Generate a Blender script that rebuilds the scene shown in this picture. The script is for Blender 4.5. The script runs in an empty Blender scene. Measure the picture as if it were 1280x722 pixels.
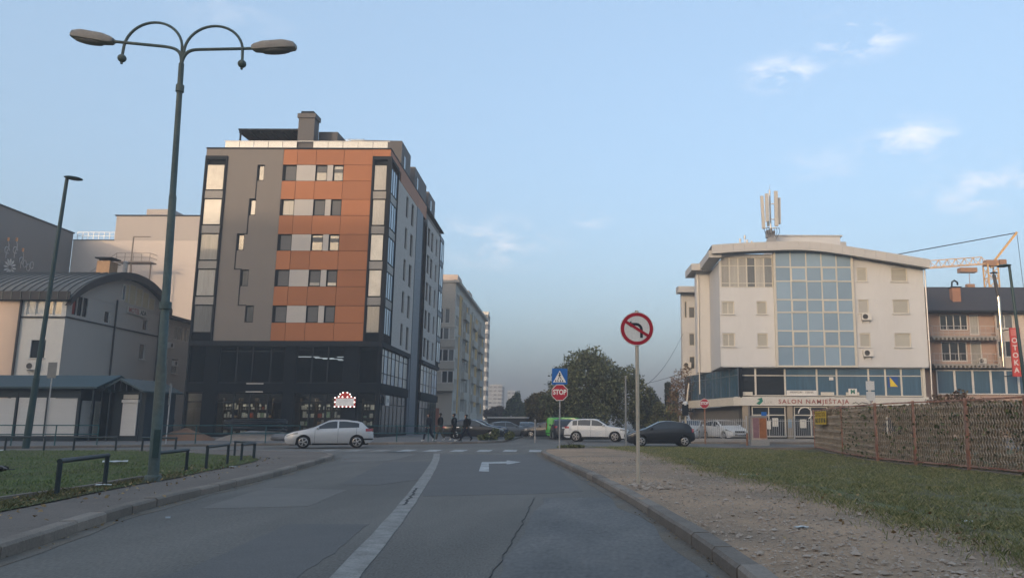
import bpy, bmesh, math, random
import numpy as np
from mathutils import Matrix, Vector, noise as mnoise

random.seed(7); rng = np.random.default_rng(7)
scene = bpy.context.scene
col = scene.collection
R = math.radians

# ------------------------------------------------------------------ camera
cam_data = bpy.data.cameras.new('camera'); cam = bpy.data.objects.new('camera', cam_data); col.objects.link(cam)
cam_data.sensor_width = 36.0; cam_data.lens = 28.125; cam_data.shift_x = -0.09375
cam_data.clip_start = 0.1; cam_data.clip_end = 6000
_p, _r = R(9.54), R(0.2)
_f = Vector((0, math.cos(_p), math.sin(_p))); _u = Vector((0, -math.sin(_p), math.cos(_p))); _x = Vector((1, 0, 0))
_rt = _x * math.cos(_r) + _u * math.sin(_r); _up = _u * math.cos(_r) - _x * math.sin(_r)
cam.matrix_world = Matrix(((_rt.x, _up.x, -_f.x, 0), (_rt.y, _up.y, -_f.y, 0), (_rt.z, _up.z, -_f.z, 1.3), (0, 0, 0, 1)))
scene.camera = cam

# ------------------------------------------------------------------ sky, sun, exposure
SUN_EL, SUN_AZ = R(9.5), R(208.0)
sun_dir = Vector((math.sin(SUN_AZ) * math.cos(SUN_EL), math.cos(SUN_AZ) * math.cos(SUN_EL), math.sin(SUN_EL)))
world = bpy.data.worlds.new('World'); scene.world = world; world.use_nodes = True
wn = world.node_tree; wn.nodes.clear()
w_out = wn.nodes.new('ShaderNodeOutputWorld'); w_bg = wn.nodes.new('ShaderNodeBackground'); w_bg.inputs[1].default_value = 0.13
sky = wn.nodes.new('ShaderNodeTexSky'); sky.sky_type = 'NISHITA'; sky.sun_disc = False
sky.sun_elevation = SUN_EL; sky.sun_rotation = SUN_AZ; sky.altitude = 500; sky.air_density = 1.0; sky.dust_density = 8.0; sky.ozone_density = 2.2
# thin clouds: noise over the direction, gathered in a few drifts
tc = wn.nodes.new('ShaderNodeTexCoord')
mp = wn.nodes.new('ShaderNodeMapping'); mp.inputs['Scale'].default_value = (7.0, 7.0, 17.0)
wn.links.new(tc.outputs['Generated'], mp.inputs[0])
nz = wn.nodes.new('ShaderNodeTexNoise'); nz.inputs['Scale'].default_value = 2.6; nz.inputs['Detail'].default_value = 9; nz.inputs['Roughness'].default_value = 0.62; nz.inputs['Distortion'].default_value = 0.35
wn.links.new(mp.outputs[0], nz.inputs[0])
rp = wn.nodes.new('ShaderNodeValToRGB'); rp.color_ramp.elements[0].position = 0.46; rp.color_ramp.elements[1].position = 0.68
wn.links.new(nz.outputs[0], rp.inputs[0])
def wmath(op, a, b):
    n = wn.nodes.new('ShaderNodeMath'); n.operation = op
    for i, v in enumerate((a, b)):
        if isinstance(v, (int, float)): n.inputs[i].default_value = v
        else: wn.links.new(v, n.inputs[i])
    return n.outputs[0]
CLOUDS = [((0.285, 0.860, 0.440), 0.055, 1.0), ((0.205, 0.883, 0.405), 0.045, 0.95), ((0.345, 0.872, 0.320), 0.055, 0.8), ((0.430, 0.86, 0.262), 0.075, 0.6),
          ((-0.02, 0.963, 0.250), 0.025, 0.7), ((-0.14, 0.965, 0.22), 0.07, 0.6), ((0.25, 0.9, 0.30), 0.05, 0.25), ((-0.40, 0.80, 0.43), 0.06, 0.18), ((-0.6, -0.6, 0.4), 0.25, 0.5), ((0.8, 0.1, 0.4), 0.2, 0.5), ((-0.8, 0.2, 0.35), 0.18, 0.4)]
acc = None
for d, rad, amt in CLOUDS:
    v = wn.nodes.new('ShaderNodeVectorMath'); v.operation = 'SUBTRACT'; v.inputs[1].default_value = Vector(d).normalized(); wn.links.new(tc.outputs['Generated'], v.inputs[0])
    sc_ = wn.nodes.new('ShaderNodeVectorMath'); sc_.operation = 'MULTIPLY'; sc_.inputs[1].default_value = (1, 1, 2.4); wn.links.new(v.outputs[0], sc_.inputs[0])
    l = wn.nodes.new('ShaderNodeVectorMath'); l.operation = 'LENGTH'; wn.links.new(sc_.outputs[0], l.inputs[0])
    m = wn.nodes.new('ShaderNodeMapRange'); m.interpolation_type = 'SMOOTHSTEP'
    m.inputs[1].default_value = 0; m.inputs[2].default_value = rad * 1.5; m.inputs[3].default_value = amt; m.inputs[4].default_value = 0
    wn.links.new(l.outputs['Value'], m.inputs[0])
    acc = m.outputs[0] if acc is None else wmath('MAXIMUM', acc, m.outputs[0])
cl = wmath('MULTIPLY', acc, rp.outputs[0])
mx = wn.nodes.new('ShaderNodeMix'); mx.data_type = 'RGBA'
wn.links.new(cl, mx.inputs[0]); mx.inputs[7].default_value = (1.95, 1.92, 2.0, 1)
# high thin evening veil softens the blue
tint = wn.nodes.new('ShaderNodeMix'); tint.data_type = 'RGBA'; tint.blend_type = 'MULTIPLY'; tint.inputs[0].default_value = 1.0; tint.inputs[7].default_value = (1.10, 1.0, 0.93, 1)
veil = wn.nodes.new('ShaderNodeMix'); veil.data_type = 'RGBA'; veil.inputs[0].default_value = 0.60; veil.inputs[7].default_value = (0.64, 0.90, 1.18, 1)
wn.links.new(sky.outputs[0], tint.inputs[6]); wn.links.new(tint.outputs[2], veil.inputs[6]); wn.links.new(veil.outputs[2], mx.inputs[6])
wn.links.new(mx.outputs[2], w_bg.inputs[0]); wn.links.new(w_bg.outputs[0], w_out.inputs[0])
CLOUD_MIX = mx

sun_data = bpy.data.lights.new('sun', 'SUN'); sun_data.energy = 0.36; sun_data.angle = R(1.0); sun_data.color = (1.0, 0.74, 0.50)
sun = bpy.data.objects.new('sun', sun_data); col.objects.link(sun); sun.rotation_euler = sun_dir.to_track_quat('Z', 'Y').to_euler(); sun.location = (0, 0, 60)
vs = scene.view_settings; vs.view_transform = 'Standard'; vs.look = 'None'; vs.gamma = 1.0; vs.exposure = 2.42; vs.use_curve_mapping = False
scene.render.engine = 'CYCLES'
cy = scene.cycles; cy.max_bounces = 6; cy.diffuse_bounces = 3; cy.glossy_bounces = 3; cy.transparent_max_bounces = 12; cy.transmission_bounces = 4; cy.volume_bounces = 1
cy.use_denoising = True

# ------------------------------------------------------------------ helpers
W = {}
MESH = {}
def place(o, parent=None, M=None):
    M = M if M is not None else Matrix()
    col.objects.link(o); W[o.name] = M
    if parent is not None:
        o.parent = parent; o.matrix_parent_inverse = W[parent.name].inverted()
    o.matrix_basis = M
    return o
def T(x, y, z=0.0, rz=0.0, rx=0.0, ry=0.0):
    return Matrix.Translation((x, y, z)) @ Matrix.Rotation(rz, 4, 'Z') @ Matrix.Rotation(ry, 4, 'Y') @ Matrix.Rotation(rx, 4, 'X')
def tag(o, label=None, cat=None, group=None, kind=None):
    if label: o['label'] = label
    if cat: o['category'] = cat
    if group: o['group'] = group
    if kind: o['kind'] = kind
    return o
def thing(name, label, cat, loc=(0, 0, 0), rz=0.0, group=None):
    o = bpy.data.objects.new(name, None); o.empty_display_size = 0.3
    place(o, None, T(*loc, rz)); return tag(o, label, cat, group)
def copy_tree(o, M=None, parent=None):
    c = o.copy(); col.objects.link(c)
    if parent is not None: c.parent = parent
    if M is not None: c.matrix_basis = M
    W[c.name] = M if M is not None else W.get(o.name, Matrix())
    for ch in o.children: copy_tree(ch, None, c)
    return c

class MB:
    def __init__(self): self.v = []; self.f = []; self.m = []; self.T = None
    def add(self, vs, fs, mi=0):
        b = len(self.v)
        if self.T is not None: vs = [tuple(self.T @ Vector(p)) for p in vs]
        self.v += [tuple(p) for p in vs]; self.f += [tuple(i + b for i in f) for f in fs]; self.m += [mi] * len(fs)
        return self
    def box(self, x0, x1, y0, y1, z0, z1, mi=0):
        return self.add([(x0, y0, z0), (x1, y0, z0), (x1, y1, z0), (x0, y1, z0), (x0, y0, z1), (x1, y0, z1), (x1, y1, z1), (x0, y1, z1)],
                 [(0, 3, 2, 1), (4, 5, 6, 7), (0, 1, 5, 4), (1, 2, 6, 5), (2, 3, 7, 6), (3, 0, 4, 7)], mi)
    def quad(self, a, b, c, d, mi=0): return self.add([a, b, c, d], [(0, 1, 2, 3)], mi)
    def bar(self, a, b, w, h=None, mi=0):
        a, b = Vector(a), Vector(b); h = h or w; d = (b - a)
        if d.length < 1e-6: return self
        q = d.to_track_quat('Z', 'Y').to_matrix(); X, Y_ = q.col[0] * w / 2, q.col[1] * h / 2
        vs = [a - X - Y_, a + X - Y_, a + X + Y_, a - X + Y_, b - X - Y_, b + X - Y_, b + X + Y_, b - X + Y_]
        return self.add(vs, [(0, 3, 2, 1), (4, 5, 6, 7), (0, 1, 5, 4), (1, 2, 6, 5), (2, 3, 7, 6), (3, 0, 4, 7)], mi)
    def tube(self, path, r, n=8, mi=0, cap=True):
        P = [Vector(p) for p in path]; rs = r if isinstance(r, (list, tuple)) else [r] * len(P)
        vs = []; prev = None
        for i, p in enumerate(P):
            d = (P[min(i + 1, len(P) - 1)] - P[max(i - 1, 0)]).normalized()
            if prev is None:
                a = d.orthogonal().normalized()
            else:
                a = (prev - d * prev.dot(d)); a = a.normalized() if a.length > 1e-6 else d.orthogonal().normalized()
            prev = a; b = d.cross(a)
            for k in range(n):
                t = 2 * math.pi * k / n; vs.append(p + (a * math.cos(t) + b * math.sin(t)) * rs[i])
        fs = []
        for i in range(len(P) - 1):
            for k in range(n):
                k2 = (k + 1) % n; fs.append((i * n + k, i * n + k2, (i + 1) * n + k2, (i + 1) * n + k))
        if cap: fs.append(tuple(reversed(range(n)))); fs.append(tuple(range((len(P) - 1) * n, len(P) * n)))
        return self.add(vs, fs, mi)
    def lathe(self, prof, n=16, mi=0, axis='Z', off=(0, 0, 0), cap=True):
        vs = []
        for r_, z_ in prof:
            for k in range(n):
                t = 2 * math.pi * k / n; c, s = r_ * math.cos(t), r_ * math.sin(t)
                p = (c, s, z_) if axis == 'Z' else ((c, z_, s) if axis == 'Y' else (z_, c, s))
                vs.append((p[0] + off[0], p[1] + off[1], p[2] + off[2]))
        fs = []
        for i in range(len(prof) - 1):
            for k in range(n):
                k2 = (k + 1) % n; fs.append((i * n + k, i * n + k2, (i + 1) * n + k2, (i + 1) * n + k))
        if cap and prof[0][0] > 1e-4: fs.append(tuple(reversed(range(n))))
        if cap and prof[-1][0] > 1e-4: fs.append(tuple(range((len(prof) - 1) * n, len(prof) * n)))
        return self.add(vs, fs, mi)
    def prism(self, poly, a, b, plane='XZ', mi=0):
        n = len(poly)
        def P(p, q):
            return (p[0], q, p[1]) if plane == 'XZ' else ((q, p[0], p[1]) if plane == 'YZ' else (p[0], p[1], q))
        vs = [P(p, a) for p in poly] + [P(p, b) for p in poly]
        fs = [tuple(range(n)), tuple(reversed(range(n, 2 * n)))] + [((i + 1) % n, i, n + i, n + (i + 1) % n) for i in range(n)]
        return self.add(vs, fs, mi)
    def sphere(self, c, r, n=10, m=6, sc=(1, 1, 1), mi=0):
        prof = [(max(1e-5, r * math.sin(math.pi * i / m)), -r * math.cos(math.pi * i / m)) for i in range(m + 1)]
        old = self.T; M = Matrix.Translation(c) @ Matrix.Diagonal((*sc, 1)); self.T = (old @ M) if old is not None else M
        self.lathe(prof, n, mi); self.T = old; return self
    def mesh(self, name, mats, smooth=False, fix=True):
        me = bpy.data.meshes.new(name); me.from_pydata(self.v, [], self.f)
        for m in (mats if isinstance(mats, (list, tuple)) else [mats]): me.materials.append(m)
        if any(self.m): me.polygons.foreach_set('material_index', self.m)
        if fix:
            bm = bmesh.new(); bm.from_mesh(me); bmesh.ops.recalc_face_normals(bm, faces=bm.faces); bm.to_mesh(me); bm.free()
        if smooth:
            me.polygons.foreach_set('use_smooth', [True] * len(me.polygons))
            try: me.set_sharp_from_angle(angle=R(40))
            except Exception: pass
        me.update(); return me
    def build(self, name, mats, parent=None, M=None, smooth=False, fix=True):
        return place(bpy.data.objects.new(name, self.mesh(name, mats, smooth, fix)), parent, M)

def cobj(name, key, fn, mats, parent=None, M=None, smooth=False):
    """an object on cached mesh data"""
    k = (key, tuple(m.name for m in (mats if isinstance(mats, (list, tuple)) else [mats])))
    if k not in MESH:
        mb = MB(); fn(mb); MESH[k] = mb.mesh(name, mats, smooth)
    return place(bpy.data.objects.new(name, MESH[k]), parent, M)
def cbox(name, dx, dy, dz, m, parent=None, M=None):
    dx, dy, dz = round(dx, 3), round(dy, 3), round(dz, 3)
    return cobj(name, ('box', dx, dy, dz), lambda b: b.box(0, dx, 0, dy, 0, dz), m, parent, M)

class Frame:
    """a facade: u along it, y inwards, z up; outward is to the right of u"""
    def __init__(s, ox, oy, ang): s.M = T(ox, oy, 0, ang)
    def at(s, u, y, z): return s.M @ Matrix.Translation((u, y, z))
def fbox(name, fr, u0, u1, y0, y1, z0, z1, m, parent):
    return cbox(name, u1 - u0, y1 - y0, z1 - z0, m, parent, fr.at(u0, y0, z0))
def wall(name, fr, u0, u1, z0, z1, holes, m, parent, rev=0.2, y=0.0):
    """a wall sheet with real openings and their reveals"""
    us = sorted({u0, u1, *[h[0] for h in holes], *[h[1] for h in holes]}); zs = sorted({z0, z1, *[h[2] for h in holes], *[h[3] for h in holes]})
    b = MB()
    for i in range(len(us) - 1):
        for j in range(len(zs) - 1):
            cu, cz = (us[i] + us[i + 1]) / 2, (zs[j] + zs[j + 1]) / 2
            if cu < u0 or cu > u1 or cz < z0 or cz > z1: continue
            if any(h[0] < cu < h[1] and h[2] < cz < h[3] for h in holes): continue
            b.quad((us[i], y, zs[j]), (us[i + 1], y, zs[j]), (us[i + 1], y, zs[j + 1]), (us[i], y, zs[j + 1]))
    for a, c, d, e in holes:
        y1 = y + rev
        b.quad((a, y, d), (a, y1, d), (c, y1, d), (c, y, d)); b.quad((a, y, e), (c, y, e), (c, y1, e), (a, y1, e))
        b.quad((a, y, d), (a, y, e), (a, y1, e), (a, y1, d)); b.quad((c, y, d), (c, y1, d), (c, y1, e), (c, y, e))
    return b.build(name, m, parent, fr.M, fix=False)
def window(fr, u0, u1, z0, z1, parent, fm, pm, y=0.1, fw=0.06, nv=0, nh=None, name='window', sill=None):
    """frame (with nv mullions, transoms at fractions nh) > pane"""
    w, h = round(u1 - u0, 3), round(z1 - z0, 3); nh = nh or ()
    def fn(b):
        b.box(0, fw, 0, 0.07, 0, h); b.box(w - fw, w, 0, 0.07, 0, h); b.box(fw, w - fw, 0, 0.07, 0, fw); b.box(fw, w - fw, 0, 0.07, h - fw, h)
        for i in range(nv):
            x = w * (i + 1) / (nv + 1); b.box(x - fw / 2, x + fw / 2, 0.003, 0.066, fw, h - fw)
        for q in nh: b.box(fw, w - fw, 0.006, 0.063, h * q - fw / 2, h * q + fw / 2)
    o = cobj(name, ('win', w, h, nv, tuple(nh), fw), fn, fm, parent, fr.at(u0, y, z0))
    cbox('pane', w - fw * 1.6, 0.02, h - fw * 1.6, pm, o, fr.at(u0 + fw * 0.8, y + 0.03, z0 + fw * 0.8))
    if sill is not None: cbox('sill', w + 0.16, 0.16 + y, 0.05, sill, o, fr.at(u0 - 0.08, -0.12, z0 - 0.055))
    return o
def text_obj(s, size, m, parent, M, extrude=0.01, name='lettering', align='CENTER', sx=1.0, bold=0.0, fit=None):
    c = bpy.data.curves.new('lettering', 'FONT'); c.body = s; c.size = size; c.extrude = extrude; c.align_x = align; c.align_y = 'CENTER'; c.offset = bold; c.resolution_u = 3
    if fit: c.space_character = 1.25
    o = bpy.data.objects.new('tmp', c); col.objects.link(o)
    dg = bpy.context.evaluated_depsgraph_get(); me = bpy.data.meshes.new_from_object(o.evaluated_get(dg)); bpy.data.objects.remove(o); bpy.data.curves.remove(c)
    if fit: xs_ = [v.co.x for v in me.vertices]; sx = fit / (max(xs_) - min(xs_))
    me.transform(Matrix.Rotation(R(90), 4, 'X') @ Matrix.Diagonal((sx, 1, 1, 1))); me.materials.clear(); me.materials.append(m)
    return place(bpy.data.objects.new(name, me), parent, M)

# ------------------------------------------------------------------ materials
MATS = {}
def mat(name, c, rough=0.8, spec=0.3, metal=0.0, var=0.12, scale=1.5, fine=25.0, fvar=0.08, bump=0.0, stretch=(1, 1, 1), coat=0.0, emit=None, es=0.0, island=0.0, rnd=0.0, c2=None, alpha=None):
    if name in MATS: return MATS[name]
    m = bpy.data.materials.new(name); m.use_nodes = True; nt = m.node_tree; n = nt.nodes; L = nt.links
    b = n['Principled BSDF']; b.inputs['Roughness'].default_value = rough; b.inputs['Metallic'].default_value = metal; b.inputs['Specular IOR Level'].default_value = spec
    b.inputs['Coat Weight'].default_value = coat; b.inputs['Coat Roughness'].default_value = 0.04
    tcn = n.new('ShaderNodeTexCoord'); mpn = n.new('ShaderNodeMapping'); mpn.inputs['Scale'].default_value = stretch; L.new(tcn.outputs['Object'], mpn.inputs[0])
    if rnd:
        oi = n.new('ShaderNodeObjectInfo'); ad = n.new('ShaderNodeVectorMath'); ad.operation = 'SCALE'; ad.inputs[3].default_value = 37.0
        cmb = n.new('ShaderNodeCombineXYZ'); L.new(oi.outputs['Random'], cmb.inputs[0]); L.new(oi.outputs['Random'], cmb.inputs[1]); L.new(cmb.outputs[0], ad.inputs[0]); L.new(ad.outputs[0], mpn.inputs[1])
    n1 = n.new('ShaderNodeTexNoise'); n1.inputs['Scale'].default_value = scale; n1.inputs['Detail'].default_value = 9; n1.inputs['Roughness'].default_value = 0.68; L.new(mpn.outputs[0], n1.inputs[0])
    n2 = n.new('ShaderNodeTexNoise'); n2.inputs['Scale'].default_value = fine; n2.inputs['Detail'].default_value = 4; L.new(mpn.outputs[0], n2.inputs[0])
    def ma(op, a, bb):
        q = n.new('ShaderNodeMath'); q.operation = op
        for i, v in enumerate((a, bb)):
            if isinstance(v, (int, float)): q.inputs[i].default_value = v
            else: L.new(v, q.inputs[i])
        return q.outputs[0]
    k = ma('ADD', ma('MULTIPLY', ma('SUBTRACT', n1.outputs[0], 0.5), var * 4), ma('ADD', 1.0, ma('MULTIPLY', ma('SUBTRACT', n2.outputs[0], 0.5), fvar * 4)))
    if island:
        ge = n.new('ShaderNodeNewGeometry'); k = ma('MULTIPLY', k, ma('ADD', 1 - island, ma('MULTIPLY', ge.outputs['Random Per Island'], 2 * island)))
    if rnd: k = ma('MULTIPLY', k, ma('ADD', 1 - rnd, ma('MULTIPLY', oi.outputs['Random'], 2 * rnd)))
    base = None
    if c2 is not None:
        mm = n.new('ShaderNodeMix'); mm.data_type = 'RGBA'; mm.inputs[6].default_value = (*c, 1); mm.inputs[7].default_value = (*c2, 1)
        if island: L.new(ge.outputs['Random Per Island'], mm.inputs[0])
        else:
            rr = n.new('ShaderNodeValToRGB'); rr.color_ramp.elements[0].position = 0.42; rr.color_ramp.elements[1].position = 0.62; n3 = n.new('ShaderNodeTexNoise'); n3.inputs['Scale'].default_value = scale * 0.7; n3.inputs['Detail'].default_value = 6; L.new(mpn.outputs[0], n3.inputs[0]); L.new(n3.outputs[0], rr.inputs[0]); L.new(rr.outputs[0], mm.inputs[0])
        base = mm.outputs[2]
    vm = n.new('ShaderNodeVectorMath'); vm.operation = 'SCALE'
    if base is None: vm.inputs[0].default_value = c
    else: L.new(base, vm.inputs[0])
    L.new(k, vm.inputs[3]); L.new(vm.outputs[0], b.inputs['Base Color'])
    if bump:
        bu = n.new('ShaderNodeBump'); bu.inputs['Strength'].default_value = bump; bu.inputs['Distance'].default_value = 0.02; L.new(n2.outputs[0], bu.inputs['Height']); L.new(bu.outputs[0], b.inputs['Normal'])
    if emit: b.inputs['Emission Color'].default_value = (*emit, 1); b.inputs['Emission Strength'].default_value = es
    MATS[name] = m; return m
def glass_see(name, tint=(0.5, 0.55, 0.58)):
    m = bpy.data.materials.new(name); m.use_nodes = True; n = m.node_tree.nodes; L = m.node_tree.links; n.clear()
    o = n.new('ShaderNodeOutputMaterial'); t = n.new('ShaderNodeBsdfTransparent'); t.inputs[0].default_value = (*tint, 1)
    g = n.new('ShaderNodeBsdfGlossy'); g.inputs['Roughness'].default_value = 0.02; g.inputs[0].default_value = (0.9, 0.93, 0.95, 1)
    fr = n.new('ShaderNodeFresnel'); fr.inputs[0].default_value = 1.5; x = n.new('ShaderNodeMixShader')
    nb = n.new('ShaderNodeTexNoise'); nb.inputs['Scale'].default_value = 0.8; bu = n.new('ShaderNodeBump'); bu.inputs['Strength'].default_value = 0.04; L.new(nb.outputs[0], bu.inputs['Height']); L.new(bu.outputs[0], g.inputs['Normal'])
    L.new(fr.outputs[0], x.inputs[0]); L.new(t.outputs[0], x.inputs[1]); L.new(g.outputs[0], x.inputs[2]); L.new(x.outputs[0], o.inputs[0])
    MATS[name] = m; return m
def leafmat(name, c, c2, tr=0.25):
    m = mat(name, c, rough=0.6, spec=0.2, var=0.1, fvar=0.02, island=0.35, c2=c2)
    return m

asphalt = mat('asphalt', (0.158, 0.143, 0.124), rough=0.85, var=0.20, scale=0.7, fine=60, fvar=0.34, bump=0.6, stretch=(1, 0.22, 1), c2=(0.126, 0.115, 0.101))
asphalt_dark = mat('asphalt_patch', (0.128, 0.120, 0.112), rough=0.85, var=0.10, scale=0.8, fine=60, fvar=0.28, bump=0.35)
asphalt_pale = mat('asphalt_worn', (0.168, 0.154, 0.138), rough=0.88, var=0.12, scale=0.6, fine=60, fvar=0.16, bump=0.35)
pave_asph = mat('pavement_asphalt', (0.165, 0.135, 0.112), rough=0.9, var=0.2, scale=0.6, fine=50, fvar=0.25, bump=0.5)
paint = mat('road_paint', (0.42, 0.42, 0.41), rough=0.75, var=0.22, scale=3.0, fine=40, fvar=0.2, c2=(0.25, 0.25, 0.25))
paint_old = mat('road_paint_worn', (0.27, 0.255, 0.235), rough=0.8, var=0.2, scale=5, fine=45, fvar=0.25, c2=(0.205, 0.192, 0.175))
kerb_m = mat('kerb_concrete', (0.215, 0.178, 0.146), rough=0.9, var=0.16, scale=2, fine=30, fvar=0.15, bump=0.5, rnd=0.18)
concrete = mat('concrete', (0.30, 0.285, 0.265), rough=0.9, var=0.12, scale=1, fine=30, fvar=0.1, bump=0.3)
soil_grass = mat('lawn_ground', (0.085, 0.105, 0.035), rough=0.95, var=0.2, scale=0.7, fine=30, fvar=0.2, bump=0.8, c2=(0.090, 0.085, 0.036))
gravel_m = mat('gravel_earth', (0.39, 0.262, 0.168), rough=0.95, var=0.22, scale=0.45, fine=35, fvar=0.22, bump=1.0, c2=(0.25, 0.185, 0.13))
steel_green = mat('painted_green_steel', (0.030, 0.060, 0.062), rough=0.45, spec=0.4, var=0.12, scale=2, fine=30)
steel_dark = mat('painted_dark_steel', (0.022, 0.034, 0.040), rough=0.5, spec=0.4, var=0.15, scale=3, fine=30, rnd=0.1)
rail_green = mat('railing_paint', (0.020, 0.085, 0.090), rough=0.5, spec=0.4)
galv = mat('galvanised_steel', (0.42, 0.41, 0.40), rough=0.45, metal=0.6, var=0.15, scale=4, fine=40)
# ------------------------------------------------------------------ ground
from mathutils.geometry import tessellate_polygon
def smooth_poly(pts, it=2):
    P = [Vector((*p, 0)) for p in pts]
    for _ in range(it):
        Q = [P[0]]
        for a, b in zip(P[:-1], P[1:]): Q += [a * 0.75 + b * 0.25, a * 0.25 + b * 0.75]
        Q.append(P[-1]); P = Q
    return [(p.x, p.y) for p in P]
def resample(pts, step):
    out = [Vector(pts[0])]; 
    acc_ = 0.0
    for a, b in zip(pts[:-1], pts[1:]):
        a, b = Vector(a), Vector(b); L = (b - a).length; s = step - acc_
        while s <= L: out.append(a.lerp(b, s / L)); s += step
        acc_ = L - (s - step)
    return out
def sheet(name, pts, z, m, parent=None, thick=0.0, wob=0.0):
    bm = bmesh.new(); vs = [bm.verts.new((x, y, z)) for x, y in pts]
    for t in tessellate_polygon([[Vector((x, y, 0)) for x, y in pts]]):
        if len(set(t)) == 3: bm.faces.new([vs[i] for i in t])
    if thick:
        lo = [bm.verts.new((x, y, z - thick)) for x, y in pts]; n_ = len(vs)
        for i in range(n_): bm.faces.new((vs[i], vs[(i + 1) % n_], lo[(i + 1) % n_], lo[i]))
    bmesh.ops.recalc_face_normals(bm, faces=bm.faces)
    me = bpy.data.meshes.new(name); bm.to_mesh(me); bm.free(); me.materials.append(m)
    for p in me.polygons:
        if abs(p.normal.z) > 0.5 and p.normal.z < 0: p.flip()
    return place(bpy.data.objects.new(name, me), parent)
ground = tag(sheet('ground', [(-1500, -1500), (1500, -1500), (1500, 1500), (-1500, 1500)], -0.06, mat('far_ground', (0.075, 0.08, 0.065), rough=0.95, var=0.2, scale=0.05, fine=2)), kind='structure')
road = tag(sheet('road', [(-110, -60), (110, -60), (110, 420), (-110, 420)], 0.0, asphalt), kind='structure')
KL = smooth_poly([(-4.5, -14), (-4.7, -4), (-5.0, 3), (-5.75, 7.88), (-6.23, 9.43), (-6.75, 11.43), (-7.22, 13.9), (-7.61, 17.0), (-8.2, 20.6), (-9.3, 26.2), (-9.8, 29.0), (-10.5, 31.4), (-12.2, 33.4), (-15.2, 34.6), (-19, 35.0), (-30, 33.6), (-60, 27)], 2)
KR = smooth_poly([(1.35, -14), (1.3, 0), (1.2, 5), (1.15, 6.45), (1.06, 7.8), (0.86, 9.8), (0.51, 12.9), (-0.16, 17.9), (-1.17, 24.2), (-2.35, 31.5), (-2.85, 35), (-2.95, 37.4), (-2.3, 39.4), (-0.6, 40.6), (3, 41.2), (10, 41.8), (30, 42), (80, 42)], 2)
KF = smooth_poly([(-70, 18), (-45, 30), (-30, 38.4), (-24, 43.0), (-19.5, 46.6), (-15.4, 48.6), (-12, 50.0), (-9.0, 51.8), (-7.4, 54.4), (-7.0, 58), (-8, 75), (-11, 140)], 2)
KG = smooth_poly([(3.0, 140), (2.6, 80), (2.4, 62), (2.9, 57), (4.4, 54.6), (8, 54.0), (20, 53.6), (90, 53)], 2)
pave_l = tag(sheet('pavement_left', KL + [(-60, -14)], 0.13, pave_asph, None, 0.2), kind='structure')
pave_f = tag(sheet('pavement_far', KF + [(-90, 140), (-90, 18)], 0.13, mat('pavement_far_asphalt', (0.145, 0.138, 0.130), rough=0.9, var=0.12, scale=0.6, fine=40, fvar=0.1), None, 0.2), kind='structure')
pave_g = tag(sheet('pavement_right', KG + [(90, 140)], 0.13, pave_asph, None, 0.2), kind='structure')
def zr(x, y):
    t = min(1, max(0, (x - 2.5) / 5.5)); t = t * t * (3 - 2 * t)
    return 0.125 - 0.11 * t
def kerbs(pl, parent, lim, side, w=0.17, ztop=0.145):
    pts = resample([Vector(p) for p in pl], 1.0)
    for i, (a, b) in enumerate(zip(pts[:-1], pts[1:])):
        if not lim(a): continue
        d = b - a; ang = math.atan2(d.y, d.x); q = int(random.random() * 4)
        def fn(m_):
            L = 0.985; y0, y1 = (-0.03, w) if side > 0 else (-w, 0.03); fy = -0.025 if side > 0 else 0.025; hh = 0.003 * q
            out, inn = (y0, y1) if side > 0 else (y1, y0)
            m_.prism([(out, -0.1), (inn, -0.1), (inn, ztop - hh), (out - (-1 if side > 0 else 1) * 0.03, ztop - hh), (out, ztop - 0.03 - hh)], 0.008, L, 'YZ')
        cobj('kerb_stone', ('kerb', side, q, w), fn, kerb_m, parent, T(a.x, a.y, random.uniform(-0.004, 0.002), ang + random.uniform(-0.008, 0.008)))
kerbs(KL, pave_l, lambda p: p.y > 5 and p.x > -32, 1)
kerbs(KF, pave_f, lambda p: -45 < p.x and p.y < 62, 1)
kerbs(KG, pave_g, lambda p: p.y < 62 and p.x < 36, 1)
# right lot: earth and gravel falling slightly towards the fence
def lot_mesh():
    b = MB(); xs = np.concatenate([np.arange(-3.4, 14, 0.35), np.arange(14, 84, 6)]); ys = np.concatenate([np.arange(-14, 4, 1.5), np.arange(4, 44, 0.35)])
    kr = [(p[0], p[1]) for p in KR]
    def inside(x, y):
        xk = np.interp(y, [p[1] for p in kr if p[0] < 1.5 and p[1] < 37.5], [p[0] for p in kr if p[0] < 1.5 and p[1] < 37.5])
        return xk
    nx, ny = len(xs), len(ys); kxs = [p[0] for p in kr if p[1] > 36.5]; kys = [p[1] for p in kr if p[1] > 36.5]
    vs = []
    for y in ys:
        for x in xs:
            yl = np.interp(x, kxs, kys) if x > -2.95 else 37.4
            yy = min(y, yl); xx = max(x, float(inside(x, min(yy, 37.4)))); xx = max(xx, float(np.interp(yy, [37.4, 39.4, 40.6], [-2.95, -2.3, -0.6]))) if yy > 37.4 else xx
            vs.append((xx + 0.02, yy - 0.02, zr(xx, yy) + 0.02 * mnoise.noise((xx * 0.9, yy * 0.9, 0)) + 0.012 * mnoise.noise((xx * 3, yy * 3, 5))))
    b.add(vs, [(j * nx + i, j * nx + i + 1, (j + 1) * nx + i + 1, (j + 1) * nx + i) for j in range(ny - 1) for i in range(nx - 1)])
    return b
lot = tag(lot_mesh().build('gravel_ground', gravel_m, smooth=True, fix=False), kind='structure')
kerbs(KR, lot, lambda p: p.y > 4 and p.x < 20, -1)

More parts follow.
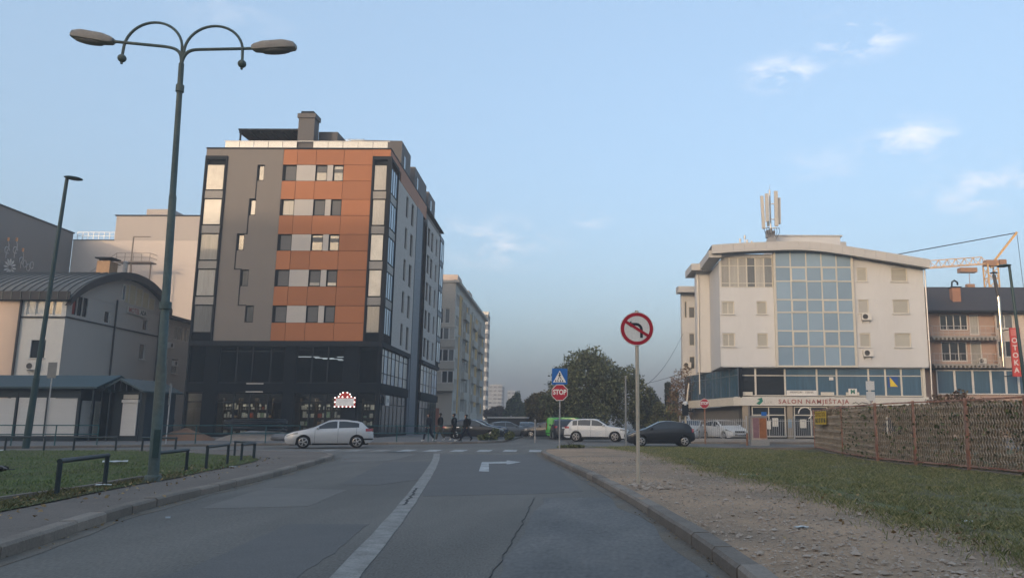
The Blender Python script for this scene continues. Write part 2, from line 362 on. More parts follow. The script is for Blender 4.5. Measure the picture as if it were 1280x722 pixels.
# lawn on the left with its concrete edging, verge strip between edging and footway
VERGE = [(-7.2, 6.0), (-7.6, 9.2), (-7.93, 10.8), (-8.2, 12.3), (-8.55, 13.8), (-8.85, 15.4), (-9.1, 17.4), (-9.6, 19.4), (-10.0, 21.8), (-10.5, 24.2), (-11.1, 26.1), (-12.0, 27.6), (-14.0, 29.6), (-17, 32.0), (-22, 33.4), (-30, 32.4), (-60, 25.6)]
lawn = tag(sheet('lawn_ground', VERGE + [(-60, 6.0)], 0.150, soil_grass, None, 0.0), kind='structure')
EDGE = [(-8.4, 6.0), (-8.65, 9.5), (-8.95, 12.5), (-9.2, 14.6), (-9.5, 16.6), (-9.75, 18.0)]
for a, b in zip(resample([Vector(p) for p in EDGE], 1.0)[:-1], resample([Vector(p) for p in EDGE], 1.0)[1:]):
    d = b - a; cbox('edging_stone', 0.99, 0.08, 0.13, kerb_m, lawn, T(a.x, a.y, 0.07 + random.uniform(-0.008, 0.008), math.atan2(d.y, d.x)))

# patches, markings and cracks lie on the road
def rsheet(name, pts, z, m): return sheet(name, pts, z, m, road, z - 0.0008)
def jag(pts, amp=0.05, step=0.5):
    out = []
    n_ = len(pts)
    for i in range(n_):
        a, b = Vector(pts[i]), Vector(pts[(i + 1) % n_]); k = max(1, int((b - a).length / step))
        for j in range(k):
            p = a.lerp(b, j / k); out.append((p.x + random.uniform(-amp, amp), p.y + random.uniform(-amp, amp) * 1.5))
    return out
rsheet('asphalt_patch', jag([(-7.0, 33.9), (-3.1, 34.3), (-1.5, 24.5), (-0.45, 16.0), (-1.3, 15.4), (-3.3, 14.8), (-4.9, 22.0)], 0.03), 0.004, asphalt_dark)
rsheet('asphalt_patch', jag([(-7.5, 27.5), (-5.95, 27.7), (-4.35, 19.2), (-4.9, 17.4), (-5.7, 17.5)], 0.03), 0.004, asphalt_dark)
rsheet('asphalt_patch', jag([(-4.15, 10.8), (-3.1, 10.75), (-2.75, 8.4), (-2.5, 5.0), (-4.2, 4.5), (-3.75, 7.5)], 0.025, 0.3), 0.004, asphalt_dark)
rsheet('asphalt_patch', jag([(-6.9, 16.6), (-5.1, 16.1), (-4.7, 13.0), (-6.2, 12.6)], 0.03), 0.004, asphalt_pale)
rsheet('asphalt_patch', jag([(-11.0, 34.2), (-8.0, 34.4), (-7.6, 28.2), (-8.9, 27.2)], 0.05), 0.004, asphalt_pale)
rsheet('asphalt_patch', jag([(-20, 39.6), (-8.2, 40.6), (-8.0, 37.4), (-12.5, 36.6), (-19, 37.2)], 0.08), 0.004, asphalt_pale)
rsheet('asphalt_patch', jag([(-1.1, 14.6), (0.2, 14.7), (0.9, 8.0), (1.05, 4.0), (-0.9, 4.0), (-1.0, 9.0)], 0.05), 0.004, mat('asphalt_tar', (0.105, 0.098, 0.092), rough=0.7, var=0.3, scale=1.2, fine=22, fvar=0.25, bump=0.4, stretch=(1, 0.35, 1), c2=(0.148, 0.136, 0.122)))
def ribbon(pts, w):
    P = [Vector(p) for p in pts]; l, r_ = [], []
    for i, p in enumerate(P):
        d = (P[min(i + 1, len(P) - 1)] - P[max(0, i - 1)]).normalized(); n_ = Vector((-d.y, d.x)); ww = w[i] if isinstance(w, list) else w
        ww *= random.uniform(0.94, 1.06)
        l.append((p.x + n_.x * ww / 2, p.y + n_.y * ww / 2)); r_.append((p.x - n_.x * ww / 2, p.y - n_.y * ww / 2))
    return l + r_[::-1]
CL = smooth_poly([(-1.5, 2), (-2.0, 5.8), (-2.25, 7.2), (-2.62, 9.64), (-3.35, 14.0), (-4.75, 21.87), (-6.2, 29.6), (-7.4, 35.4)], 2)
rsheet('lane_line', ribbon(resample([Vector(p) for p in CL], 0.6), 0.25), 0.009, paint_old)
rsheet('stop_line', ribbon([(-7.4, 35.65), (-5.4, 35.8), (-3.3, 35.95)], 0.16), 0.009, paint_old)
for k in range(9):
    x = -13.4 + k * 1.22
    rsheet('crossing_stripe', jag([(x, 37.4 + 0.05 * k), (x + 0.62, 37.4 + 0.05 * k), (x + 0.42, 39.9 + 0.05 * k), (x - 0.20, 39.9 + 0.05 * k)], 0.02, 0.4), 0.009, paint if k > 2 else paint_old)
rsheet('turn_arrow', [(-3.50, 22.3), (-3.22, 22.3), (-3.86, 26.6), (-3.32, 26.9), (-3.21, 26.1), (-2.95, 27.8), (-3.56, 29.0), (-3.46, 28.0), (-4.25, 27.7)], 0.009, paint)
crack_m = mat('crack', (0.055, 0.052, 0.05), rough=0.9)
def crack(pts, w):
    P = []
    for a, b in zip(pts[:-1], pts[1:]):
        for j in range(16): q = Vector(a).lerp(Vector(b), j / 16); P.append((q.x + random.gauss(0, 0.012), q.y + random.gauss(0, 0.02)))
    P.append(pts[-1]); rsheet('crack', ribbon(P, w), 0.0085 if w < 0.03 else 0.0115, crack_m)
crack([(-1.0, 4.0), (-1.02, 8.0), (-1.12, 11.0), (-1.3, 14.6)], 0.008)
crack([(-3.25, 13.2), (-3.55, 15.0), (-3.85, 16.6)], 0.04)
rsheet('manhole_cover', [(-9.6 + 0.42 * math.cos(t * 0.35), 37.1 + 0.42 * math.sin(t * 0.35)) for t in range(18)], 0.011, steel_dark)

# dust in the gutters
dirt_m = mat('gutter_dust', (0.158, 0.128, 0.098), rough=0.95, var=0.25, scale=1.6, fine=50, fvar=0.3, c2=(0.145, 0.130, 0.112))
for pl, sg in (([p for p in KR if 3 < p[1] < 38 and p[0] < 1.5], -1), ([p for p in KL if 3 < p[1] < 31], 1)):
    P = resample([Vector(p) for p in pl], 0.7); a, b_ = [], []
    for i, p in enumerate(P): a.append((p.x + sg * 0.02, p.y)); b_.append((p.x + sg * (0.20 + 0.14 * mnoise.noise((p.y * 0.5, sg, 1.0)) + 0.05 * random.random()), p.y))
    rsheet('gutter_dust', a + b_[::-1], 0.006, dirt_m)
# ------------------------------------------------------------------ facade materials
orange_m = mat('orange_panel', (0.345, 0.128, 0.052), rough=0.6, spec=0.3, var=0.05, scale=0.8, fine=20, fvar=0.03, rnd=0.11)
stucco_grey = mat('grey_render', (0.21, 0.187, 0.168), rough=0.9, var=0.06, scale=0.25, fine=14, fvar=0.05, bump=0.2, stretch=(1, 1, 0.5))
stucco_light = mat('light_grey_render', (0.47, 0.44, 0.41), rough=0.9, var=0.06, scale=0.3, fine=14, fvar=0.05)
frame_dark = mat('dark_frame', (0.022, 0.027, 0.033), rough=0.8, spec=0.1, var=0.08)
clad_dark = mat('dark_cladding', (0.010, 0.014, 0.019), rough=0.85, spec=0.08, var=0.1, scale=0.6)
clad_blue = mat('blue_grey_cladding', (0.085, 0.105, 0.135), rough=0.5, var=0.08)
white_frame = mat('white_frame', (0.62, 0.60, 0.57), rough=0.5, var=0.05)
cream_frame = mat('cream_frame', (0.52, 0.49, 0.43), rough=0.6, var=0.06)
glass_dark = mat('dark_glass', (0.018, 0.022, 0.027), rough=0.05, spec=0.6, var=0.2, scale=0.6, fvar=0.0)
glass_blue = mat('blue_glass', (0.20, 0.285, 0.37), rough=0.12, spec=0.6, var=0.08, scale=0.7, fvar=0.0, rnd=0.10)
glass_blue2 = mat('blue_curtain_glass', (0.05, 0.105, 0.16), rough=0.10, spec=0.5, var=0.22, scale=1.2, fine=5, fvar=0.25, stretch=(6, 6, 0.15), coat=0.6)
pane_curtain = mat('curtained_pane', (0.31, 0.30, 0.275), rough=0.4, var=0.2, scale=0.8, fine=5, fvar=0.10, stretch=(5, 5, 0.3), coat=0.5, rnd=0.25)
pane_pale = mat('pale_pane', (0.42, 0.40, 0.36), rough=0.3, var=0.26, scale=0.6, fine=3, fvar=0.05, coat=0.5, rnd=0.2)  # pale base and soft noise imitate clouds reflected in the glass
pane_grey = mat('grey_pane', (0.12, 0.125, 0.125), rough=0.2, var=0.2, scale=1.0, fine=4, fvar=0.15, stretch=(4, 4, 0.3), coat=1.0, rnd=0.35)
blind_m = mat('roller_blind', (0.115, 0.118, 0.122), rough=0.6, var=0.05, fine=30, fvar=0.12, stretch=(0.02, 0.02, 1))
blind_pale = mat('pale_blind', (0.36, 0.35, 0.31), rough=0.6, var=0.05, fine=22, fvar=0.12, stretch=(0.02, 0.02, 1), rnd=0.15)
shop_glass = glass_see('shop_glass', (0.84, 0.87, 0.88)); shop_glass_dark = glass_see('dark_shop_glass', (0.42, 0.46, 0.50))
fence_glass = mat('frosted_balustrade', (0.55, 0.55, 0.52), rough=0.3, coat=0.5)
lamp_on = mat('lit_lamp', (0.8, 0.8, 0.8), emit=(1.0, 0.96, 0.86), es=0.45)
lamp_soft = mat('lit_lamp_soft', (0.8, 0.8, 0.8), emit=(1.0, 0.86, 0.66), es=4.0)
ANG = math.atan2(1, -0.055)

# ------------------------------------------------------------------ corner apartment building, orange and grey
ab = thing('apartment_building', 'grey and orange apartment building with dark glazed shop floors on the corner', 'building', (-26.6, 66, 0))
FR = Frame(-34.6, 66, 0); FS = Frame(-18.75, 66, ANG)
X = lambda x: x + 34.6
KZ = [9.47 + 3.05 * k for k in range(5)]
stair = [(-30.2, -29.5), (-30.8, -30.15), (-31.35, -30.75), (-30.55, -30.0), (-30.07, -29.5)]
holes = [(X(a), X(b), KZ[k], KZ[k] + 1.42) for k, (a, b) in enumerate(stair)]
wall('wall', FR, X(-32.7), X(-27.95), 7.95, 24.5, holes, stucco_grey, ab, 0.18)
for k, h in enumerate(holes): window(FR, *h, ab, frame_dark, pane_pale if k == 3 else pane_grey, 0.12, 0.09)
b = MB()
for k in range(4):
    a0 = X(stair[k + 1][0] if k >= 1 and stair[k + 1][0] > stair[k][0] else stair[k + 1][0]) - 0.03
    b.box(a0 - 0.03, a0 + 0.06, -0.02, 0.0, KZ[k] + 1.42, KZ[k + 1] + 1.42)
    c0, c1 = sorted((a0, X(stair[k][0]))); b.box(c0 - 0.03, c1 + 0.06, -0.024, -0.002, KZ[k] + 1.40, KZ[k] + 1.48)
b.build('facade_groove', frame_dark, ab, FR.M)
# orange rainscreen: every panel its own piece over a dark backing
wincols = [(-27.8, -26.75), (-25.12, -24.12), (-23.62, -22.74)]
wh = [(X(a), X(c), z, z + 1.42) for z in KZ for a, c in wincols]
wall('backing_wall', FR, X(-27.95), X(-20.25), 7.95, 24.5, wh, frame_dark, ab, 0.20, 0.05)
G_ = 0.016
rows = [(7.95, KZ[0])] + [(KZ[k] + 1.42, KZ[k + 1]) for k in range(4)] + [(KZ[4] + 1.42, 24.48)]
for z0, z1 in rows:
    for x0, x1 in ((-27.95, -26.75), (-26.75, -25.13), (-25.13, -22.73), (-22.73, -20.25)):
        fbox('panel', FR, X(x0) + G_, X(x1) - G_, random.uniform(-0.004, 0.004), 0.046, z0 + G_, z1 - G_, orange_m, ab)
for k, z in enumerate(KZ):
    fbox('panel', FR, X(-22.73) + G_, X(-20.25) - G_, 0, 0.046, z + G_, z + 1.42 - G_, orange_m, ab)
    fbox('panel', FR, X(-26.75) + 0.01, X(-25.12) - 0.01, 0.012, 0.046, z + 0.01, z + 1.41, stucco_light, ab)
    fbox('panel', FR, X(-24.12) + 0.01, X(-23.62) - 0.01, 0.012, 0.046, z + 0.01, z + 1.41, stucco_light, ab)
    for j, (a, c) in enumerate(wincols):
        st = [[0, 0, 0], [0, 3, 3], [0, 1, 1], [2, 0, 0], [0, 1, 1]][k][j] if True else 0
        pm = [blind_m, pane_grey, pane_curtain, blind_m][st]
        w_ = window(FR, X(a), X(c), z, z + 1.42, ab, frame_dark, pm, 0.13, 0.08)
        if st == 3: cbox('blind_gap', c - a - 0.2, 0.02, 0.24, pane_pale, w_, FR.at(X(a) + 0.1, 0.135, z + 0.1))
        if st == 1: cbox('blind', c - a - 0.18, 0.02, random.choice([0.3, 0.55, 0.4]), blind_m, w_, FR.at(X(a) + 0.09, 0.133, z + 0.78))
# glazed bays: left bay, corner bay front and side
def bay(fr, u0, u1, pats, side=False):
    fbox('bay_frame', fr, u0, u0 + 0.16, -0.12, 0.2, 7.95, 23.55, frame_dark, ab); fbox('bay_frame', fr, u1 - 0.16, u1, -0.12, 0.2, 7.95, 23.55, frame_dark, ab)
    fbox('bay_frame', fr, u0, u1, -0.12, 0.2, 23.55, 23.85, frame_dark, ab)
    for k in range(5):
        zb = 8.6 + 3.05 * k
        window(fr, u0 + 0.16, u1 - 0.16, zb, zb + 2.32, ab, frame_dark, pats[k], -0.06, 0.07, nv=(2 if side else 0), name='bay_window')
        if k < 4: fbox('spandrel', fr, u0 + 0.16, u1 - 0.16, -0.04, 0.1, zb + 2.36, zb + 3.01, spandrel_m, ab)
    fbox('spandrel', fr, u0 + 0.16, u1 - 0.16, -0.04, 0.1, 7.97, 8.56, clad_dark, ab)
spandrel_m = mat('spandrel_panel', (0.27, 0.255, 0.235), rough=0.5, var=0.06, rnd=0.1)
bay(FR, 0.0, 1.9, [pane_grey, pane_curtain, pane_curtain, pane_pale, pane_pale])  # pale bay panes carry painted cloud reflections as well as curtains
bay(FR, X(-20.25), X(-18.78), [pane_curtain, pane_pale, pane_pale, pane_curtain, pane_curtain])
bay(FS, 0.18, 3.3, [glass_blue] * 5, True)
fbox('corner_post', FR, X(-18.78), X(-18.60), -0.1, 0.1, 7.95, 23.85, frame_dark, ab)
# the wall above and behind the bays
fbox('wall', FR, 0, 1.9, 0.0, 0.2, 23.86, 24.5, stucco_grey, ab); fbox('wall', FR, X(-20.25), X(-18.75), 0.0, 0.2, 23.86, 24.48, orange_m, ab)
fbox('wall', FR, 0.1, 1.85, 0.25, 0.4, 7.95, 23.8, frame_dark, ab); fbox('wall', FR, X(-20.2), X(-18.9), 0.25, 0.4, 7.95, 23.8, frame_dark, ab)
# road side
sc_cols = [(7.55, 8.6), (10.2, 11.5), (19.9, 21.4), (22.2, 23.6), (25.6, 26.6)]
sh = [(a, c, 8.35 + 3.05 * k + (0.0 if i % 2 == 0 else -0.15), 8.35 + 3.05 * k + 2.05) for i, (a, c) in enumerate(sc_cols) for k in range(5)]
wall('wall', FS, 3.3, 13.0, 7.95, 23.0, [h for h in sh if h[1] < 13], stucco_light, ab, 0.2)
wall('wall', FS, 19.4, 28.3, 7.95, 23.4, [h for h in sh if h[0] > 19], stucco_light, ab, 0.2)
for i, h in enumerate(sh): window(FS, *h, ab, frame_dark, random.choice([glass_dark, pane_grey, glass_dark]), 0.12, 0.07)
for k in range(4): fbox('panel', FS, 0.0 + 4.6 * k + 0.01, 4.6 * (k + 1) - 0.01, -0.01, 0.05, 23.02 if k else 23.86, 24.48, orange_m, ab)
fbox('backing_wall', FS, 3.3, 18.4, 0.06, 0.3, 23.0, 24.4, frame_dark, ab)
fbox('stair_tower', FS, 13.0, 16.4, -0.05, 0.5, 0.13, 23.0, clad_blue, ab); fbox('stair_tower', FS, 16.4, 19.4, 0.25, 0.7, 0.13, 23.0, clad_dark, ab)
bay2 = [glass_blue, pane_curtain, glass_blue, glass_blue, glass_blue]
for k in range(5): window(FS, 28.4, 31.2, 8.4 + 3.05 * k, 10.9 + 3.05 * k, ab, frame_dark, bay2[k], -0.1, 0.08, nv=1, name='bay_window'); fbox('spandrel', FS, 28.4, 31.2, -0.08, 0.2, 10.92 + 3.05 * k, 11.43 + 3.05 * k, clad_blue, ab)
fbox('wall', FS, 28.3, 31.25, 0.1, 0.5, 7.95, 23.4, frame_dark, ab)
# core volume, roof, parapet
b = MB(); b.prism([(-34.55, 66.45), (-19.15, 66.45), (-20.75, 97.0), (-34.55, 97.0)], 7.9, 24.3, 'XY'); b.build('building_core', stucco_grey, ab)
b = MB(); b.prism([(-34.62, 65.95), (-18.70, 65.95), (-20.45, 97.2), (-34.62, 97.2)], 24.5, 24.62, 'XY'); b.build('roof_edge', frame_dark, ab)
for k in range(5): fbox('balustrade_panel', FR, 1.3 + 1.25 * k, 1.3 + 1.25 * (k + 1) - 0.05, 0.5, 0.54, 24.62, 25.35, fence_glass, ab)
for k in range(5): fbox('balustrade_panel', FR, 8.95 + 1.3 * k, 8.95 + 1.3 * (k + 1) - 0.05, 0.5, 0.54, 24.62, 25.35, fence_glass, ab)
fbox('balustrade_rail', FR, 1.2, 15.6, 0.48, 0.56, 25.36, 25.42, white_frame, ab)
pent = mat('penthouse_cladding', (0.105, 0.10, 0.10), rough=0.7, var=0.06)
ch = fbox('chimney', FR, 7.45, 8.85, 0.7, 1.8, 24.62, 27.6, pent, ab); fbox('chimney_cap', FR, 7.35, 8.95, 0.6, 1.9, 27.6, 28.0, pent, ch); fbox('chimney_cap', FR, 7.6, 8.7, 0.75, 1.75, 28.0, 28.25, frame_dark, ch)
pg = fbox('pergola', FR, 1.6, 7.4, 2.0, 6.2, 26.95, 27.1, frame_dark, ab)
for k in range(7): fbox('pergola_beam', FR, 1.65 + 0.93 * k, 1.75 + 0.93 * k, 2.05, 6.1, 26.72, 26.94, clad_dark, pg)
for u in (1.7, 7.2): fbox('pergola_post', FR, u, u + 0.12, 2.1, 2.22, 24.62, 26.95, frame_dark, pg)
fbox('roof_cabin', FR, 0.9, 3.6, 6.5, 10.0, 24.62, 26.6, pent, ab)
fbox('roof_cabin', FR, 8.6, 10.3, 2.5, 6.0, 24.62, 27.0, pent, ab)
sc = fbox('terrace_screen', FR, 9.4, 12.2, 4.0, 4.04, 24.62, 26.9, shop_glass, ab)
for u in (9.4, 10.8, 12.15): fbox('screen_post', FR, u, u + 0.05, 4.05, 4.1, 24.62, 26.95, frame_dark, sc)
for u0, u1, z in ((5.6, 9.9, 27.3), (12.4, 19.2, 27.0), (20.9, 25.3, 26.9)):
    p_ = fbox('penthouse', FS, u0, u1, 0.25, 5.0, 24.62, z, pent, ab)
    fbox('penthouse_window', FS, u0 + 1.0, u0 + 1.7, 0.2, 0.3, 25.0, 26.2, glass_dark, p_)
# shop floors
ms = [-34.5, -33.15, -32.0, -30.6, -29.3, -27.8, -26.6, -25.65, -24.4, -23.07, -21.75, -20.5, -18.95]
for i, (a, c) in enumerate(zip(ms[:-1], ms[1:])):
    if i in (1, 6, 10): 
        fbox('cladding_panel', FR, X(a) + 0.005, X(c) - 0.005, 0.0, 0.25, 0.13, 7.5, clad_dark, ab); continue
    window(FR, X(a), X(c), 4.5, 7.5, ab, frame_dark, shop_glass_dark, 0.1, 0.07, name='shop_window', nh=(0.86,) if i in (2, 3, 4, 5) else None)
    window(FR, X(a), X(c), 0.3, 3.7, ab, frame_dark, shop_glass, 0.1, 0.07, name='shop_window', nh=(0.78,))
fbox('shop_fascia', FR, 0, X(-18.7), -0.06, 0.3, 3.72, 4.48, clad_dark, ab); fbox('shop_fascia', FR, 0, X(-18.7), -0.14, 0.35, 7.52, 7.93, frame_dark, ab); fbox('plinth', FR, 0, X(-18.7), -0.03, 0.3, 0.1, 0.3, clad_dark, ab)
fbox('fascia_strip', FR, X(-29.6), X(-28.2), -0.09, -0.065, 4.40, 4.46, white_frame, ab); fbox('fascia_strip', FR, X(-29.6), X(-28.2), -0.09, -0.065, 3.74, 3.80, white_frame, ab)
fbox('corner_column', FR, 0.0, 0.12, -0.1, 0.3, 0.1, 7.9, frame_dark, ab); fbox('corner_column', FR, X(-18.95), X(-18.65), -0.1, 0.25, 0.1, 7.5, clad_dark, ab)
su = [0.3, 1.9, 3.4, 4.9, 6.5, 8.2, 10.2, 12.3]
for i, (a, c) in enumerate(zip(su[:-1], su[1:])):
    window(FS, a, c, 4.5, 7.5, ab, frame_dark, [pane_pale, glass_blue, pane_curtain, glass_blue, pane_curtain, glass_blue, pane_curtain][i], 0.1, 0.07, name='shop_window', nh=(0.3, 0.8))
    window(FS, a, c, 0.3, 3.7, ab, frame_dark, shop_glass_dark, 0.1, 0.07, name='shop_window', nh=(0.75,))
for i in range(6):
    a = 19.6 + 1.85 * i; window(FS, a, a + 1.85, 4.5, 7.5, ab, frame_dark, [pane_pale, glass_blue, pane_curtain, glass_dark, glass_blue, glass_blue][i], 0.1, 0.07, name='shop_window', nh=(0.3, 0.8)); window(FS, a, a + 1.85, 0.3, 3.7, ab, frame_dark, glass_dark, 0.1, 0.07, name='shop_window', nh=(0.75,))
for a, c in ((0.0, 12.4), (19.5, 31.0)):
    fbox('shop_fascia', FS, a, c, -0.05, 0.3, 3.72, 4.48, clad_dark, ab); fbox('shop_fascia', FS, a, c, -0.1, 0.35, 7.52, 7.93, frame_dark, ab); fbox('plinth', FS, a, c, -0.02, 0.3, 0.1, 0.3, clad_dark, ab)
fbox('cladding_panel', FS, 12.3, 13.0, 0.0, 0.3, 0.13, 7.9, clad_blue, ab)
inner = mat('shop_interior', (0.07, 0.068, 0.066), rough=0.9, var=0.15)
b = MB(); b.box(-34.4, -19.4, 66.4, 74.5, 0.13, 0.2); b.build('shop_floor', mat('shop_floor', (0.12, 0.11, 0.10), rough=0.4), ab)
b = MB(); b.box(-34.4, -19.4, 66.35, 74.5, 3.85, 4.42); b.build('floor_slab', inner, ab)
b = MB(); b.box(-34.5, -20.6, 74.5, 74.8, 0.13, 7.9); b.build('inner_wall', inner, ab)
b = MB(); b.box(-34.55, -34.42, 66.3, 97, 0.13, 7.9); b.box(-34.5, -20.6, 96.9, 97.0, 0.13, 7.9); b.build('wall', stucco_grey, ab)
for x0, x1, y in ((-26.3, -24.4, 67.6), (-25.2, -23.6, 68.9), (-24.9, -23.2, 69.9), (-22.9, -21.8, 67.7), (-24.0, -22.6, 71.2)):
    fbox('ceiling_lamp', FR, X(x0), X(x1), y - 66, y - 65.86, 6.75, 6.8, lamp_on, ab)
for x0 in (-33.8, -32, -30.3, -28.6, -25.4, -23.6, -20.3): fbox('ceiling_lamp', FR, X(x0), X(x0) + 1.2, 0.7, 0.85, 3.76, 3.8, lamp_soft, ab)
shelf_m = mat('shelf_board', (0.10, 0.075, 0.05), rough=0.7)
ware_m = [mat('ware_' + n_, c_, rough=0.5, rnd=0.2, island=0.3) for n_, c_ in (('white', (0.62, 0.60, 0.54)), ('tan', (0.34, 0.22, 0.12)), ('red', (0.35, 0.08, 0.04)), ('green', (0.25, 0.33, 0.22)))]
def shelf(x0, x1, label):
    s_ = thing('display_shelf', label, 'shelf', (x0, 67.3, 0.2), group='shelves of wares inside the corner shop')
    for i in range(5):
        z = 0.35 + 0.66 * i
        fbox('shelf_board', FR, X(x0), X(x1), 1.3, 1.7, z, z + 0.04, shelf_m, s_)
        if i == 4: continue
        wb = MB(); u = x0 + 0.08
        while u < x1 - 0.25:
            w_ = random.uniform(0.1, 0.3); h_ = random.uniform(0.15, 0.5); mi = random.choices([0, 1, 2, 3], [8, 2, 0.6, 1])[0]; y_ = random.uniform(67.32, 67.4)
            if i == 3 and random.random() < 0.7:
                wb.lathe([(0.05, 0), (0.06, 0.03), (0.015, 0.06), (0.015, 0.22), (0.11, 0.24), (0.07, 0.42), (1e-5, 0.43)], 8, 0, off=(u + w_ / 2, y_ + 0.1, z + 0.042))
            elif random.random() < 0.85: wb.box(u, u + w_, y_, y_ + 0.2, z + 0.042, z + 0.042 + h_, mi)
            u += w_ + random.uniform(0.02, 0.12)
        tag(wb.build('wares', ware_m, s_), kind='stuff')
    for u in (x0, x1 - 0.04): fbox('shelf_upright', FR, X(u) - 0.045, X(u) - 0.003, 1.3, 1.7, 0.2, 3.3, shelf_m, s_)
shelf(-31.95, -30.65, 'leftmost shelf of pale wares behind the shop glass'); shelf(-30.5, -29.3, 'display shelf with jars and boxes above the coiled pipe'); shelf(-29.2, -27.85, 'display shelf of pale vases right of the coiled pipe')
shelf(-25.6, -24.3, 'shop shelf above the bonnet of the silver hatchback'); shelf(-24.2, -22.9, 'shop shelf of table lamps above the silver car roof'); shelf(-22.8, -21.7, 'shop shelf beneath the bulb-lit marquee sign'); shelf(-20.4, -19.3, 'shop shelf behind the last pane before the dark corner column')
# marquee sign with bulbs
mq = thing('marquee_sign', 'small white marquee sign with red striped border and lit bulbs on the shop front', 'sign', (-21.4, 65.9, 2.9))
b = MB(); b.prism([(-22.25, 2.55), (-20.55, 2.55), (-20.55, 3.35), (-20.85, 3.35), (-21.1, 3.68), (-21.4, 3.78), (-21.7, 3.68), (-21.95, 3.35), (-22.25, 3.35)], 65.80, 65.92, 'XZ'); b.build('sign_border', mat('marquee_red', (0.42, 0.03, 0.025), rough=0.4), mq)
cbox('sign_face', 1.48, 0.03, 0.62, mat('marquee_face', (0.55, 0.54, 0.53), rough=0.4, emit=(0.9, 0.88, 0.9), es=0.03), mq, T(-22.14, 65.775, 2.64))
pts = [(-22.2 + 0.32 * i, 2.58) for i in range(6)] + [(-22.2, 2.95), (-20.6, 2.95), (-22.2, 3.3), (-20.6, 3.3)] + [(-21.4 + 0.52 * math.cos(R(a)), 3.32 + 0.42 * math.sin(R(a))) for a in (10, 40, 70, 110, 140, 170)] + [(-21.6, 3.36), (-21.2, 3.36)]
for x, z in pts: cobj('bulb', 'bulb', lambda q: q.sphere((0, 0, 0), 0.06, 8, 5), lamp_on, mq, T(x, 65.75, z))
sg = thing('shop_sign', 'square white shop sign on the road side of the dark corner building', 'sign', (-18.7, 68.9, 3.2))
fbox('sign_plate', FS, 2.4, 3.7, -0.12, -0.06, 2.75, 3.6, white_frame, sg); text_obj('JOB', 0.42, mat('sign_grey', (0.2, 0.22, 0.25)), sg, FS.at(3.05, -0.125, 3.15), 0.004)
# ------------------------------------------------------------------ furniture showroom building on the right
white_wall = mat('white_render', (0.53, 0.53, 0.53), rough=0.88, var=0.07, scale=0.5, fine=9, fvar=0.05, stretch=(1, 1, 0.12))
roof_trim = mat('roof_sheet', (0.44, 0.43, 0.42), rough=0.7, var=0.06, scale=1)
soffit_m = mat('soffit', (0.38, 0.39, 0.40), rough=0.8)
sb = thing('showroom_building', 'white building with blue glass centre and arched roof, furniture salon below', 'building', (18, 67, 0))
SF = Frame(9.5, 67, 0); U = lambda x: x - 9.5
def roofz(x): return float(np.interp(x, [8.7, 9.9, 11.1, 12.5, 13.8, 15.0, 16.2, 17.4, 18.6, 20.7, 23.6, 26.3, 27.2], [16.07, 16.17, 16.25, 16.32, 16.37, 16.41, 16.42, 16.36, 16.24, 15.93, 15.47, 15.03, 14.88]))
LW = [(9.62, 10.70), (12.58, 13.46)]; RW = [(21.18, 22.08), (24.1, 25.5)]
holes = []
for (a, c), zs in ((LW[0], (10.42, 7.70)), (LW[1], (10.42, 7.70))):
    for z in zs: holes.append((U(a), U(c), z, z + 1.13))
rholes = [(U(a), U(c), z, z + 1.2) for a, c in RW for z in (13.27, 10.53, 7.68)]
wall('wall', SF, 0, U(14.1), 6.05, 12.72, holes, white_wall, sb, 0.15)
wall('wall', SF, U(20.72), U(26.85), 6.05, 14.6, rholes, white_wall, sb, 0.15)
b = MB(); b.prism([(U(20.72), 14.6), (U(26.85), 14.6), (U(26.85), roofz(26.85) - 0.6), (U(24.5), roofz(24.5) - 0.6), (U(22.5), roofz(22.5) - 0.6), (U(20.72), roofz(20.72) - 0.6)], 0.0, 0.2, 'XZ'); b.build('wall', white_wall, sb, SF.M)
for i, h in enumerate(holes): window(SF, *h, sb, cream_frame, blind_pale, 0.08, 0.09, nv=1 if i < 2 else 0, sill=white_wall)
for i, h in enumerate(rholes): window(SF, *h, sb, cream_frame, blind_pale if i != 1 else pane_curtain, 0.08, 0.09, sill=white_wall)
# top floor glazing, left part
for i in range(6):
    a = U(9.62) + 0.735 * i; window(SF, a, a + 0.735, 12.74, 15.35, sb, cream_frame, pane_curtain if i not in (3, 5) else pane_grey, 0.06, 0.055, nh=(0.14, 0.72))
fbox('wall', SF, 0, U(14.1), 0.0, 0.2, 15.36, 15.62, white_wall, sb)
# blue curtain wall
gx = [14.2, 15.5, 16.83, 18.12, 19.4, 20.68]; gz = [6.08, 7.72, 9.02, 10.58, 11.66, 13.24, 14.46, 16.0]
for i in range(5):
    for j in range(7):
        op = (j in (1, 3, 5)) and i in (1, 3)
        zt = min(gz[j + 1], roofz((gx[i] + gx[i + 1]) / 2) - 0.55)
        window(SF, U(gx[i]), U(gx[i + 1]), gz[j], zt, sb, cream_frame, glass_blue, -0.25 if not op else -0.29, 0.05 if not op else 0.10, name='curtain_wall_window')
fbox('curtain_wall_post', SF, U(14.05), U(14.2), -0.3, 0.1, 6.05, 15.7, cream_frame, sb); fbox('curtain_wall_post', SF, U(20.68), U(20.83), -0.3, 0.1, 6.05, 15.5, cream_frame, sb); fbox('curtain_wall_sill', SF, U(14.05), U(20.83), -0.34, 0.1, 5.98, 6.07, cream_frame, sb)
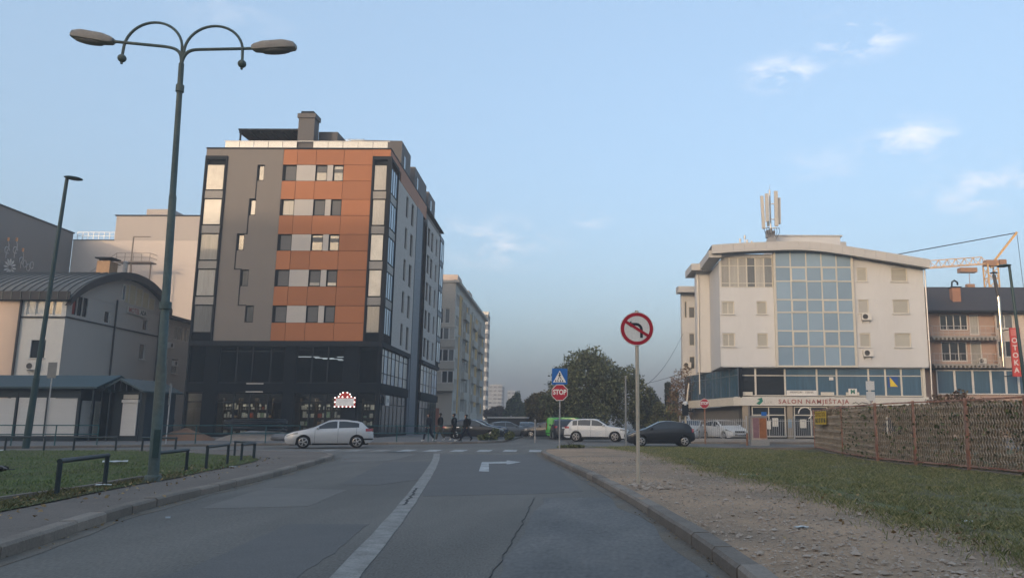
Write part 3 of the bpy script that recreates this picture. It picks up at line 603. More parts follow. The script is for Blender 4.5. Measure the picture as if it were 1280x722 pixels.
# stepped volumes running back on the left
def vol(x0, x1, y0, y1, z0, z1, name='wall', m=white_wall):
    q = MB(); q.box(x0, x1, y0, y1, z0, z1); return q.build(name, m, sb)
vol(9.5, 26.85, 67.25, 73.9, 6.05, 15.1); vol(11.6, 26.85, 69.2, 84, 6.05, 14.6); vol(14.1, 20.72, 67.06, 67.25, 6.05, 15.6)
S2 = Frame(8.3, 74, 0); vol(8.3, 12, 74, 75.6, 5.98, 15.5)
S3 = Frame(7.75, 83, 0)
wall('wall', S3, 0, 1.6, 5.9, 14.9, [(0.25, 0.55, 12.2, 14.0), (0.7, 1.35, 12.2, 13.4), (0.7, 1.3, 9.3, 10.6), (0.7, 1.3, 6.9, 8.2)], white_wall, sb, 0.15); vol(7.75, 12, 83.2, 84.6, 5.9, 14.9)
for h in [(0.25, 0.55, 12.2, 14.0), (0.7, 1.35, 12.2, 13.4), (0.7, 1.3, 9.3, 10.6), (0.7, 1.3, 6.9, 8.2)]: window(S3, *h, sb, cream_frame, pane_grey, 0.06, 0.07)
S2L = Frame(8.3, 83, -R(90))
# roofs: arched sheet edge with panels, overhanging soffits
for i in range(20):
    x0 = 8.75 + i * 0.92; x1 = x0 + 0.91
    if x0 > 27: break
    x1 = min(x1, 27.1); za, zb_ = roofz(x0), roofz(x1); q = MB()
    q.add([(x0, 66.0, za - 0.62), (x1, 66.0, zb_ - 0.62), (x1, 66.0, zb_ + 0.12), (x0, 66.0, za + 0.12), (x0, 66.06, za - 0.62), (x1, 66.06, zb_ - 0.62), (x1, 66.06, zb_ + 0.12), (x0, 66.06, za + 0.12)], [(0, 1, 2, 3), (4, 7, 6, 5), (0, 4, 5, 1), (1, 5, 6, 2), (2, 6, 7, 3), (3, 7, 4, 0)])
    q.build('roof_edge_panel', roof_trim, sb)
q = MB(); xs_ = np.linspace(8.75, 27.1, 16)
for a, c in zip(xs_[:-1], xs_[1:]):
    q.quad((a, 66.07, roofz(a) - 0.6), (c, 66.07, roofz(c) - 0.6), (c, 68, roofz(c) - 0.45), (a, 68, roofz(a) - 0.45)); q.quad((a, 66.07, roofz(a) + 0.1), (c, 66.07, roofz(c) + 0.1), (c, 69.4, roofz(c) + 0.2), (a, 69.4, roofz(a) + 0.2))
q.build('roof', soffit_m, sb, fix=False)
def soff(x0, x1, y0, y1, zf, zb):
    q = MB(); q.prism([(y0, zf), (y1, zb), (y1, zb + 0.7), (y0, zf + 0.62)], x0, x1, 'YZ'); return q.build('roof', roof_trim, sb)
soff(8.55, 9.6, 66.4, 73.6, 15.2, 15.45); soff(7.75, 11, 72.9, 79.0, 15.35, 15.7); soff(7.3, 10.5, 81.8, 84.8, 14.75, 15.0); vol(11.6, 26.8, 69.4, 84, 14.6, 15.6, 'roof', roof_trim)
fbox('roof_box', SF, U(15.1), U(21.1), 4.0, 9.0, 16.2, 18.15, white_wall, sb); fbox('roof_box_cap', SF, U(15.0), U(21.3), 3.9, 9.1, 18.15, 18.25, roof_trim, sb); fbox('roof_box_vent', SF, U(21.1), U(21.7), 4.2, 5.0, 17.2, 17.7, galv, sb)
fbox('chimney', SF, U(26.2), U(26.9), 0.5, 1.2, 14.5, 15.45, roof_trim, sb)
q = MB(); q.tube([(26.95, 66.9, 14.3), (26.95, 66.9, 6.2), (26.9, 67.0, 0.3)], 0.07, 8); q.build('downpipe', galv, sb)
q = MB(); q.tube([(8.45, 73.9, 15.0), (8.45, 73.9, 4.0)], 0.06, 8); q.build('downpipe', galv, sb)
# showroom floors
sx = [10.85, 12.38, 14.85, 17.52, 19.19, 21.86, 23.27, 24.6, 26.34]
for i, (a, c) in enumerate(zip(sx[:-1], sx[1:])):
    window(SF, U(a), U(c), 3.62, 5.98, sb, cream_frame, glass_blue2 if i not in (0, 1) else glass_dark, 0.35, 0.075, nh=(0.72,), name='showroom_window')
fbox('fascia', SF, U(10.6), U(26.7), 0.0, 0.6, 2.82, 3.55, mat('sign_fascia', (0.50, 0.49, 0.46), rough=0.7, var=0.06, stretch=(0.3, 1, 1)), sb)
fbox('soffit', SF, 0.1, U(26.8), 0.0, 0.5, 5.98, 6.045, soffit_m, sb); fbox('post', SF, U(26.36), U(26.6), 0.3, 0.6, 3.56, 5.98, cream_frame, sb)
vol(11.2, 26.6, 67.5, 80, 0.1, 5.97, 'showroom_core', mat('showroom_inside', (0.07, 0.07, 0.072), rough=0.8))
SL = Frame(7.6, 80.5, math.atan2(-13.6, 3.15)); LL = math.hypot(13.6, 3.15)
for i in range(7): window(SL, LL * i / 7, LL * (i + 1) / 7, 3.5, 5.95, sb, clad_blue, glass_blue2, 0.1, 0.06, nh=(0.75,), name='showroom_window')
fbox('fascia', SL, -0.3, LL, -0.35, 0.3, 2.8, 3.48, cream_frame, sb); fbox('wall', SL, -0.3, LL, 0.9, 1.1, 0.1, 2.8, mat('showroom_grey', (0.15, 0.15, 0.15), rough=0.9), sb); fbox('wall', SL, 0, LL, 0.25, 0.5, 3.48, 5.95, clad_dark, sb)
# ground floor shop front
gd = [(11.9, 12.9), (12.95, 14.6), (15.3, 17.9)]
for a, c in ((12.0, 14.8), (15.5, 18.3), (18.9, 21.5), (21.9, 24.5)):
    window(SF, U(a), U(c), 0.25, 2.75, sb, cream_frame, glass_dark, 0.3, 0.08, nv=1, nh=(0.72,), name='shop_window')
for a in (11.2, 14.9, 18.4, 21.55, 24.6): fbox('pillar', SF, U(a), U(a) + 0.45, 0.1, 0.45, 0.1, 2.8, mat('pillar_tan', (0.26, 0.22, 0.17), rough=0.8), sb)
for a, c, z, m_ in ((13.0, 13.5, 0.9, ware_m[0]), (13.6, 14.1, 1.1, ware_m[0]), (15.9, 16.4, 1.0, ware_m[0]), (14.9, 15.2, 1.0, glass_blue)): fbox('shop_poster', SF, U(a), U(c), -0.02, 0.02, z, z + 0.7, m_, sb)
q = MB(); q.tube([(16.4 + 0.55 * math.cos(R(t)), 67.2, 2.2 + 0.5 * math.sin(R(t))) for t in range(-60, 200, 20)], 0.05, 6); q.build('window_ornament', white_frame, sb)
# lettering, notices, flag and air conditioners
red_l = mat('sign_red', (0.26, 0.085, 0.075), rough=0.6); dk_l = mat('sign_dark', (0.03, 0.03, 0.03)); green_l = mat('sign_green', (0.02, 0.16, 0.12))
text_obj('SALON NAMJEŠTAJA', 0.50, red_l, sb, SF.at(U(17.1), -0.012, 3.14), 0.012, fit=5.85, bold=0.008)
text_obj('Lux', 0.5, mat('faded_letter', (0.36, 0.35, 0.33)), sb, SF.at(U(13.3), -0.010, 3.12), 0.006); q = MB(); q.prism([(0, 0), (0.35, 0.25), (0.1, 0.35), (0.5, 0.5), (0.6, 0.2), (0.3, -0.1)], -0.02, 0, 'XZ'); q.build('sign_emblem', green_l, sb, SF.at(U(12.3), -0.002, 2.98))
q = MB(); q.tube([(0, 0, 0), (0.3, 0, 0.12), (0.5, 0, -0.05), (0.8, 0, 0.1), (1.3, 0, 0.0)], 0.03, 5); q.build('sign_flourish', dk_l, sb, SF.at(U(20.3), -0.02, 3.0)); text_obj('V', 0.45, red_l, sb, SF.at(U(21.9), -0.012, 3.15), 0.012)
nb_ = fbox('notice_board', SF, U(14.95), U(17.45), 0.25, 0.31, 3.64, 4.08, white_frame, sb); text_obj('MRAMORI - TERMA', 0.23, dk_l, nb_, SF.at(U(16.2), 0.245, 3.92), 0.004)
for a, c in ((11.1, 12.1), (17.8, 18.9), (19.9, 21.0)): fbox('window_box', SF, U(a), U(c), 0.26, 0.34, 3.66, 3.95, cream_frame, sb)
ma_ = fbox('window_sign', SF, U(20.1), U(20.8), 0.22, 0.255, 3.7, 4.25, white_frame, sb); text_obj('M', 0.48, green_l, ma_, SF.at(U(20.45), 0.215, 3.98), 0.004, bold=0.02)
fbox('window_notice', SF, U(18.55), U(18.9), 0.3, 0.345, 4.95, 5.2, white_frame, sb)
fl = thing('flag', 'blue flag with a yellow triangle hanging behind the showroom window', 'flag', (23.9, 67.3, 4.5))
q = MB(); q.quad((23.45, 67.32, 4.35), (24.3, 67.32, 4.35), (24.3, 67.32, 5.25), (23.45, 67.32, 5.25)); q.quad((23.45, 67.33, 4.35), (23.45, 67.33, 5.25), (24.3, 67.33, 5.25), (24.3, 67.33, 4.35)); q.build('flag_field', mat('flag_blue', (0.03, 0.08, 0.25)), fl, fix=False)
q = MB(); q.prism([(23.62, 4.42), (24.28, 4.42), (23.62, 5.22)], 67.30, 67.312, 'XZ'); q.build('flag_triangle', mat('flag_yellow', (0.62, 0.46, 0.04)), fl)
ac_m = mat('ac_housing', (0.58, 0.56, 0.52), rough=0.5); ac_f = mat('ac_fan', (0.05, 0.05, 0.05), rough=0.5)
def ac(x, y, z, rz, label, s=1.0):
    a = thing('air_conditioner', label, 'air conditioner', (x, y, z), rz, 'outdoor air conditioner units')
    M = T(x, y, z, rz) @ Matrix.Diagonal((s, s, s, 1))
    cbox('housing', 0.82, 0.30, 0.56, ac_m, a, M @ T(-0.41, -0.36, 0)); cobj('fan_grille', 'acfan', lambda q: (q.lathe([(0.22, 0), (0.22, 0.02), (0.18, 0.02), (0.17, 0.005), (0.03, 0.005), (0.03, 0.02), (1e-5, 0.02)], 16)), ac_f, a, M @ T(-0.12, -0.362, 0.28, 0, R(90)))
    for dx in (-0.3, 0.3): cobj('bracket', 'acbr', lambda q: (q.box(-0.02, 0.02, -0.36, 0.0, -0.04, -0.005), q.bar((0, -0.3, -0.04), (0, -0.01, -0.25), 0.03)), galv, a, M @ T(dx, 0, 0))
ac(21.75, 67, 9.95, 0, 'upper air conditioner under a window on the white showroom facade'); ac(21.75, 67, 6.9, 0, 'lower air conditioner just above the showroom glazing')
ac(8.2, 82.95, 7.0, 0, 'air conditioner on the rear left step of the white building')
# mobile phone mast on the roof
am = thing('antenna_mast', 'rooftop mobile antenna mast with upright panel antennas on the white building', 'antenna', (14.4, 69, 16.3))
ant = mat('antenna_panel', (0.45, 0.43, 0.40), rough=0.5); 
q = MB(); q.tube([(14.4, 69, 16.2), (14.4, 69, 21.9)], 0.07, 8); q.tube([(14.4, 69, 21.9), (14.4, 69, 22.4)], 0.015, 5); q.build('mast_pole', galv, am)
q = MB(); q.prism([(13.7, 16.2), (15.1, 16.2), (14.9, 17.0), (14.7, 17.5), (14.1, 17.5), (13.9, 17.0)], 68.7, 69.3, 'XZ'); q.build('mast_base', mat('mast_grey', (0.25, 0.25, 0.25), rough=0.6), am)
for x, y, z0, z1, w_, tilt in ((13.75, 68.8, 18.3, 21.3, 0.28, -0.03), (14.05, 68.55, 18.9, 21.45, 0.30, 0), (14.28, 69.4, 18.7, 21.3, 0.2, 0), (14.85, 68.6, 18.5, 21.7, 0.32, 0.01), (15.2, 69.0, 18.8, 21.2, 0.22, 0.02)):
    cbox('antenna_panel', w_, 0.16, z1 - z0, ant, am, T(x - w_ / 2, y, z0, 0, 0, tilt))
q = MB()
for z in (18.4, 19.2, 20.6):
    for x, y in ((13.75, 68.9), (14.85, 68.75), (15.2, 69.05), (14.05, 68.7)): q.bar((14.4, 69, z), (x, y, z), 0.05)
q.build('mast_arms', galv, am)
q = MB(); random.seed(3)
for k in range(6): q.box(14.15 + 0.12 * k - 0.2, 14.33 + 0.12 * k - 0.2, 68.75, 69.2, 17.4 + random.random() * 0.4, 17.9 + random.random() * 0.5)
q.build('radio_units', mat('radio_grey', (0.22, 0.22, 0.23), rough=0.6), am)
q = MB()
for k in range(7): x = 13.75 + 0.22 * k; q.tube([(x, 68.75, 18.4), (x + 0.05, 68.7, 17.9 + 0.1 * random.random()), (14.2 + 0.1 * k, 68.9, 17.4)], 0.022, 5)
q.build('cables', frame_dark, am)
ra = thing('roof_aerials', 'cluster of small aerials on the arched roof left of the antenna mast', 'antenna', (11.9, 68, 16.0))
for k, (x, h_) in enumerate(((11.5, 0.9), (11.9, 1.2), (12.1, 0.8), (12.5, 0.7))): q = MB(); q.tube([(x, 68, 15.9), (x, 68, 16.2 + h_)], 0.03, 6); q.lathe([(0.09, 0), (0.09, 0.3), (1e-5, 0.32)], 8, off=(x, 68, 16.0 + h_)); q.build('aerial', galv, ra)

# ------------------------------------------------------------------ brown house with balconies beside it
bh = thing('balcony_house', 'pinkish brown house with two railed balconies and dark tiled roof', 'building', (35, 76, 0))
BF = Frame(27.0, 76, 0); V = lambda x: x - 27.0
brown = mat('brown_render', (0.42, 0.30, 0.245), rough=0.9, var=0.07, scale=0.3, fine=12, fvar=0.05); cream = mat('cream_render', (0.56, 0.48, 0.41), rough=0.9, var=0.05, scale=0.3, fine=12, fvar=0.04)
bw = [(31.75, 34.45, 10.2, 11.7), (34.6, 35.5, 9.75, 11.7), (31.75, 34.2, 7.2, 9.1), (34.5, 35.6, 6.85, 9.1)]
wall('wall', BF, V(27.0), V(36.9), 6.6, 12.0, [(V(a), V(c), d, e) for a, c, d, e in bw], brown, bh, 0.12)
BG = Frame(27.0, 75.6, 0)
cw = [(36.95, 38.6, 10.3, 11.7), (40.4, 42.0, 10.3, 11.7), (36.95, 38.4, 7.6, 9.2), (40.4, 42.0, 7.6, 9.2)]
wall('wall', BG, V(36.85), V(46), 6.2, 12.0, [(V(a), V(c), d, e) for a, c, d, e in cw], cream, bh, 0.12)
for i, (a, c, d, e) in enumerate(bw): window(BF, V(a), V(c), d, e, bh, white_frame, [glass_dark, pane_curtain, glass_dark, pane_curtain][i], 0.06, 0.09, nv=[3, 0, 2, 0][i])
for i, (a, c, d, e) in enumerate(cw): window(BG, V(a), V(c), d, e, bh, white_frame, [pane_grey, pane_grey, glass_dark, pane_curtain][i], 0.06, 0.09, nv=1, sill=white_wall)
q = MB(); q.box(27.0, 36.84, 76.2, 88, 0, 12); q.box(36.9, 46, 75.8, 88, 0, 12); q.build('building_core', brown, bh)
rf = mat('roof_tile', (0.055, 0.05, 0.052), rough=0.8, var=0.1, fine=12, fvar=0.2, stretch=(1, 1, 4), bump=0.3)
q = MB(); q.prism([(74.9, 11.95), (75.1, 11.8), (88, 11.8), (88, 15.5), (80.8, 15.2)], 26.5, 47, 'YZ'); roof_o = q.build('roof', rf, bh)
fbox('gutter', BF, V(26.5), V(47), -1.25, -1.1, 11.78, 11.95, frame_dark, roof_o)
ck = MB(); ck.box(33.6, 34.4, 77, 77.7, 12.5, 14.5); cko = ck.build('chimney', mat('brick_chimney', (0.33, 0.17, 0.11), rough=0.85, fine=18, fvar=0.2), bh)
ck = MB(); ck.box(33.5, 34.5, 76.9, 77.8, 14.5, 14.6); ck.tube([(33.7, 77.3, 14.6), (33.75, 77.3, 15.1), (34.0, 77.3, 15.25), (34.25, 77.3, 15.1), (34.3, 77.3, 14.8)], 0.09, 8); ck.build('chimney_cowl', frame_dark, cko)
rail_w = mat('balcony_rail', (0.45, 0.42, 0.40), rough=0.5)
for zf in (9.35, 6.75):
    bo = fbox('balcony', BF, V(30.4), V(36.6), -1.3, 0.0, zf, zf + 0.16, concrete, bh)
    for k in range(16): fbox('joist', BF, V(30.5) + 0.385 * k, V(30.5) + 0.385 * k + 0.16, -1.4, -0.05, zf - 0.22, zf - 0.01, concrete, bo)
    q = MB(); 
    for zz in (0.95, 0.3): q.tube([(30.45, 76, zf + 0.16 + zz), (30.45, 74.75, zf + 0.16 + zz), (36.55, 74.75, zf + 0.16 + zz), (36.55, 76, zf + 0.16 + zz)], 0.025, 6)
    q.build('handrail', rail_w, bo)
    for k in range(13): cobj('baluster', 'bal1', lambda q: q.tube([(0, 0, 0), (0, 0, 0.95)], 0.016, 5), rail_w, bo, T(30.5 + 0.5 * k, 74.75, zf + 0.16))
ac(35.4, 75.9, 7.0, 0, 'pair-mounted air conditioner on the lower balcony of the brown house', 0.9)
gx2 = [30.9, 32.6, 34.3, 36.0, 37.4, 38.6, 40.2, 42.0]
for a, c in zip(gx2[:-1], gx2[1:]): window(BF, V(a), V(c), 4.1, 6.4, bh, white_frame, glass_blue2, -0.5, 0.10, name='shop_window')
fbox('wall', BF, V(27), V(46), -0.4, 0.2, 0.1, 4.05, brown, bh); fbox('shop_fascia', BF, V(27), V(46), -0.6, 0.0, 6.42, 6.58, frame_dark, bh)
fp = thing('flue_pipe', 'tall shiny steel flue pipe fixed to the brown house', 'chimney', (36.75, 74.6, 6.5))
q = MB(); q.tube([(36.75, 74.4, 6.6), (36.75, 74.4, 13.2)], 0.16, 12); q.build('pipe', mat('shiny_flue', (0.7, 0.66, 0.58), rough=0.2, metal=0.9), fp, smooth=True)
q = MB(); q.tube([(36.75, 74.4, 13.2), (36.5, 74.4, 15.3)], 0.16, 12); q.build('upper_pipe', mat('dark_flue', (0.05, 0.045, 0.045), rough=0.5), fp, smooth=True)
q = MB(); q.lathe([(0.34, 0), (0.36, 0.04), (1e-5, 0.16)], 12, off=(36.5, 74.4, 15.45)); q.tube([(36.5, 74.4, 15.3), (36.5, 74.4, 15.5)], 0.05, 6); q.build('rain_cap', frame_dark, fp)
os_ = thing('vertical_sign', 'red vertical sign reading OTOKA projecting from the brown house', 'sign', (37.3, 73.3, 7))
q = MB(); q.box(36.95, 37.85, 73.1, 73.3, 5.65, 10.1); q.build('sign_panel', mat('sign_red_panel', (0.50, 0.055, 0.045), rough=0.5, var=0.08), os_)
q = MB(); q.box(37.0, 37.8, 73.08, 73.095, 9.35, 9.95); q.build('sign_header', mat('sign_red_pale', (0.55, 0.16, 0.14), rough=0.5), os_)
for i, c_ in enumerate('OTOKA'): text_obj(c_, 0.66, white_frame, os_, T(37.28, 73.09, 8.92 - 0.68 * i), 0.008, bold=0.015)
for i in range(5): q = MB(); q.box(37.6, 37.74, 73.085, 73.095, 8.0 - 0.44 * i, 8.3 - 0.44 * i); q.build('yellow_mark', mat('sign_yellow', (0.65, 0.42, 0.05)), os_)
q = MB(); q.bar((37.3, 73.2, 10.05), (37.3, 75.6, 10.05), 0.06); q.bar((37.3, 73.2, 5.8), (37.3, 75.6, 5.8), 0.06); q.build('sign_bracket', frame_dark, os_)
# ------------------------------------------------------------------ motel with a vaulted roof, far left
motel_w = mat('motel_render', (0.64, 0.61, 0.56), rough=0.9, var=0.08, scale=0.25, fine=12, fvar=0.05, stretch=(1, 1, 0.2)); motel_g = mat('motel_grey_render', (0.46, 0.43, 0.395), rough=0.9, var=0.08, scale=0.25, fine=12, fvar=0.05, stretch=(1, 1, 0.4)); motel_sun = mat('motel_sun_tinted_render', (0.56, 0.43, 0.34), rough=0.9, var=0.06, scale=0.3, fine=12, fvar=0.05)
roof_m = mat('ribbed_roof', (0.115, 0.115, 0.108), rough=0.6, var=0.15, scale=0.8, fine=10, fvar=0.12)
fascia_m = mat('roof_fascia', (0.055, 0.052, 0.052), rough=0.7, var=0.1)
mo = thing('motel_building', 'pale motel building with vaulted ribbed roof behind the kiosks', 'building', (-48, 60, 0))
MF = Frame(-62, 60, 0); MS = Frame(-41.0, 60, ANG); m_ = lambda x: x + 62
fh = [(m_(-43.35), m_(-42.25), 6.0, 7.35)] + [(m_(-44.0) + 0.68 * i, m_(-44.0) + 0.68 * i + 0.62, 9.25, 10.35) for i in range(4)]
wall('wall', MF, m_(-44.45), m_(-41.0), 0, 10.6, fh, motel_w, mo, 0.15)
wall('wall', MF, 0, m_(-44.45), 0, 10.6, [(m_(-47.6), m_(-46.3), 9.0, 10.2)], motel_sun, mo, 0.15)  # warm sunlight on this left part is put into the wall colour
for i, h in enumerate(fh): window(MF, *h, mo, white_frame if i else frame_dark, [glass_dark, glass_blue, glass_blue, pane_grey, pane_grey][i], 0.08, 0.07, nv=1 if i == 0 else 0, sill=white_frame if i == 0 else None)
window(MF, m_(-47.6), m_(-46.3), 9.0, 10.2, mo, white_frame, pane_grey, 0.08, 0.07, sill=white_frame)
fbox('string_course', MF, m_(-44.3), m_(-41.0), -0.06, 0.0, 9.0, 9.14, fascia_m, mo)
arc = [(-0.3, 10.5), (0.5, 11.2), (1.3, 11.75), (2.6, 12.4), (4.3, 13.05), (6.5, 13.7), (8.3, 13.95), (10.0, 13.9), (11.8, 13.6), (13.4, 13.05), (14.7, 12.2), (15.3, 11.7)]
az = lambda s: float(np.interp(s, [a for a, _ in arc], [z for _, z in arc]))
sh = [(0.7, 1.25, 9.4, 10.75), (1.35, 1.95, 9.4, 10.9), (2.05, 2.65, 9.4, 10.9), (5.1, 5.9, 9.3, 10.3), (11.2, 12.0, 9.4, 10.35), (11.0, 12.0, 6.8, 8.2), (11.3, 12.1, 3.9, 5.1)]
wall('wall', MS, 0, 14.6, 0, 11.0, sh, motel_g, mo, 0.15)
for i, h in enumerate(sh): window(MS, *h, mo, white_frame if i > 2 else frame_dark, [mat('red_curtain', (0.3, 0.05, 0.04)), glass_dark, glass_dark, glass_dark, glass_dark, pane_grey, glass_dark][i], 0.07, 0.06, sill=white_frame if i == 5 else None)
q = MB(); us = [0.55] + list(np.linspace(1, 14.4, 16)); q.prism([(0.5, 11.01)] + [(14.6, 11.01), (14.6, az(14.6) - 0.5)] + [(s, max(11.02, az(s) - 0.5)) for s in us[::-1]], 0.0, 0.25, 'XZ'); q.build('gable_wall', motel_g, mo, MS.M)
for i in range(5):
    a = 7.3 + 1.12 * i; zt = min(az(a), az(a + 1.0)) - 0.85
    if i == 0: window(MS, a, a + 0.45, 11.5, zt - 0.1, mo, white_frame, glass_blue2, -0.05, 0.06); window(MS, a + 0.5, a + 1.05, 11.4, zt, mo, cream_frame, mat('cream_panel', (0.50, 0.44, 0.30), rough=0.6), -0.04, 0.05)
    else: window(MS, a, a + 1.05, 11.35, zt, mo, cream_frame, MATS['cream_panel'], -0.04, 0.05)
fbox('string_course', MS, 0, 14.6, -0.05, 0.0, 9.05, 9.17, fascia_m, mo)
for s in (6.55, 13.9): q = MB(); q.tube([(s, -0.12, 11.4), (s, -0.12, 0.2)], 0.07, 8); q.build('downpipe', fascia_m, mo, MS.M)
q = MB(); q.tube([(-44.35, 59.85, 10.5), (-44.35, 59.85, 0.2)], 0.09, 8); q.build('downpipe', fascia_m, mo)
q = MB(); q.tube([(14.9, -0.3, 11.9), (14.9, -0.3, 11.3), (14.1, -0.12, 10.6), (14.1, -0.12, 9.6)], 0.06, 8); q.build('gutter_outlet', fascia_m, mo, MS.M)
# vault: ribs run with the slope; skin from x -62 to just past the gable
q = MB(); S_ = [s for s, _ in arc]
fine_s = list(np.linspace(-0.3, 15.3, 26))
def vp(s, x, dz=0): return (x - 0.055 * s * 0, 60 + s, az(s) + dz)
for a, c in zip(fine_s[:-1], fine_s[1:]): q.quad(vp(a, -62), vp(a, -40.55 - 0.055 * a), vp(c, -40.55 - 0.055 * c), vp(c, -62))
q.build('roof', roof_m, mo, fix=False)
for k in range(34):
    x = -40.75 - 0.62 * k; q = MB(); rp_ = [vp(s, x - 0.055 * s, 0.03) for s in fine_s]
    for a, c in zip(rp_[:-1], rp_[1:]): q.bar(a, c, 0.07, 0.09)
    q.build('roof_rib', roof_m, mo)
q = MB()
for a, c in zip(fine_s[:-1], fine_s[1:]):
    pa, pc = vp(a, -40.5 - 0.055 * a, 0.06), vp(c, -40.5 - 0.055 * c, 0.06); da, dc = (pa[0], pa[1], pa[2] - 0.62), (pc[0], pc[1], pc[2] - 0.62)
    q.quad(pa, pc, dc, da); q.quad(da, dc, (dc[0] - 0.5, dc[1], dc[2]), (da[0] - 0.5, da[1], da[2]))
q.box(-62, -40.55, 59.55, 59.62, 10.35, 11.0); q.box(-62, -40.55, 59.62, 60.2, 10.35, 10.4); q.build('roof_fascia', fascia_m, mo, fix=False)
for k in range(30): fbox('fascia_batten', MF, m_(-40.7) - 0.7 * k - 0.06, m_(-40.7) - 0.7 * k, -0.5, -0.455, 10.36, 10.98, roof_m, mo)
q = MB(); q.prism([(-61.9, 60.3), (-41.4, 60.3), (-42.2, 74.5), (-61.9, 74.5)], 0, 10.4, 'XY'); q.build('building_core', motel_g, mo)
q = MB(); q.box(-43.3, -42.2, 66.5, 67.6, 13.2, 14.75); chm = q.build('chimney', mat('boarded_chimney', (0.38, 0.24, 0.14), rough=0.8, fine=8, fvar=0.25, stretch=(3, 3, 0.2)), mo); q = MB(); q.box(-43.45, -42.05, 66.35, 67.75, 14.95, 15.05); q.box(-43.2, -43.1, 66.6, 66.7, 14.75, 14.95); q.box(-42.4, -42.3, 66.6, 66.7, 14.75, 14.95); q.build('chimney_cap', frame_dark, chm)
q = MB(); q.tube([(-41.9, 68.2, 13.2), (-41.9, 68.2, 14.9)], 0.18, 10); q.lathe([(0.25, 0), (1e-5, 0.15)], 10, off=(-41.9, 68.2, 14.95)); q.build('vent_pipe', galv, mo)
ms_ = fbox('motel_sign', MS, 8.25, 11.5, -0.1, -0.03, 10.55, 11.15, cream_frame, mo); text_obj('MOTEL', 0.62, mat('motel_red', (0.36, 0.12, 0.10)), ms_, MS.at(9.35, -0.105, 10.84), 0.004, sx=0.9, bold=0.01); text_obj('ADA', 0.56, mat('motel_dark', (0.05, 0.06, 0.07)), ms_, MS.at(10.9, -0.105, 10.84), 0.004, sx=0.85, bold=0.01)
ac(-42.9, 60, 5.1, 0, 'air conditioner under the motel front window'); 
# annex behind it
an = thing('annex_building', 'low grey annex between the motel and the dark corner building', 'building', (-42, 78, 0))
AN = Frame(-41.8, 74.7, ANG)
ah = [(0.5, 1.4, 9.2, 10.4), (0.6, 1.5, 5.9, 7.4), (2.4, 3.6, 5.9, 7.4), (0.6, 1.5, 2.6, 4.2), (2.4, 3.6, 2.6, 4.2)] + [(2.3 + 0.85 * i, 3.1 + 0.85 * i, 9.2, 10.5) for i in range(4)]
wall('wall', AN, 0, 8, 0, 11, ah, motel_g, an, 0.15)
for i, h in enumerate(ah): window(AN, *h, an, white_frame, pane_grey if i < 5 else pane_curtain, 0.07, 0.06, sill=white_frame if i in (1, 2) else None)
fbox('roof', AN, -0.3, 8.2, -0.5, 9, 11.0, 11.3, fascia_m, an); q = MB(); q.box(-55, -42.4, 75.5, 84, 0, 10.99); q.build('building_core', motel_g, an)
ac(-41.55, 75.6, 8.2, ANG, 'upper air conditioner on the annex wall left of the big lamp post', 0.9); ac(-41.75, 77.0, 6.6, ANG, 'air conditioner above the annex sill right of the big lamp post', 0.9)
# grey hall and white building behind
gh = thing('grey_hall', 'windowless dark grey hall rising behind the motel roof', 'building', (-80, 80, 0))
q = MB(); q.prism([(-70.93, 86), (-71.9, 104.9), (-110, 104.9), (-110, 86)], 0, 26.2, 'XY'); q.build('wall', mat('hall_cladding', (0.165, 0.16, 0.155), rough=0.7, var=0.05, scale=0.1, fine=4, fvar=0.03), gh)
q = MB(); q.prism([(-70.78, 85.9), (-71.75, 104.95), (-72.1, 104.95), (-71.1, 85.9)], 26.2, 26.36, 'XY'); q.build('roof_edge', frame_dark, gh)
wbm = mat('white_hall_render', (0.60, 0.52, 0.46), rough=0.9, var=0.03, scale=0.1, fine=4, fvar=0.02)
wb_ = thing('white_hall', 'tall blank pinkish white building behind the motel with steel stair', 'building', (-60, 105, 0))
q = MB(); q.box(-71.9, -40, 105, 130, 0, 25.3); q.build('wall', wbm, wb_); q = MB(); q.box(-66.4, -40, 105.01, 130, 25.3, 28.7); q.build('upper_storey', mat('white_hall_upper', (0.44, 0.39, 0.355), rough=0.9, var=0.03, scale=0.1), wb_)
q = MB(); q.box(-66.6, -40, 104.9, 130, 28.7, 28.85); q.build('roof_edge', frame_dark, wb_); q = MB(); q.box(-63.6, -60.1, 107, 112, 28.85, 30.2); q.build('roof_box', MATS['white_hall_upper'], wb_)
q = MB(); q.box(-71.9, -66.4, 104.95, 105.1, 25.3, 25.42); q.build('roof_edge', frame_dark, wb_)
q = MB()
for k in range(8): x = -71.6 + 0.72 * k; q.bar((x, 105.3, 25.4), (x, 105.3, 26.5), 0.05)
q.bar((-71.6, 105.3, 26.5), (-66.5, 105.3, 26.5), 0.05); q.bar((-71.6, 105.3, 26.0), (-66.5, 105.3, 26.0), 0.04); q.build('roof_railing', galv, wb_)
stair_m = mat('stair_steel', (0.20, 0.165, 0.14), rough=0.7)
st_ = thing('steel_stair', 'steel escape stair and platform in front of the pinkish white wall', 'stair', (-60.5, 101.5, 12))
q = MB(); q.box(-63.2, -58.9, 100.8, 102.4, 21.5, 21.65); q.build('platform', stair_m, st_)
q = MB()
for k in range(9): q.box(-63.2 - 0.36 * (k + 1), -63.2 - 0.36 * k, 100.8, 102.0, 21.3 - 0.28 * k, 21.36 - 0.28 * k)
q.build('steps', stair_m, st_)
q = MB()
for zz in (0.55, 1.1):
    q.bar((-63.2, 100.8, 21.6 + zz), (-58.9, 100.8, 21.6 + zz), 0.05); q.bar((-63.2, 100.8, 21.6 + zz), (-66.4, 100.8, 19.1 + zz), 0.05); q.bar((-58.9, 100.8, 21.6 + zz), (-58.9, 102.4, 21.6 + zz), 0.05)
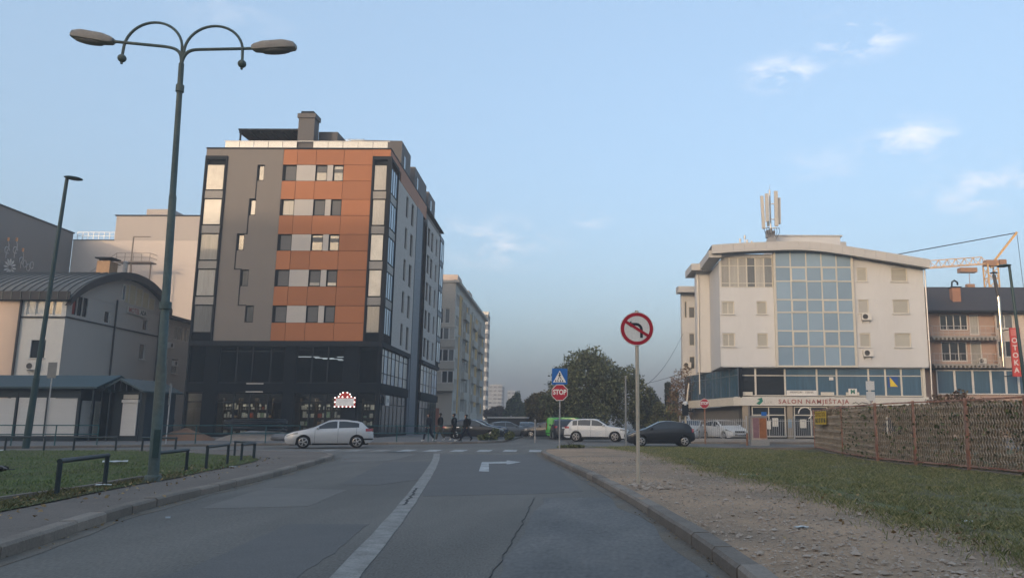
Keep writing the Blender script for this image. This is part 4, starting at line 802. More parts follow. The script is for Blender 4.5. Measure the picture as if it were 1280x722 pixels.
for k in range(5): q.bar((-63.2 + 1.07 * k, 100.8, 21.6), (-63.2 + 1.07 * k, 100.8, 22.7), 0.045)
q.build('guard_rail', stair_m, st_)
q = MB(); q.bar((-61.4, 101, 12), (-61.4, 101, 24.9), 0.12); q.bar((-61.4, 101, 24.9), (-59.2, 101, 24.9), 0.10); q.bar((-61.4, 101, 21.5), (-60.5, 101, 15), 0.12); q.bar((-59.4, 102, 12), (-59.4, 102, 21.5), 0.14); q.bar((-61.4, 101, 15), (-59.4, 102, 17), 0.08); q.build('support', stair_m, st_)
# ornament of petals and bulb arms on the hall wall
HF = Frame(-69.7, 62, math.atan2(42.9, -2.2))
orn = thing('wall_ornament', 'chandelier-like ornament with petals and small orange bulbs on the grey hall wall', 'ornament', (-70.9, 92, 18))
q = MB()
for k in range(12):
    t = 2 * math.pi * k / 12; q.prism([(31.2 + 0.25 * math.cos(t), 19.3 + 0.25 * math.sin(t)), (31.2 + 0.8 * math.cos(t - 0.13), 19.3 + 0.8 * math.sin(t - 0.13)), (31.2 + 1.05 * math.cos(t), 19.3 + 1.05 * math.sin(t)), (31.2 + 0.8 * math.cos(t + 0.13), 19.3 + 0.8 * math.sin(t + 0.13))], -0.4, -0.3, 'XZ')
q.build('petals', white_frame, orn, HF.M)
for k, (u, z) in enumerate(((30.3, 22.4), (31.7, 22.7), (33.0, 21.7))):
    q = MB(); q.tube([(u + 0.3 * math.sin(t) * (1 - t / 6), -0.4, z - 0.15 - t * 0.4) for t in np.linspace(0, 5, 14)], 0.05, 5); q.tube([(u + 0.4 * math.cos(t), -0.4, z - 1.2 + 0.4 * math.sin(t)) for t in np.linspace(0, 5.5, 12)], 0.05, 5); q.build('arm', galv, orn, HF.M)
    for dz in (0, 0.22): cobj('bulb', 'obulb', lambda q: q.sphere((0, 0, 0), 0.13, 8, 5), mat('orange_bulb', (0.75, 0.33, 0.12), rough=0.4), orn, HF.at(u, -0.4, z + dz))
for u, z in ((33.6, 20.2), (34.3, 19.9), (34.9, 20.3)): q = MB(); q.tube([(u + 0.3 * math.cos(t), -0.4, z + 0.45 * math.sin(t)) for t in np.linspace(0, 6, 12)], 0.05, 5); q.build('arm', galv, orn, HF.M)
for a, c in (((31.6, 18.4), (33.4, 16.4)), ((32.3, 18.8), (34.4, 16.6))): q = MB(); q.bar((a[0], -0.4, a[1]), (c[0], -0.4, c[1]), 0.13); q.build('strut', white_frame, orn, HF.M)

# ------------------------------------------------------------------ buildings along the side street
b2m = mat('street_grey_render', (0.42, 0.385, 0.335), rough=0.9, var=0.06, scale=0.2, fine=8, fvar=0.05); b2y = mat('ochre_panel', (0.52, 0.33, 0.12), rough=0.8, var=0.06, rnd=0.08); b2l = mat('street_light_render', (0.46, 0.43, 0.38), rough=0.9, var=0.06)
sbld = thing('street_apartment_block', 'grey apartment block with ochre panels and boxed balconies beyond the corner', 'building', (-22, 110, 0))
BF2 = Frame(-26.5, 110, 0); BS2 = Frame(-21.2, 110, ANG)
fz = [2.7 + 2.95 * k for k in range(6)]
wall('wall', BF2, 0, 5.3, 0, 20.6, [(3.0, 3.7, 14.9, 17.0), (3.9, 4.6, 14.9, 17.0)], b2m, sbld, 0.2)
for k in (1, 2, 3):
    z = fz[k + 0] + 0.9
    lg = fbox('balcony', BF2, 2.3, 5.6, -0.9, 0.0, z - 0.95, z + 0.1, b2m, sbld)
    for i in range(4): window(BF2, 2.35 + 0.8 * i, 3.12 + 0.8 * i, z + 0.12, z + 1.75, sbld, white_frame, [glass_dark, pane_grey, pane_pale, glass_dark][(i + k) % 4], -0.85, 0.07)
    fbox('balcony_roof', BF2, 2.3, 5.6, -0.9, 0.0, z + 1.77, z + 1.9, b2m, lg)
for h in [(3.0, 3.7, 14.9, 17.0), (3.9, 4.6, 14.9, 17.0)]: window(BF2, *h, sbld, white_frame, pane_grey, 0.08, 0.07)
cols2 = [(1.2, 2.4), (2.6, 3.8), (8.5, 10.5), (11.2, 13.0), (14, 15.6), (20, 22), (23, 25), (30, 32.2), (34, 36.5), (39, 41)]
hl = [(a, c, z + 0.2, z + 1.75) for a, c in cols2 for z in fz]
wall('wall', BS2, 0, 43, 0, 20.6, hl, b2l, sbld, 0.25)
for h in hl: window(BS2, *h, sbld, white_frame, random.choice([glass_dark, pane_grey, pane_pale, glass_dark, pane_curtain]), 0.1, 0.09, nv=1)
for a, c, z0, z1 in ((4.2, 7.8, 13.8, 19.6), (4.4, 5.6, 2.6, 13.6), (16.2, 19.5, 8.2, 18.6), (26, 29.3, 4.0, 19.0), (37, 38.8, 3, 17), (13.1, 13.9, 11.5, 19)):
    z = z0
    while z < z1 - 0.2: fbox('panel', BS2, a, c, -0.06, -0.005, z + 0.01, min(z + 2.95, z1) - 0.01, b2y, sbld); z += 2.95
for k in range(5):
    for a, c in ((8.3, 13.2), (19.8, 25.2), (29.8, 36.7)): fbox('balcony', BS2, a, c, -0.55, -0.003, fz[k + 1] - 0.9, fz[k + 1] + 0.15, b2m, sbld)
for s in (6.4, 14.8, 19.7, 33.0): fbox('pilaster', BS2, s, s + 0.5, -0.25, -0.002, 0.2, 19.2, b2l, sbld)
fbox('cornice', BS2, -0.3, 43.3, -0.5, 0.3, 20.6, 21.0, b2m, sbld); fbox('cornice', BF2, 0, 5.3, -0.1, 0.3, 20.6, 20.95, b2m, sbld)
for s in (9, 23.5): q = MB(); q.box(s, s + 5, 1.0, 4.0, 20.6, 23.4); q.build('roof_cabin', mat('cabin_render', (0.56, 0.45, 0.38), rough=0.9), sbld, BS2.M)
q = MB(); q.prism([(-26.5, 110.35), (-21.6, 110.35), (-24, 152.8), (-38, 152.8), (-38, 110.35)], 0, 20.55, 'XY'); q.build('building_core', b2m, sbld)
fbox('shop_door', BS2, 1.0, 2.6, -0.08, 0.05, 0.15, 2.6, mat('door_teal', (0.02, 0.22, 0.17)), sbld); fbox('shop_door', BF2, 2.4, 3.6, -0.08, 0.05, 0.15, 3.3, mat('door_rust', (0.25, 0.09, 0.05)), sbld)
def slab_block(name, label, x0, x1, y0, dep, nf, fh_, mw, md, nb):
    t_ = thing(name, label, 'building', ((x0 + x1) / 2, y0, 0)); f_ = Frame(x0, y0, 0); w_ = x1 - x0; H_ = nf * fh_ + 2.5
    q = MB(); q.box(x0, x1, y0 + 0.4, y0 + dep, 0, H_); q.build('building_core', md, t_)
    s_ = Frame(x1, y0, ANG)
    for k in range(nf):
        z = 2.5 + k * fh_
        fbox('balcony_band', f_, 0, w_, 0.0, 0.38, z, z + fh_ * 0.42, mw, t_); fbox('balcony_band', s_, 0.5, dep, -0.3, 0.05, z, z + fh_ * 0.42, mw, t_)
        for i in range(nb):
            a = w_ * (i + 0.18) / nb; window(f_, a, a + w_ * 0.62 / nb, z + fh_ * 0.42 + 0.02, z + fh_ - 0.05, t_, white_frame, random.choice([glass_dark, pane_grey, pane_curtain]), 0.3, 0.12)
            if i: fbox('pier', f_, w_ * i / nb - 0.25, w_ * i / nb + 0.25, 0.02, 0.39, z + fh_ * 0.42, z + fh_, mw, t_)
    fbox('parapet', f_, -0.2, w_ + 0.2, -0.1, 2.0, H_, H_ + 1.0, mw, t_)
    return t_
tw_w = mat('tower_render', (0.70, 0.66, 0.60), rough=0.9, var=0.05); tw_d = mat('tower_grey', (0.20, 0.195, 0.19), rough=0.9); tw_w2 = mat('tower_render_grey', (0.55, 0.54, 0.52), rough=0.9)
slab_block('tower_block', 'tall slender white tower block with stacked balconies beyond the grey block', -42.0, -37.8, 250, 5, 11, 2.95, tw_w, tw_d, 1)
slab_block('tower_block', 'broad far tower block seen above the street trees', -83, -73.5, 560, 14, 9, 2.7, tw_w2, tw_d, 3)
slab_block('tower_block', 'smallest and farthest tower block just left of the street trees', -74.5, -69.0, 600, 12, 8, 2.7, tw_w2, tw_d, 2)
# unseen blocks added behind the viewpoint, sized to shade the street
shade_m = mat('plain_render', (0.38, 0.36, 0.33), rough=0.9)
for x0, x1, z, lab in ((-200, -94, 21, 'low long unseen block added for shade behind the viewpoint, left part'), (-93.8, -67, 36.5, 'high unseen block added for shade behind the viewpoint'), (-66.8, 40, 19.5, 'long unseen block added for shade right behind the viewpoint')):
    t_ = thing('shade_block', lab, 'building', ((x0 + x1) / 2, -40, 0)); q = MB(); q.box(x0, x1, -52, -32, 0, z); q.build('wall', shade_m, t_); q = MB(); q.box(x0 - 0.3, x1 + 0.3 if x1 > 0 else x1 + 0.05, -52.3, -31.7, z, z + 0.4); q.build('roof', frame_dark, t_)
# tower crane
cr = thing('tower_crane', 'orange tower crane standing behind the brown house', 'crane', (68, 140, 0))
cm = mat('crane_orange', (0.62, 0.36, 0.12), rough=0.5, var=0.1)
q = MB()
for dx in (-0.9, 0.9):
    for dy in (-0.9, 0.9): q.bar((68.2 + dx, 140 + dy, 0), (68.2 + dx, 140 + dy, 29.5), 0.2)
for k in range(16):
    z = 1.8 * k
    for (ax, ay), (bx, by) in (((-.9, -.9), (.9, -.9)), ((.9, -.9), (.9, .9)), ((.9, .9), (-.9, .9)), ((-.9, .9), (-.9, -.9))): q.bar((68.2 + ax, 140 + ay, z), (68.2 + bx, 140 + by, z + 1.8), 0.1); q.bar((68.2 + ax, 140 + ay, z), (68.2 + bx, 140 + by, z), 0.1)
q.build('tower', cm, cr)
q = MB(); L0, L1 = Vector((67.5, 140, 29.6)), Vector((38, 140, 27.4))
for k in range(19):
    a, c = L0.lerp(L1, k / 19), L0.lerp(L1, (k + 1) / 19); up_ = Vector((0, 0, 1.3)); md_ = (a + c) / 2 + up_
    for dy in (-0.6, 0.6):
        d_ = Vector((0, dy, 0)); q.bar(a + d_, c + d_, 0.13); q.bar(a + d_, md_, 0.07); q.bar(md_, c + d_, 0.07)
    if k: q.bar(a + (L0 - L1).normalized() * -0.0 + up_ - (c - a) / 2, md_, 0.13)
q.build('jib', cm, cr)
q = MB(); q.bar((68.4, 140, 29.5), (73.4, 140, 35.4), 0.36, 0.34); q.bar((68.2, 140, 29.0), (70.4, 140, 30.0), 0.4); q.build('back_mast', cm, cr)
mat('crane_dark', (0.30, 0.16, 0.08), rough=0.6)
for nm_, x0, x1, z0, z1 in (('trolley', 62.5, 65.5, 28.0, 28.8), ('slewing_unit', 67.2, 69.4, 29.2, 30.2), ('counterweight', 69.6, 70.8, 29.4, 30.3)): q = MB(); q.box(x0, x1, 139.3, 140.7, z0, z1); q.build(nm_, MATS['crane_dark'], cr)
q = MB(); q.tube([(73.3, 140, 35.3), (38, 140, 28.7)], 0.09, 5); q.tube([(73.4, 140, 35.3), (74.6, 140, 4)], 0.05, 5); q.build('cable', frame_dark, cr)
q = MB(); q.tube([(64.3, 140, 28.2), (64.3, 140, 25.6)], 0.05, 4); q.box(63.6, 65.0, 139.6, 140.4, 24.9, 25.9); q.bar((64.3, 140, 24.9), (64.5, 140, 22.6), 0.35); q.tube([(64.5, 140, 22.6), (64.7, 140, 10)], 0.04, 4); q.build('hook_block', MATS['crane_dark'], cr)
# ------------------------------------------------------------------ street lamps
lamp_head = mat('lamp_head_grey', (0.30, 0.275, 0.25), rough=0.6, var=0.15, scale=4); lamp_glass = mat('lamp_cover', (0.20, 0.20, 0.20), rough=0.3)
post_m = mat('lamp_post_paint', (0.085, 0.118, 0.115), rough=0.55, var=0.25, scale=1.2, fine=15, fvar=0.15, c2=(0.11, 0.125, 0.108))
l1 = thing('street_lamp', 'tall green double-arm street lamp with curled arcs beside the left footway', 'street lamp', (-9.08, 16.4, 0.13), group='street lamps')
q = MB(); q.tube([(-9.08, 16.4, 0.1), (-9.12, 16.4, 2.4), (-9.13, 16.4, 2.45), (-9.23, 16.4, 6.0), (-9.235, 16.4, 6.05), (-9.32, 16.4, 9.0)], [0.105, 0.10, 0.085, 0.075, 0.064, 0.055], 14); q.lathe([(0.16, 0), (0.16, 0.1), (0.13, 0.14)], 14, off=(-9.08, 16.4, 0.12)); q.tube([(-9.16, 16.4, 3.6), (-9.163, 16.4, 3.75)], 0.115, 12); q.tube([(-9.3, 16.4, 8.35), (-9.303, 16.4, 8.5)], 0.085, 12); q.build('pole', post_m, l1, smooth=True)
q = MB(); q.box(-0.06, 0.06, -0.12, -0.05, 0, 0.55); q.build('service_door', steel_green, l1, T(-9.05, 16.4, 0.6, 0.3))
def bez(pts, n=20):
    P = [Vector(p) for p in pts]; out = []
    for i in range(n + 1):
        t = i / n; Q = P[:]
        while len(Q) > 1: Q = [a.lerp(b, t) for a, b in zip(Q[:-1], Q[1:])]
        out.append(Q[0])
    return out
y0 = 16.4
fork = (-9.32, y0, 9.0)
q = MB(); q.tube(bez([fork, (-9.34, y0, 9.35), (-9.5, y0, 9.36), (-9.75, y0, 9.4)], 10) + [Vector((-10.95, y0, 9.52))], 0.035, 8); q.build('arm', post_m, l1, smooth=True)
q = MB(); q.tube(bez([fork, (-9.28, y0, 9.3), (-9.15, y0, 9.33), (-8.9, y0, 9.33)], 10) + [Vector((-7.75, y0, 9.36))], 0.035, 8); q.build('arm', post_m, l1, smooth=True)
q = MB(); q.tube([fork] + [Vector((-9.98 + 0.64 * math.cos(R(a)), y0, 9.34 + 0.62 * math.sin(R(a)))) for a in range(0, 181, 9)] + [Vector((-10.63, y0, 9.2))], 0.03, 8); q.build('arc', post_m, l1, smooth=True)
q = MB(); q.tube([fork] + [Vector((-8.65 - 0.64 * math.cos(R(a)), y0, 9.28 + 0.6 * math.sin(R(a)))) for a in range(0, 181, 9)] + [Vector((-8.0, y0, 9.08))], 0.03, 8); q.build('arc', post_m, l1, smooth=True)
for x, z in ((-10.63, 9.12), (-8.0, 9.0)): q = MB(); q.sphere((x, y0, z), 0.09, 12, 8); q.sphere((x, y0, z - 0.11), 0.03, 8, 5); q.build('finial_ball', post_m, l1, smooth=True)
def lamp_h(parent, M, L=0.95):
    o = cobj('lamp_head', ('lh', L), lambda q: q.add(*loft_box([(0.0, 0.08, -0.05, 0.05), (0.06, 0.11, -0.09, 0.08), (0.25, 0.15, -0.11, 0.12), (0.7, 0.17, -0.12, 0.12), (0.9, 0.13, -0.10, 0.07), (L, 0.07, -0.07, 0.02)])), lamp_head, parent, M, smooth=True)
    cobj('lamp_cover', ('lc', L), lambda q: q.sphere((L * 0.55, 0, -0.11), 0.13, 12, 6, (2.6, 1, 0.45)), lamp_glass, o, M, smooth=True)
    return o
def loft_box(st):
    vs = []; fs = []
    n = 10
    for x, w, zb, zt in st:
        for k in range(n):
            t = 2 * math.pi * k / n; c, s = math.cos(t), math.sin(t); c = math.copysign(abs(c) ** 0.6, c); s = math.copysign(abs(s) ** 0.6, s)
            vs.append((x, w * c, (zb + zt) / 2 + (zt - zb) / 2 * s))
    for i in range(len(st) - 1):
        for k in range(n): k2 = (k + 1) % n; fs.append((i * n + k, i * n + k2, (i + 1) * n + k2, (i + 1) * n + k))
    fs.append(tuple(reversed(range(n)))); fs.append(tuple(range((len(st) - 1) * n, len(st) * n))); return vs, fs
lamp_h(l1, T(-10.85, y0, 9.52, R(180), 0, R(-10))); lamp_h(l1, T(-7.8, y0, 9.37, 0, 0, R(-4)))
def flat_lamp(label, base, top, hdir, tilt):
    t_ = thing('street_lamp', label, 'street lamp', base, group='street lamps'); B_, P_ = Vector(base), Vector(top)
    q = MB(); q.tube([B_, B_.lerp(P_, 0.25), B_.lerp(P_, 0.251), P_], [0.15, 0.13, 0.11, 0.075], 12); q.build('pole', steel_green, t_, smooth=True)
    q = MB(); q.sphere((0.3 * hdir, 0, 0.06), 0.42, 16, 8, (1.0, 0.75, 0.2)); q.build('lamp_head', steel_green, t_, T(*top, 0, 0, tilt), smooth=True)
flat_lamp('slender green lamp post with flat disc head at the left edge', (-25.75, 36.1, 0.13), (-25.35, 36.1, 12.5), 1, R(6)); flat_lamp('green lamp post with flat head standing behind the rusty fence', (23.5, 45, 0), (23.0, 45, 10.25), -1, R(-4))

# ------------------------------------------------------------------ hoop barriers along the lawn
def hoop(a, b, h, label):
    A, B_ = Vector((*a, 0.13)), Vector((*b, 0.13)); t_ = thing('hoop_barrier', label, 'barrier', tuple(A), group='low tube barriers around the lawn')
    up = Vector((0, 0, h))
    for p in (A, B_): q = MB(); q.tube([p, p + up], 0.038, 8); q.build('post', steel_dark, t_, smooth=True)
    q = MB(); d = (B_ - A).normalized() * 0.035; q.tube([A + up - d, B_ + up + d], 0.04, 8); q.build('top_rail', steel_dark, t_, smooth=True)
hoop((-8.63, 12.9), (-9.24, 15.1), 0.56, 'nearest tube barrier on the verge, left of the big lamp post')
hoop((-9.62, 17.5), (-9.98, 19.4), 0.52, 'tube barrier just right of the big lamp post'); hoop((-10.05, 20.5), (-10.55, 22.7), 0.56, 'tube barrier in the middle of the verge row'); hoop((-11.2, 25.0), (-11.55, 26.7), 0.5, 'tube barrier near the end of the verge row')
hoop((-11.7, 27.0), (-13.2, 28.9), 0.5, 'last tube barrier of the verge row by the kerb corner')
hoop((-24.3, 32.9), (-22.8, 33.0), 0.55, 'far tube barrier at the lawn edge in front of the kiosk shutters'); hoop((-21.6, 33.0), (-19.9, 33.0), 0.55, 'far tube barrier behind the big lamp post'); hoop((-18.6, 32.6), (-16.9, 31.9), 0.55, 'far tube barrier at the lawn edge before the sand heap')

# ------------------------------------------------------------------ green street railings on the far pavement
def railing(pts, label):
    P = [Vector((*p, 0.13)) for p in pts]; t_ = thing('street_railing', label, 'railing', tuple(P[0]), group='green railings on the far pavement')
    for p in P: cobj('post', 'rpost', lambda q: q.tube([(0, 0, 0), (0, 0, 1.02)], 0.03, 8), rail_green, t_, Matrix.Translation(p))
    for zz in (0.55, 0.99): q = MB(); q.tube([p + Vector((0, 0, zz)) for p in P], 0.026, 8); q.build('rail', rail_green, t_)
def kf_off(x0, n, step, off=0.5):
    pts = resample([Vector(p) for p in KF], 0.2); i = min(range(len(pts)), key=lambda k: abs(pts[k].x - x0) + (0 if pts[k].y < 60 else 99)); out = []
    k = int(step / 0.2)
    for j in range(n):
        a = pts[i + j * k]; d = (pts[i + j * k + 1] - a).normalized(); out.append((a.x - d.y * off, a.y + d.x * off))
    return out
railing(kf_off(-33.5, 6, 1.8), 'green railing in front of the white kiosk shutters'); railing(kf_off(-23.8, 5, 1.8), 'green railing in front of the sand heap and coiled pipe'); railing(kf_off(-14.6, 3, 2.0), 'green railing beside the walking people'); railing(kf_off(-10.6, 2, 2.0), 'short green railing right of the walking people')

# ------------------------------------------------------------------ kiosks
k_roof = mat('kiosk_roof', (0.030, 0.056, 0.064), rough=0.5, var=0.12, fine=6, fvar=0.12, stretch=(6, 0.3, 0.3)); k_shut = mat('kiosk_shutter', (0.56, 0.545, 0.52), rough=0.6, var=0.05, fine=30, fvar=0.06, stretch=(0.02, 0.02, 1), rnd=0.06); k_dark = mat('kiosk_frame', (0.020, 0.032, 0.042), rough=0.6)
k1 = thing('kiosk', 'long market kiosk with white roller shutters and blue gabled roof', 'kiosk', (-39, 51.5, 0.13), group='market kiosks')
KF1 = Frame(-46.0, 49.8, 0)
for k in range(7):
    u = 0.1 + 1.9 * k; fbox('shutter', KF1, u + 0.12, u + 1.78, 0.05, 0.12, 0.45, 2.72, k_shut, k1); fbox('post', KF1, u - 0.06, u + 0.06, -0.05, 0.08, 0.13, 3.3, k_dark, k1)
fbox('post', KF1, 13.4, 13.52, -0.05, 0.08, 0.13, 3.3, k_dark, k1); fbox('fascia', KF1, 0, 13.5, -0.02, 0.1, 2.76, 3.32, k_dark, k1); fbox('base', KF1, 0, 13.5, 0.0, 3.9, 0.13, 0.42, k_dark, k1)
KE1 = Frame(-32.5, 49.85, math.atan2(1, -0.03))
fbox('door', KE1, 0.2, 1.2, 0.0, 0.06, 0.45, 2.6, k_shut, k1); cobj('door_handle', 'dh', lambda q: q.box(0, 0.12, -0.05, 0, 0, 0.04), frame_dark, k1, KE1.at(1.0, 0, 1.5)); fbox('side_panel', KE1, 1.6, 2.2, 0.02, 0.08, 0.45, 2.6, cream_frame, k1); fbox('side_wall', KE1, 0.0, 3.9, 0.08, 0.2, 0.13, 3.3, k_dark, k1)
q = MB(); q.prism([(49.4, 3.30), (51.75, 4.10), (54.1, 3.30), (54.1, 3.42), (51.75, 4.24), (49.4, 3.42)], -46.3, -31.3, 'YZ'); q.build('roof', k_roof, k1)
q = MB()
for y in (49.6, 51.75, 53.9): q.bar((-31.6, y, 0.13), (-31.6, y, 3.35), 0.09)
for y in (50.5, 51.2, 52.3, 53.0): q.bar((-31.55, y, 3.25), (-31.55, y, 3.35 + (2.3 - abs(y - 51.75)) * 0.32), 0.05)
q.bar((-31.6, 49.5, 3.28), (-31.6, 54, 3.28), 0.08); q.build('porch_frame', k_dark, k1)
k2 = thing('kiosk', 'small gabled kiosk with one white roller shutter beside the long kiosk', 'kiosk', (-30, 52, 0.13), group='market kiosks')
KF2 = Frame(-31.25, 51.0, R(-6))
fbox('shutter', KF2, 0.75, 1.75, -0.05, 0.02, 0.45, 2.5, k_shut, k2); fbox('shutter_box', KF2, 0.7, 1.8, -0.12, 0.02, 2.5, 2.68, white_frame, k2); fbox('sign_board', KF2, 0.75, 1.75, -0.06, 0.0, 2.72, 3.0, cream_frame, k2)
q = MB(); q.box(0.1, 2.2, 0.04, 3.0, 0.13, 3.2); q.build('wall', k_dark, k2, KF2.M)
q = MB(); q.prism([(-0.35, 3.12), (0.95, 3.85), (2.6, 3.1), (2.6, 3.2), (0.95, 3.98), (-0.35, 3.22)], -0.8, 3.2, 'XZ'); q.build('roof', k_roof, k2, KF2.M)
q = MB()
for u in (-0.2, 0.35, 2.4): q.bar((u, -0.7, 0.13), (u, -0.7, 3.2), 0.07)
for u in (0.2, 0.6, 1.0, 1.4, 1.8): q.bar((u, -0.72, 3.15), (u, -0.72, 3.25 + 0.6 * (1 - abs(u - 0.95) / 1.5)), 0.05)
q.build('porch_frame', k_dark, k2, KF2.M)

# ------------------------------------------------------------------ building materials on the far pavement
def mound(name, label, cx, cy, rx, ry, h, m, cat='heap'):
    q = MB(); n, r_ = 28, 8; vs = [(cx, cy, 0.13 + h)]; fs = []
    for j in range(1, r_ + 1):
        for i in range(n):
            t = 2 * math.pi * i / n; f = j / r_; nn = 1 + 0.18 * mnoise.noise((math.cos(t) * 2, math.sin(t) * 2, cx))
            vs.append((cx + rx * f * nn * math.cos(t), cy + ry * f * nn * math.sin(t), 0.125 + h * (1 - f ** 1.5) * (1 + 0.25 * mnoise.noise((math.cos(t) * 3 * f, math.sin(t) * 3 * f, cy)))))
    for i in range(n): fs.append((0, 1 + i, 1 + (i + 1) % n))
    for j in range(r_ - 1):
        for i in range(n): a = 1 + j * n; fs.append((a + i, a + n + i, a + n + (i + 1) % n, a + (i + 1) % n))
    q.add(vs, fs); o = q.build(name, m, None, None, True); return tag(o, label, cat)
mound('sand_heap', 'reddish brown sand heap on the far pavement behind the railing', -27.9, 53.6, 2.1, 1.4, 0.75, mat('sand_red', (0.20, 0.115, 0.072), rough=0.95, var=0.15, fine=30, fvar=0.15, bump=0.8))
mound('gravel_heap', 'pale gravel heap under the coil of black pipe', -22.9, 54.0, 2.9, 1.5, 0.75, mat('sand_pale', (0.30, 0.27, 0.24), rough=0.95, var=0.15, fine=30, fvar=0.15, bump=0.8))
pc = thing('pipe_coil', 'large coil of black plastic pipe lying on the pale gravel heap', 'pipe coil', (-23.4, 54, 0.8)); random.seed(11)
q = MB()
for k in range(16):
    rr = random.uniform(1.45, 1.95); z = 0.85 + (k % 6) * 0.12 + random.uniform(-0.03, 0.03); tx, ty = random.uniform(-0.03, 0.03), random.uniform(-0.03, 0.03)
    q.tube([(-23.4 + rr * math.cos(t), 54 + rr * 0.95 * math.sin(t), z + tx * rr * math.cos(t) + ty * rr * math.sin(t)) for t in np.linspace(0, 2 * math.pi, 30)], 0.06, 6, cap=False)
q.build('pipe_loops', mat('black_pipe', (0.012, 0.014, 0.017), rough=0.45, spec=0.4), pc, smooth=True)
st2 = thing('tarpaulin_bundle', 'crumpled grey tarpaulin bundle at the right foot of the gravel heap', 'tarpaulin', (-21.2, 52.6, 0.13))
q = MB(); q.sphere((0, 0, 0.22), 0.4, 14, 9, (1.4, 0.7, 0.62)); o = q.build('tarpaulin', mat('grey_tarp', (0.16, 0.165, 0.175), rough=0.6), st2, T(-21.2, 52.6, 0.13), True)
for v in o.data.vertices: v.co += Vector((0.07, 0.07, 0.07)) * mnoise.noise(v.co * 5)

# ------------------------------------------------------------------ road signs
sign_red = mat('sign_film_red', (0.45, 0.025, 0.045), rough=0.4, var=0.04); sign_white = mat('sign_film_white', (0.80, 0.77, 0.71), rough=0.45, var=0.03); sign_black = mat('sign_film_black', (0.03, 0.035, 0.045), rough=0.5); sign_blue = mat('sign_film_blue', (0.015, 0.13, 0.42), rough=0.4)
post_cream = mat('worn_post', (0.56, 0.48, 0.38), rough=0.5, metal=0.25, var=0.18, scale=3, stretch=(1, 1, 0.3)); sign_back = mat('sign_back', (0.20, 0.20, 0.195), rough=0.5, metal=0.4)
def ngon(r_, n, rot=0): return [(r_ * math.cos(2 * math.pi * k / n + rot), r_ * math.sin(2 * math.pi * k / n + rot)) for k in range(n)]
def plate(name, poly, y0_, y1_, m, parent, M): q = MB(); q.prism(poly, y0_, y1_, 'XZ'); return q.build(name, m, parent, M)
n1 = thing('road_sign', 'round no left turn sign on a tall bare post in the gravel', 'road sign', (0.58, 15.85, 0.11))
q = MB(); q.tube([(0.60, 15.88, 0.05), (0.575, 15.88, 3.53)], 0.038, 12); q.build('post', post_cream, n1, smooth=True)
Ms = T(0.578, 15.82, 3.16, R(3))
pl = plate('sign_plate', ngon(0.335, 40), 0.0, 0.015, sign_white, n1, Ms)
q = MB(); A_, B_ = ngon(0.322, 40), ngon(0.255, 40); q.add([(x, -0.003, z) for x, z in A_] + [(x, -0.003, z) for x, z in B_], [(i, (i + 1) % 40, 40 + (i + 1) % 40, 40 + i) for i in range(40)]); q.build('red_ring', sign_red, pl, Ms, fix=False)
q = MB(); path = [Vector((0.09, -0.18)), Vector((0.09, -0.02))] + [Vector((0.09 - 0.11 + 0.11 * math.cos(R(a)), -0.02 + 0.11 * math.sin(R(a)))) for a in range(10, 91, 10)] + [Vector((-0.12, 0.09))]
l_, r2 = [], []
for i, p in enumerate(path):
    d = (path[min(i + 1, len(path) - 1)] - path[max(i - 1, 0)]).normalized(); n_ = Vector((-d.y, d.x)) * 0.027; l_.append(p + n_); r2.append(p - n_)
for i in range(len(path) - 1): q.add([(l_[i].x, -0.004, l_[i].y), (r2[i].x, -0.004, r2[i].y), (r2[i + 1].x, -0.004, r2[i + 1].y), (l_[i + 1].x, -0.004, l_[i + 1].y)], [(0, 1, 2, 3)])
q.add([(-0.11, -0.004, 0.155), (-0.20, -0.004, 0.09), (-0.11, -0.004, 0.025)], [(0, 1, 2)]); q.build('left_arrow', sign_black, pl, Ms, fix=False)
q = MB(); q.T = Matrix.Rotation(R(32), 4, 'Y'); q.box(-0.27, 0.27, -0.0085, -0.0055, -0.028, 0.028); q.build('red_bar', sign_red, pl, Ms)
q = MB(); q.box(-0.05, 0.05, 0.016, 0.1, -0.2, -0.16); q.box(-0.05, 0.05, 0.016, 0.1, 0.16, 0.2); q.build('clamp', galv, n1, Ms)
def stop_sign(parent, M, r_):
    p_ = plate('stop_plate', ngon(r_, 8, R(22.5)), 0.0, 0.015, sign_white, parent, M); plate('stop_face', ngon(r_ * 0.93, 8, R(22.5)), -0.006, -0.002, sign_red, p_, M); text_obj('STOP', r_ * 0.80, sign_white, p_, M @ Matrix.Translation((0, -0.008, 0.01)), 0.002, sx=0.80, bold=0.012)
n2 = thing('road_sign', 'STOP sign with blue pedestrian crossing sign above on one post', 'road sign', (-2.2, 37.3, 0.12))
q = MB(); q.tube([(-2.2, 37.36, 0.05), (-2.22, 37.36, 3.75)], 0.035, 10); q.build('post', galv, n2, smooth=True)
stop_sign(n2, T(-2.22, 37.3, 2.71), 0.40)
Mc = T(-2.23, 37.3, 3.45); cpl = plate('crossing_plate', [(-0.36, -0.37), (0.36, -0.37), (0.36, 0.37), (-0.36, 0.37)], 0, 0.015, sign_blue, n2, Mc); plate('white_triangle', [(-0.30, -0.27), (0.30, -0.27), (0, 0.27)], -0.006, -0.002, sign_white, cpl, Mc)
q = MB()
for x in (-0.2, -0.1, 0.02, 0.12): q.add([(x, -0.0065, -0.25), (x + 0.055, -0.0065, -0.25), (x + 0.03, -0.0065, -0.16), (x - 0.0, -0.0065, -0.16)], [(0, 1, 2, 3)])
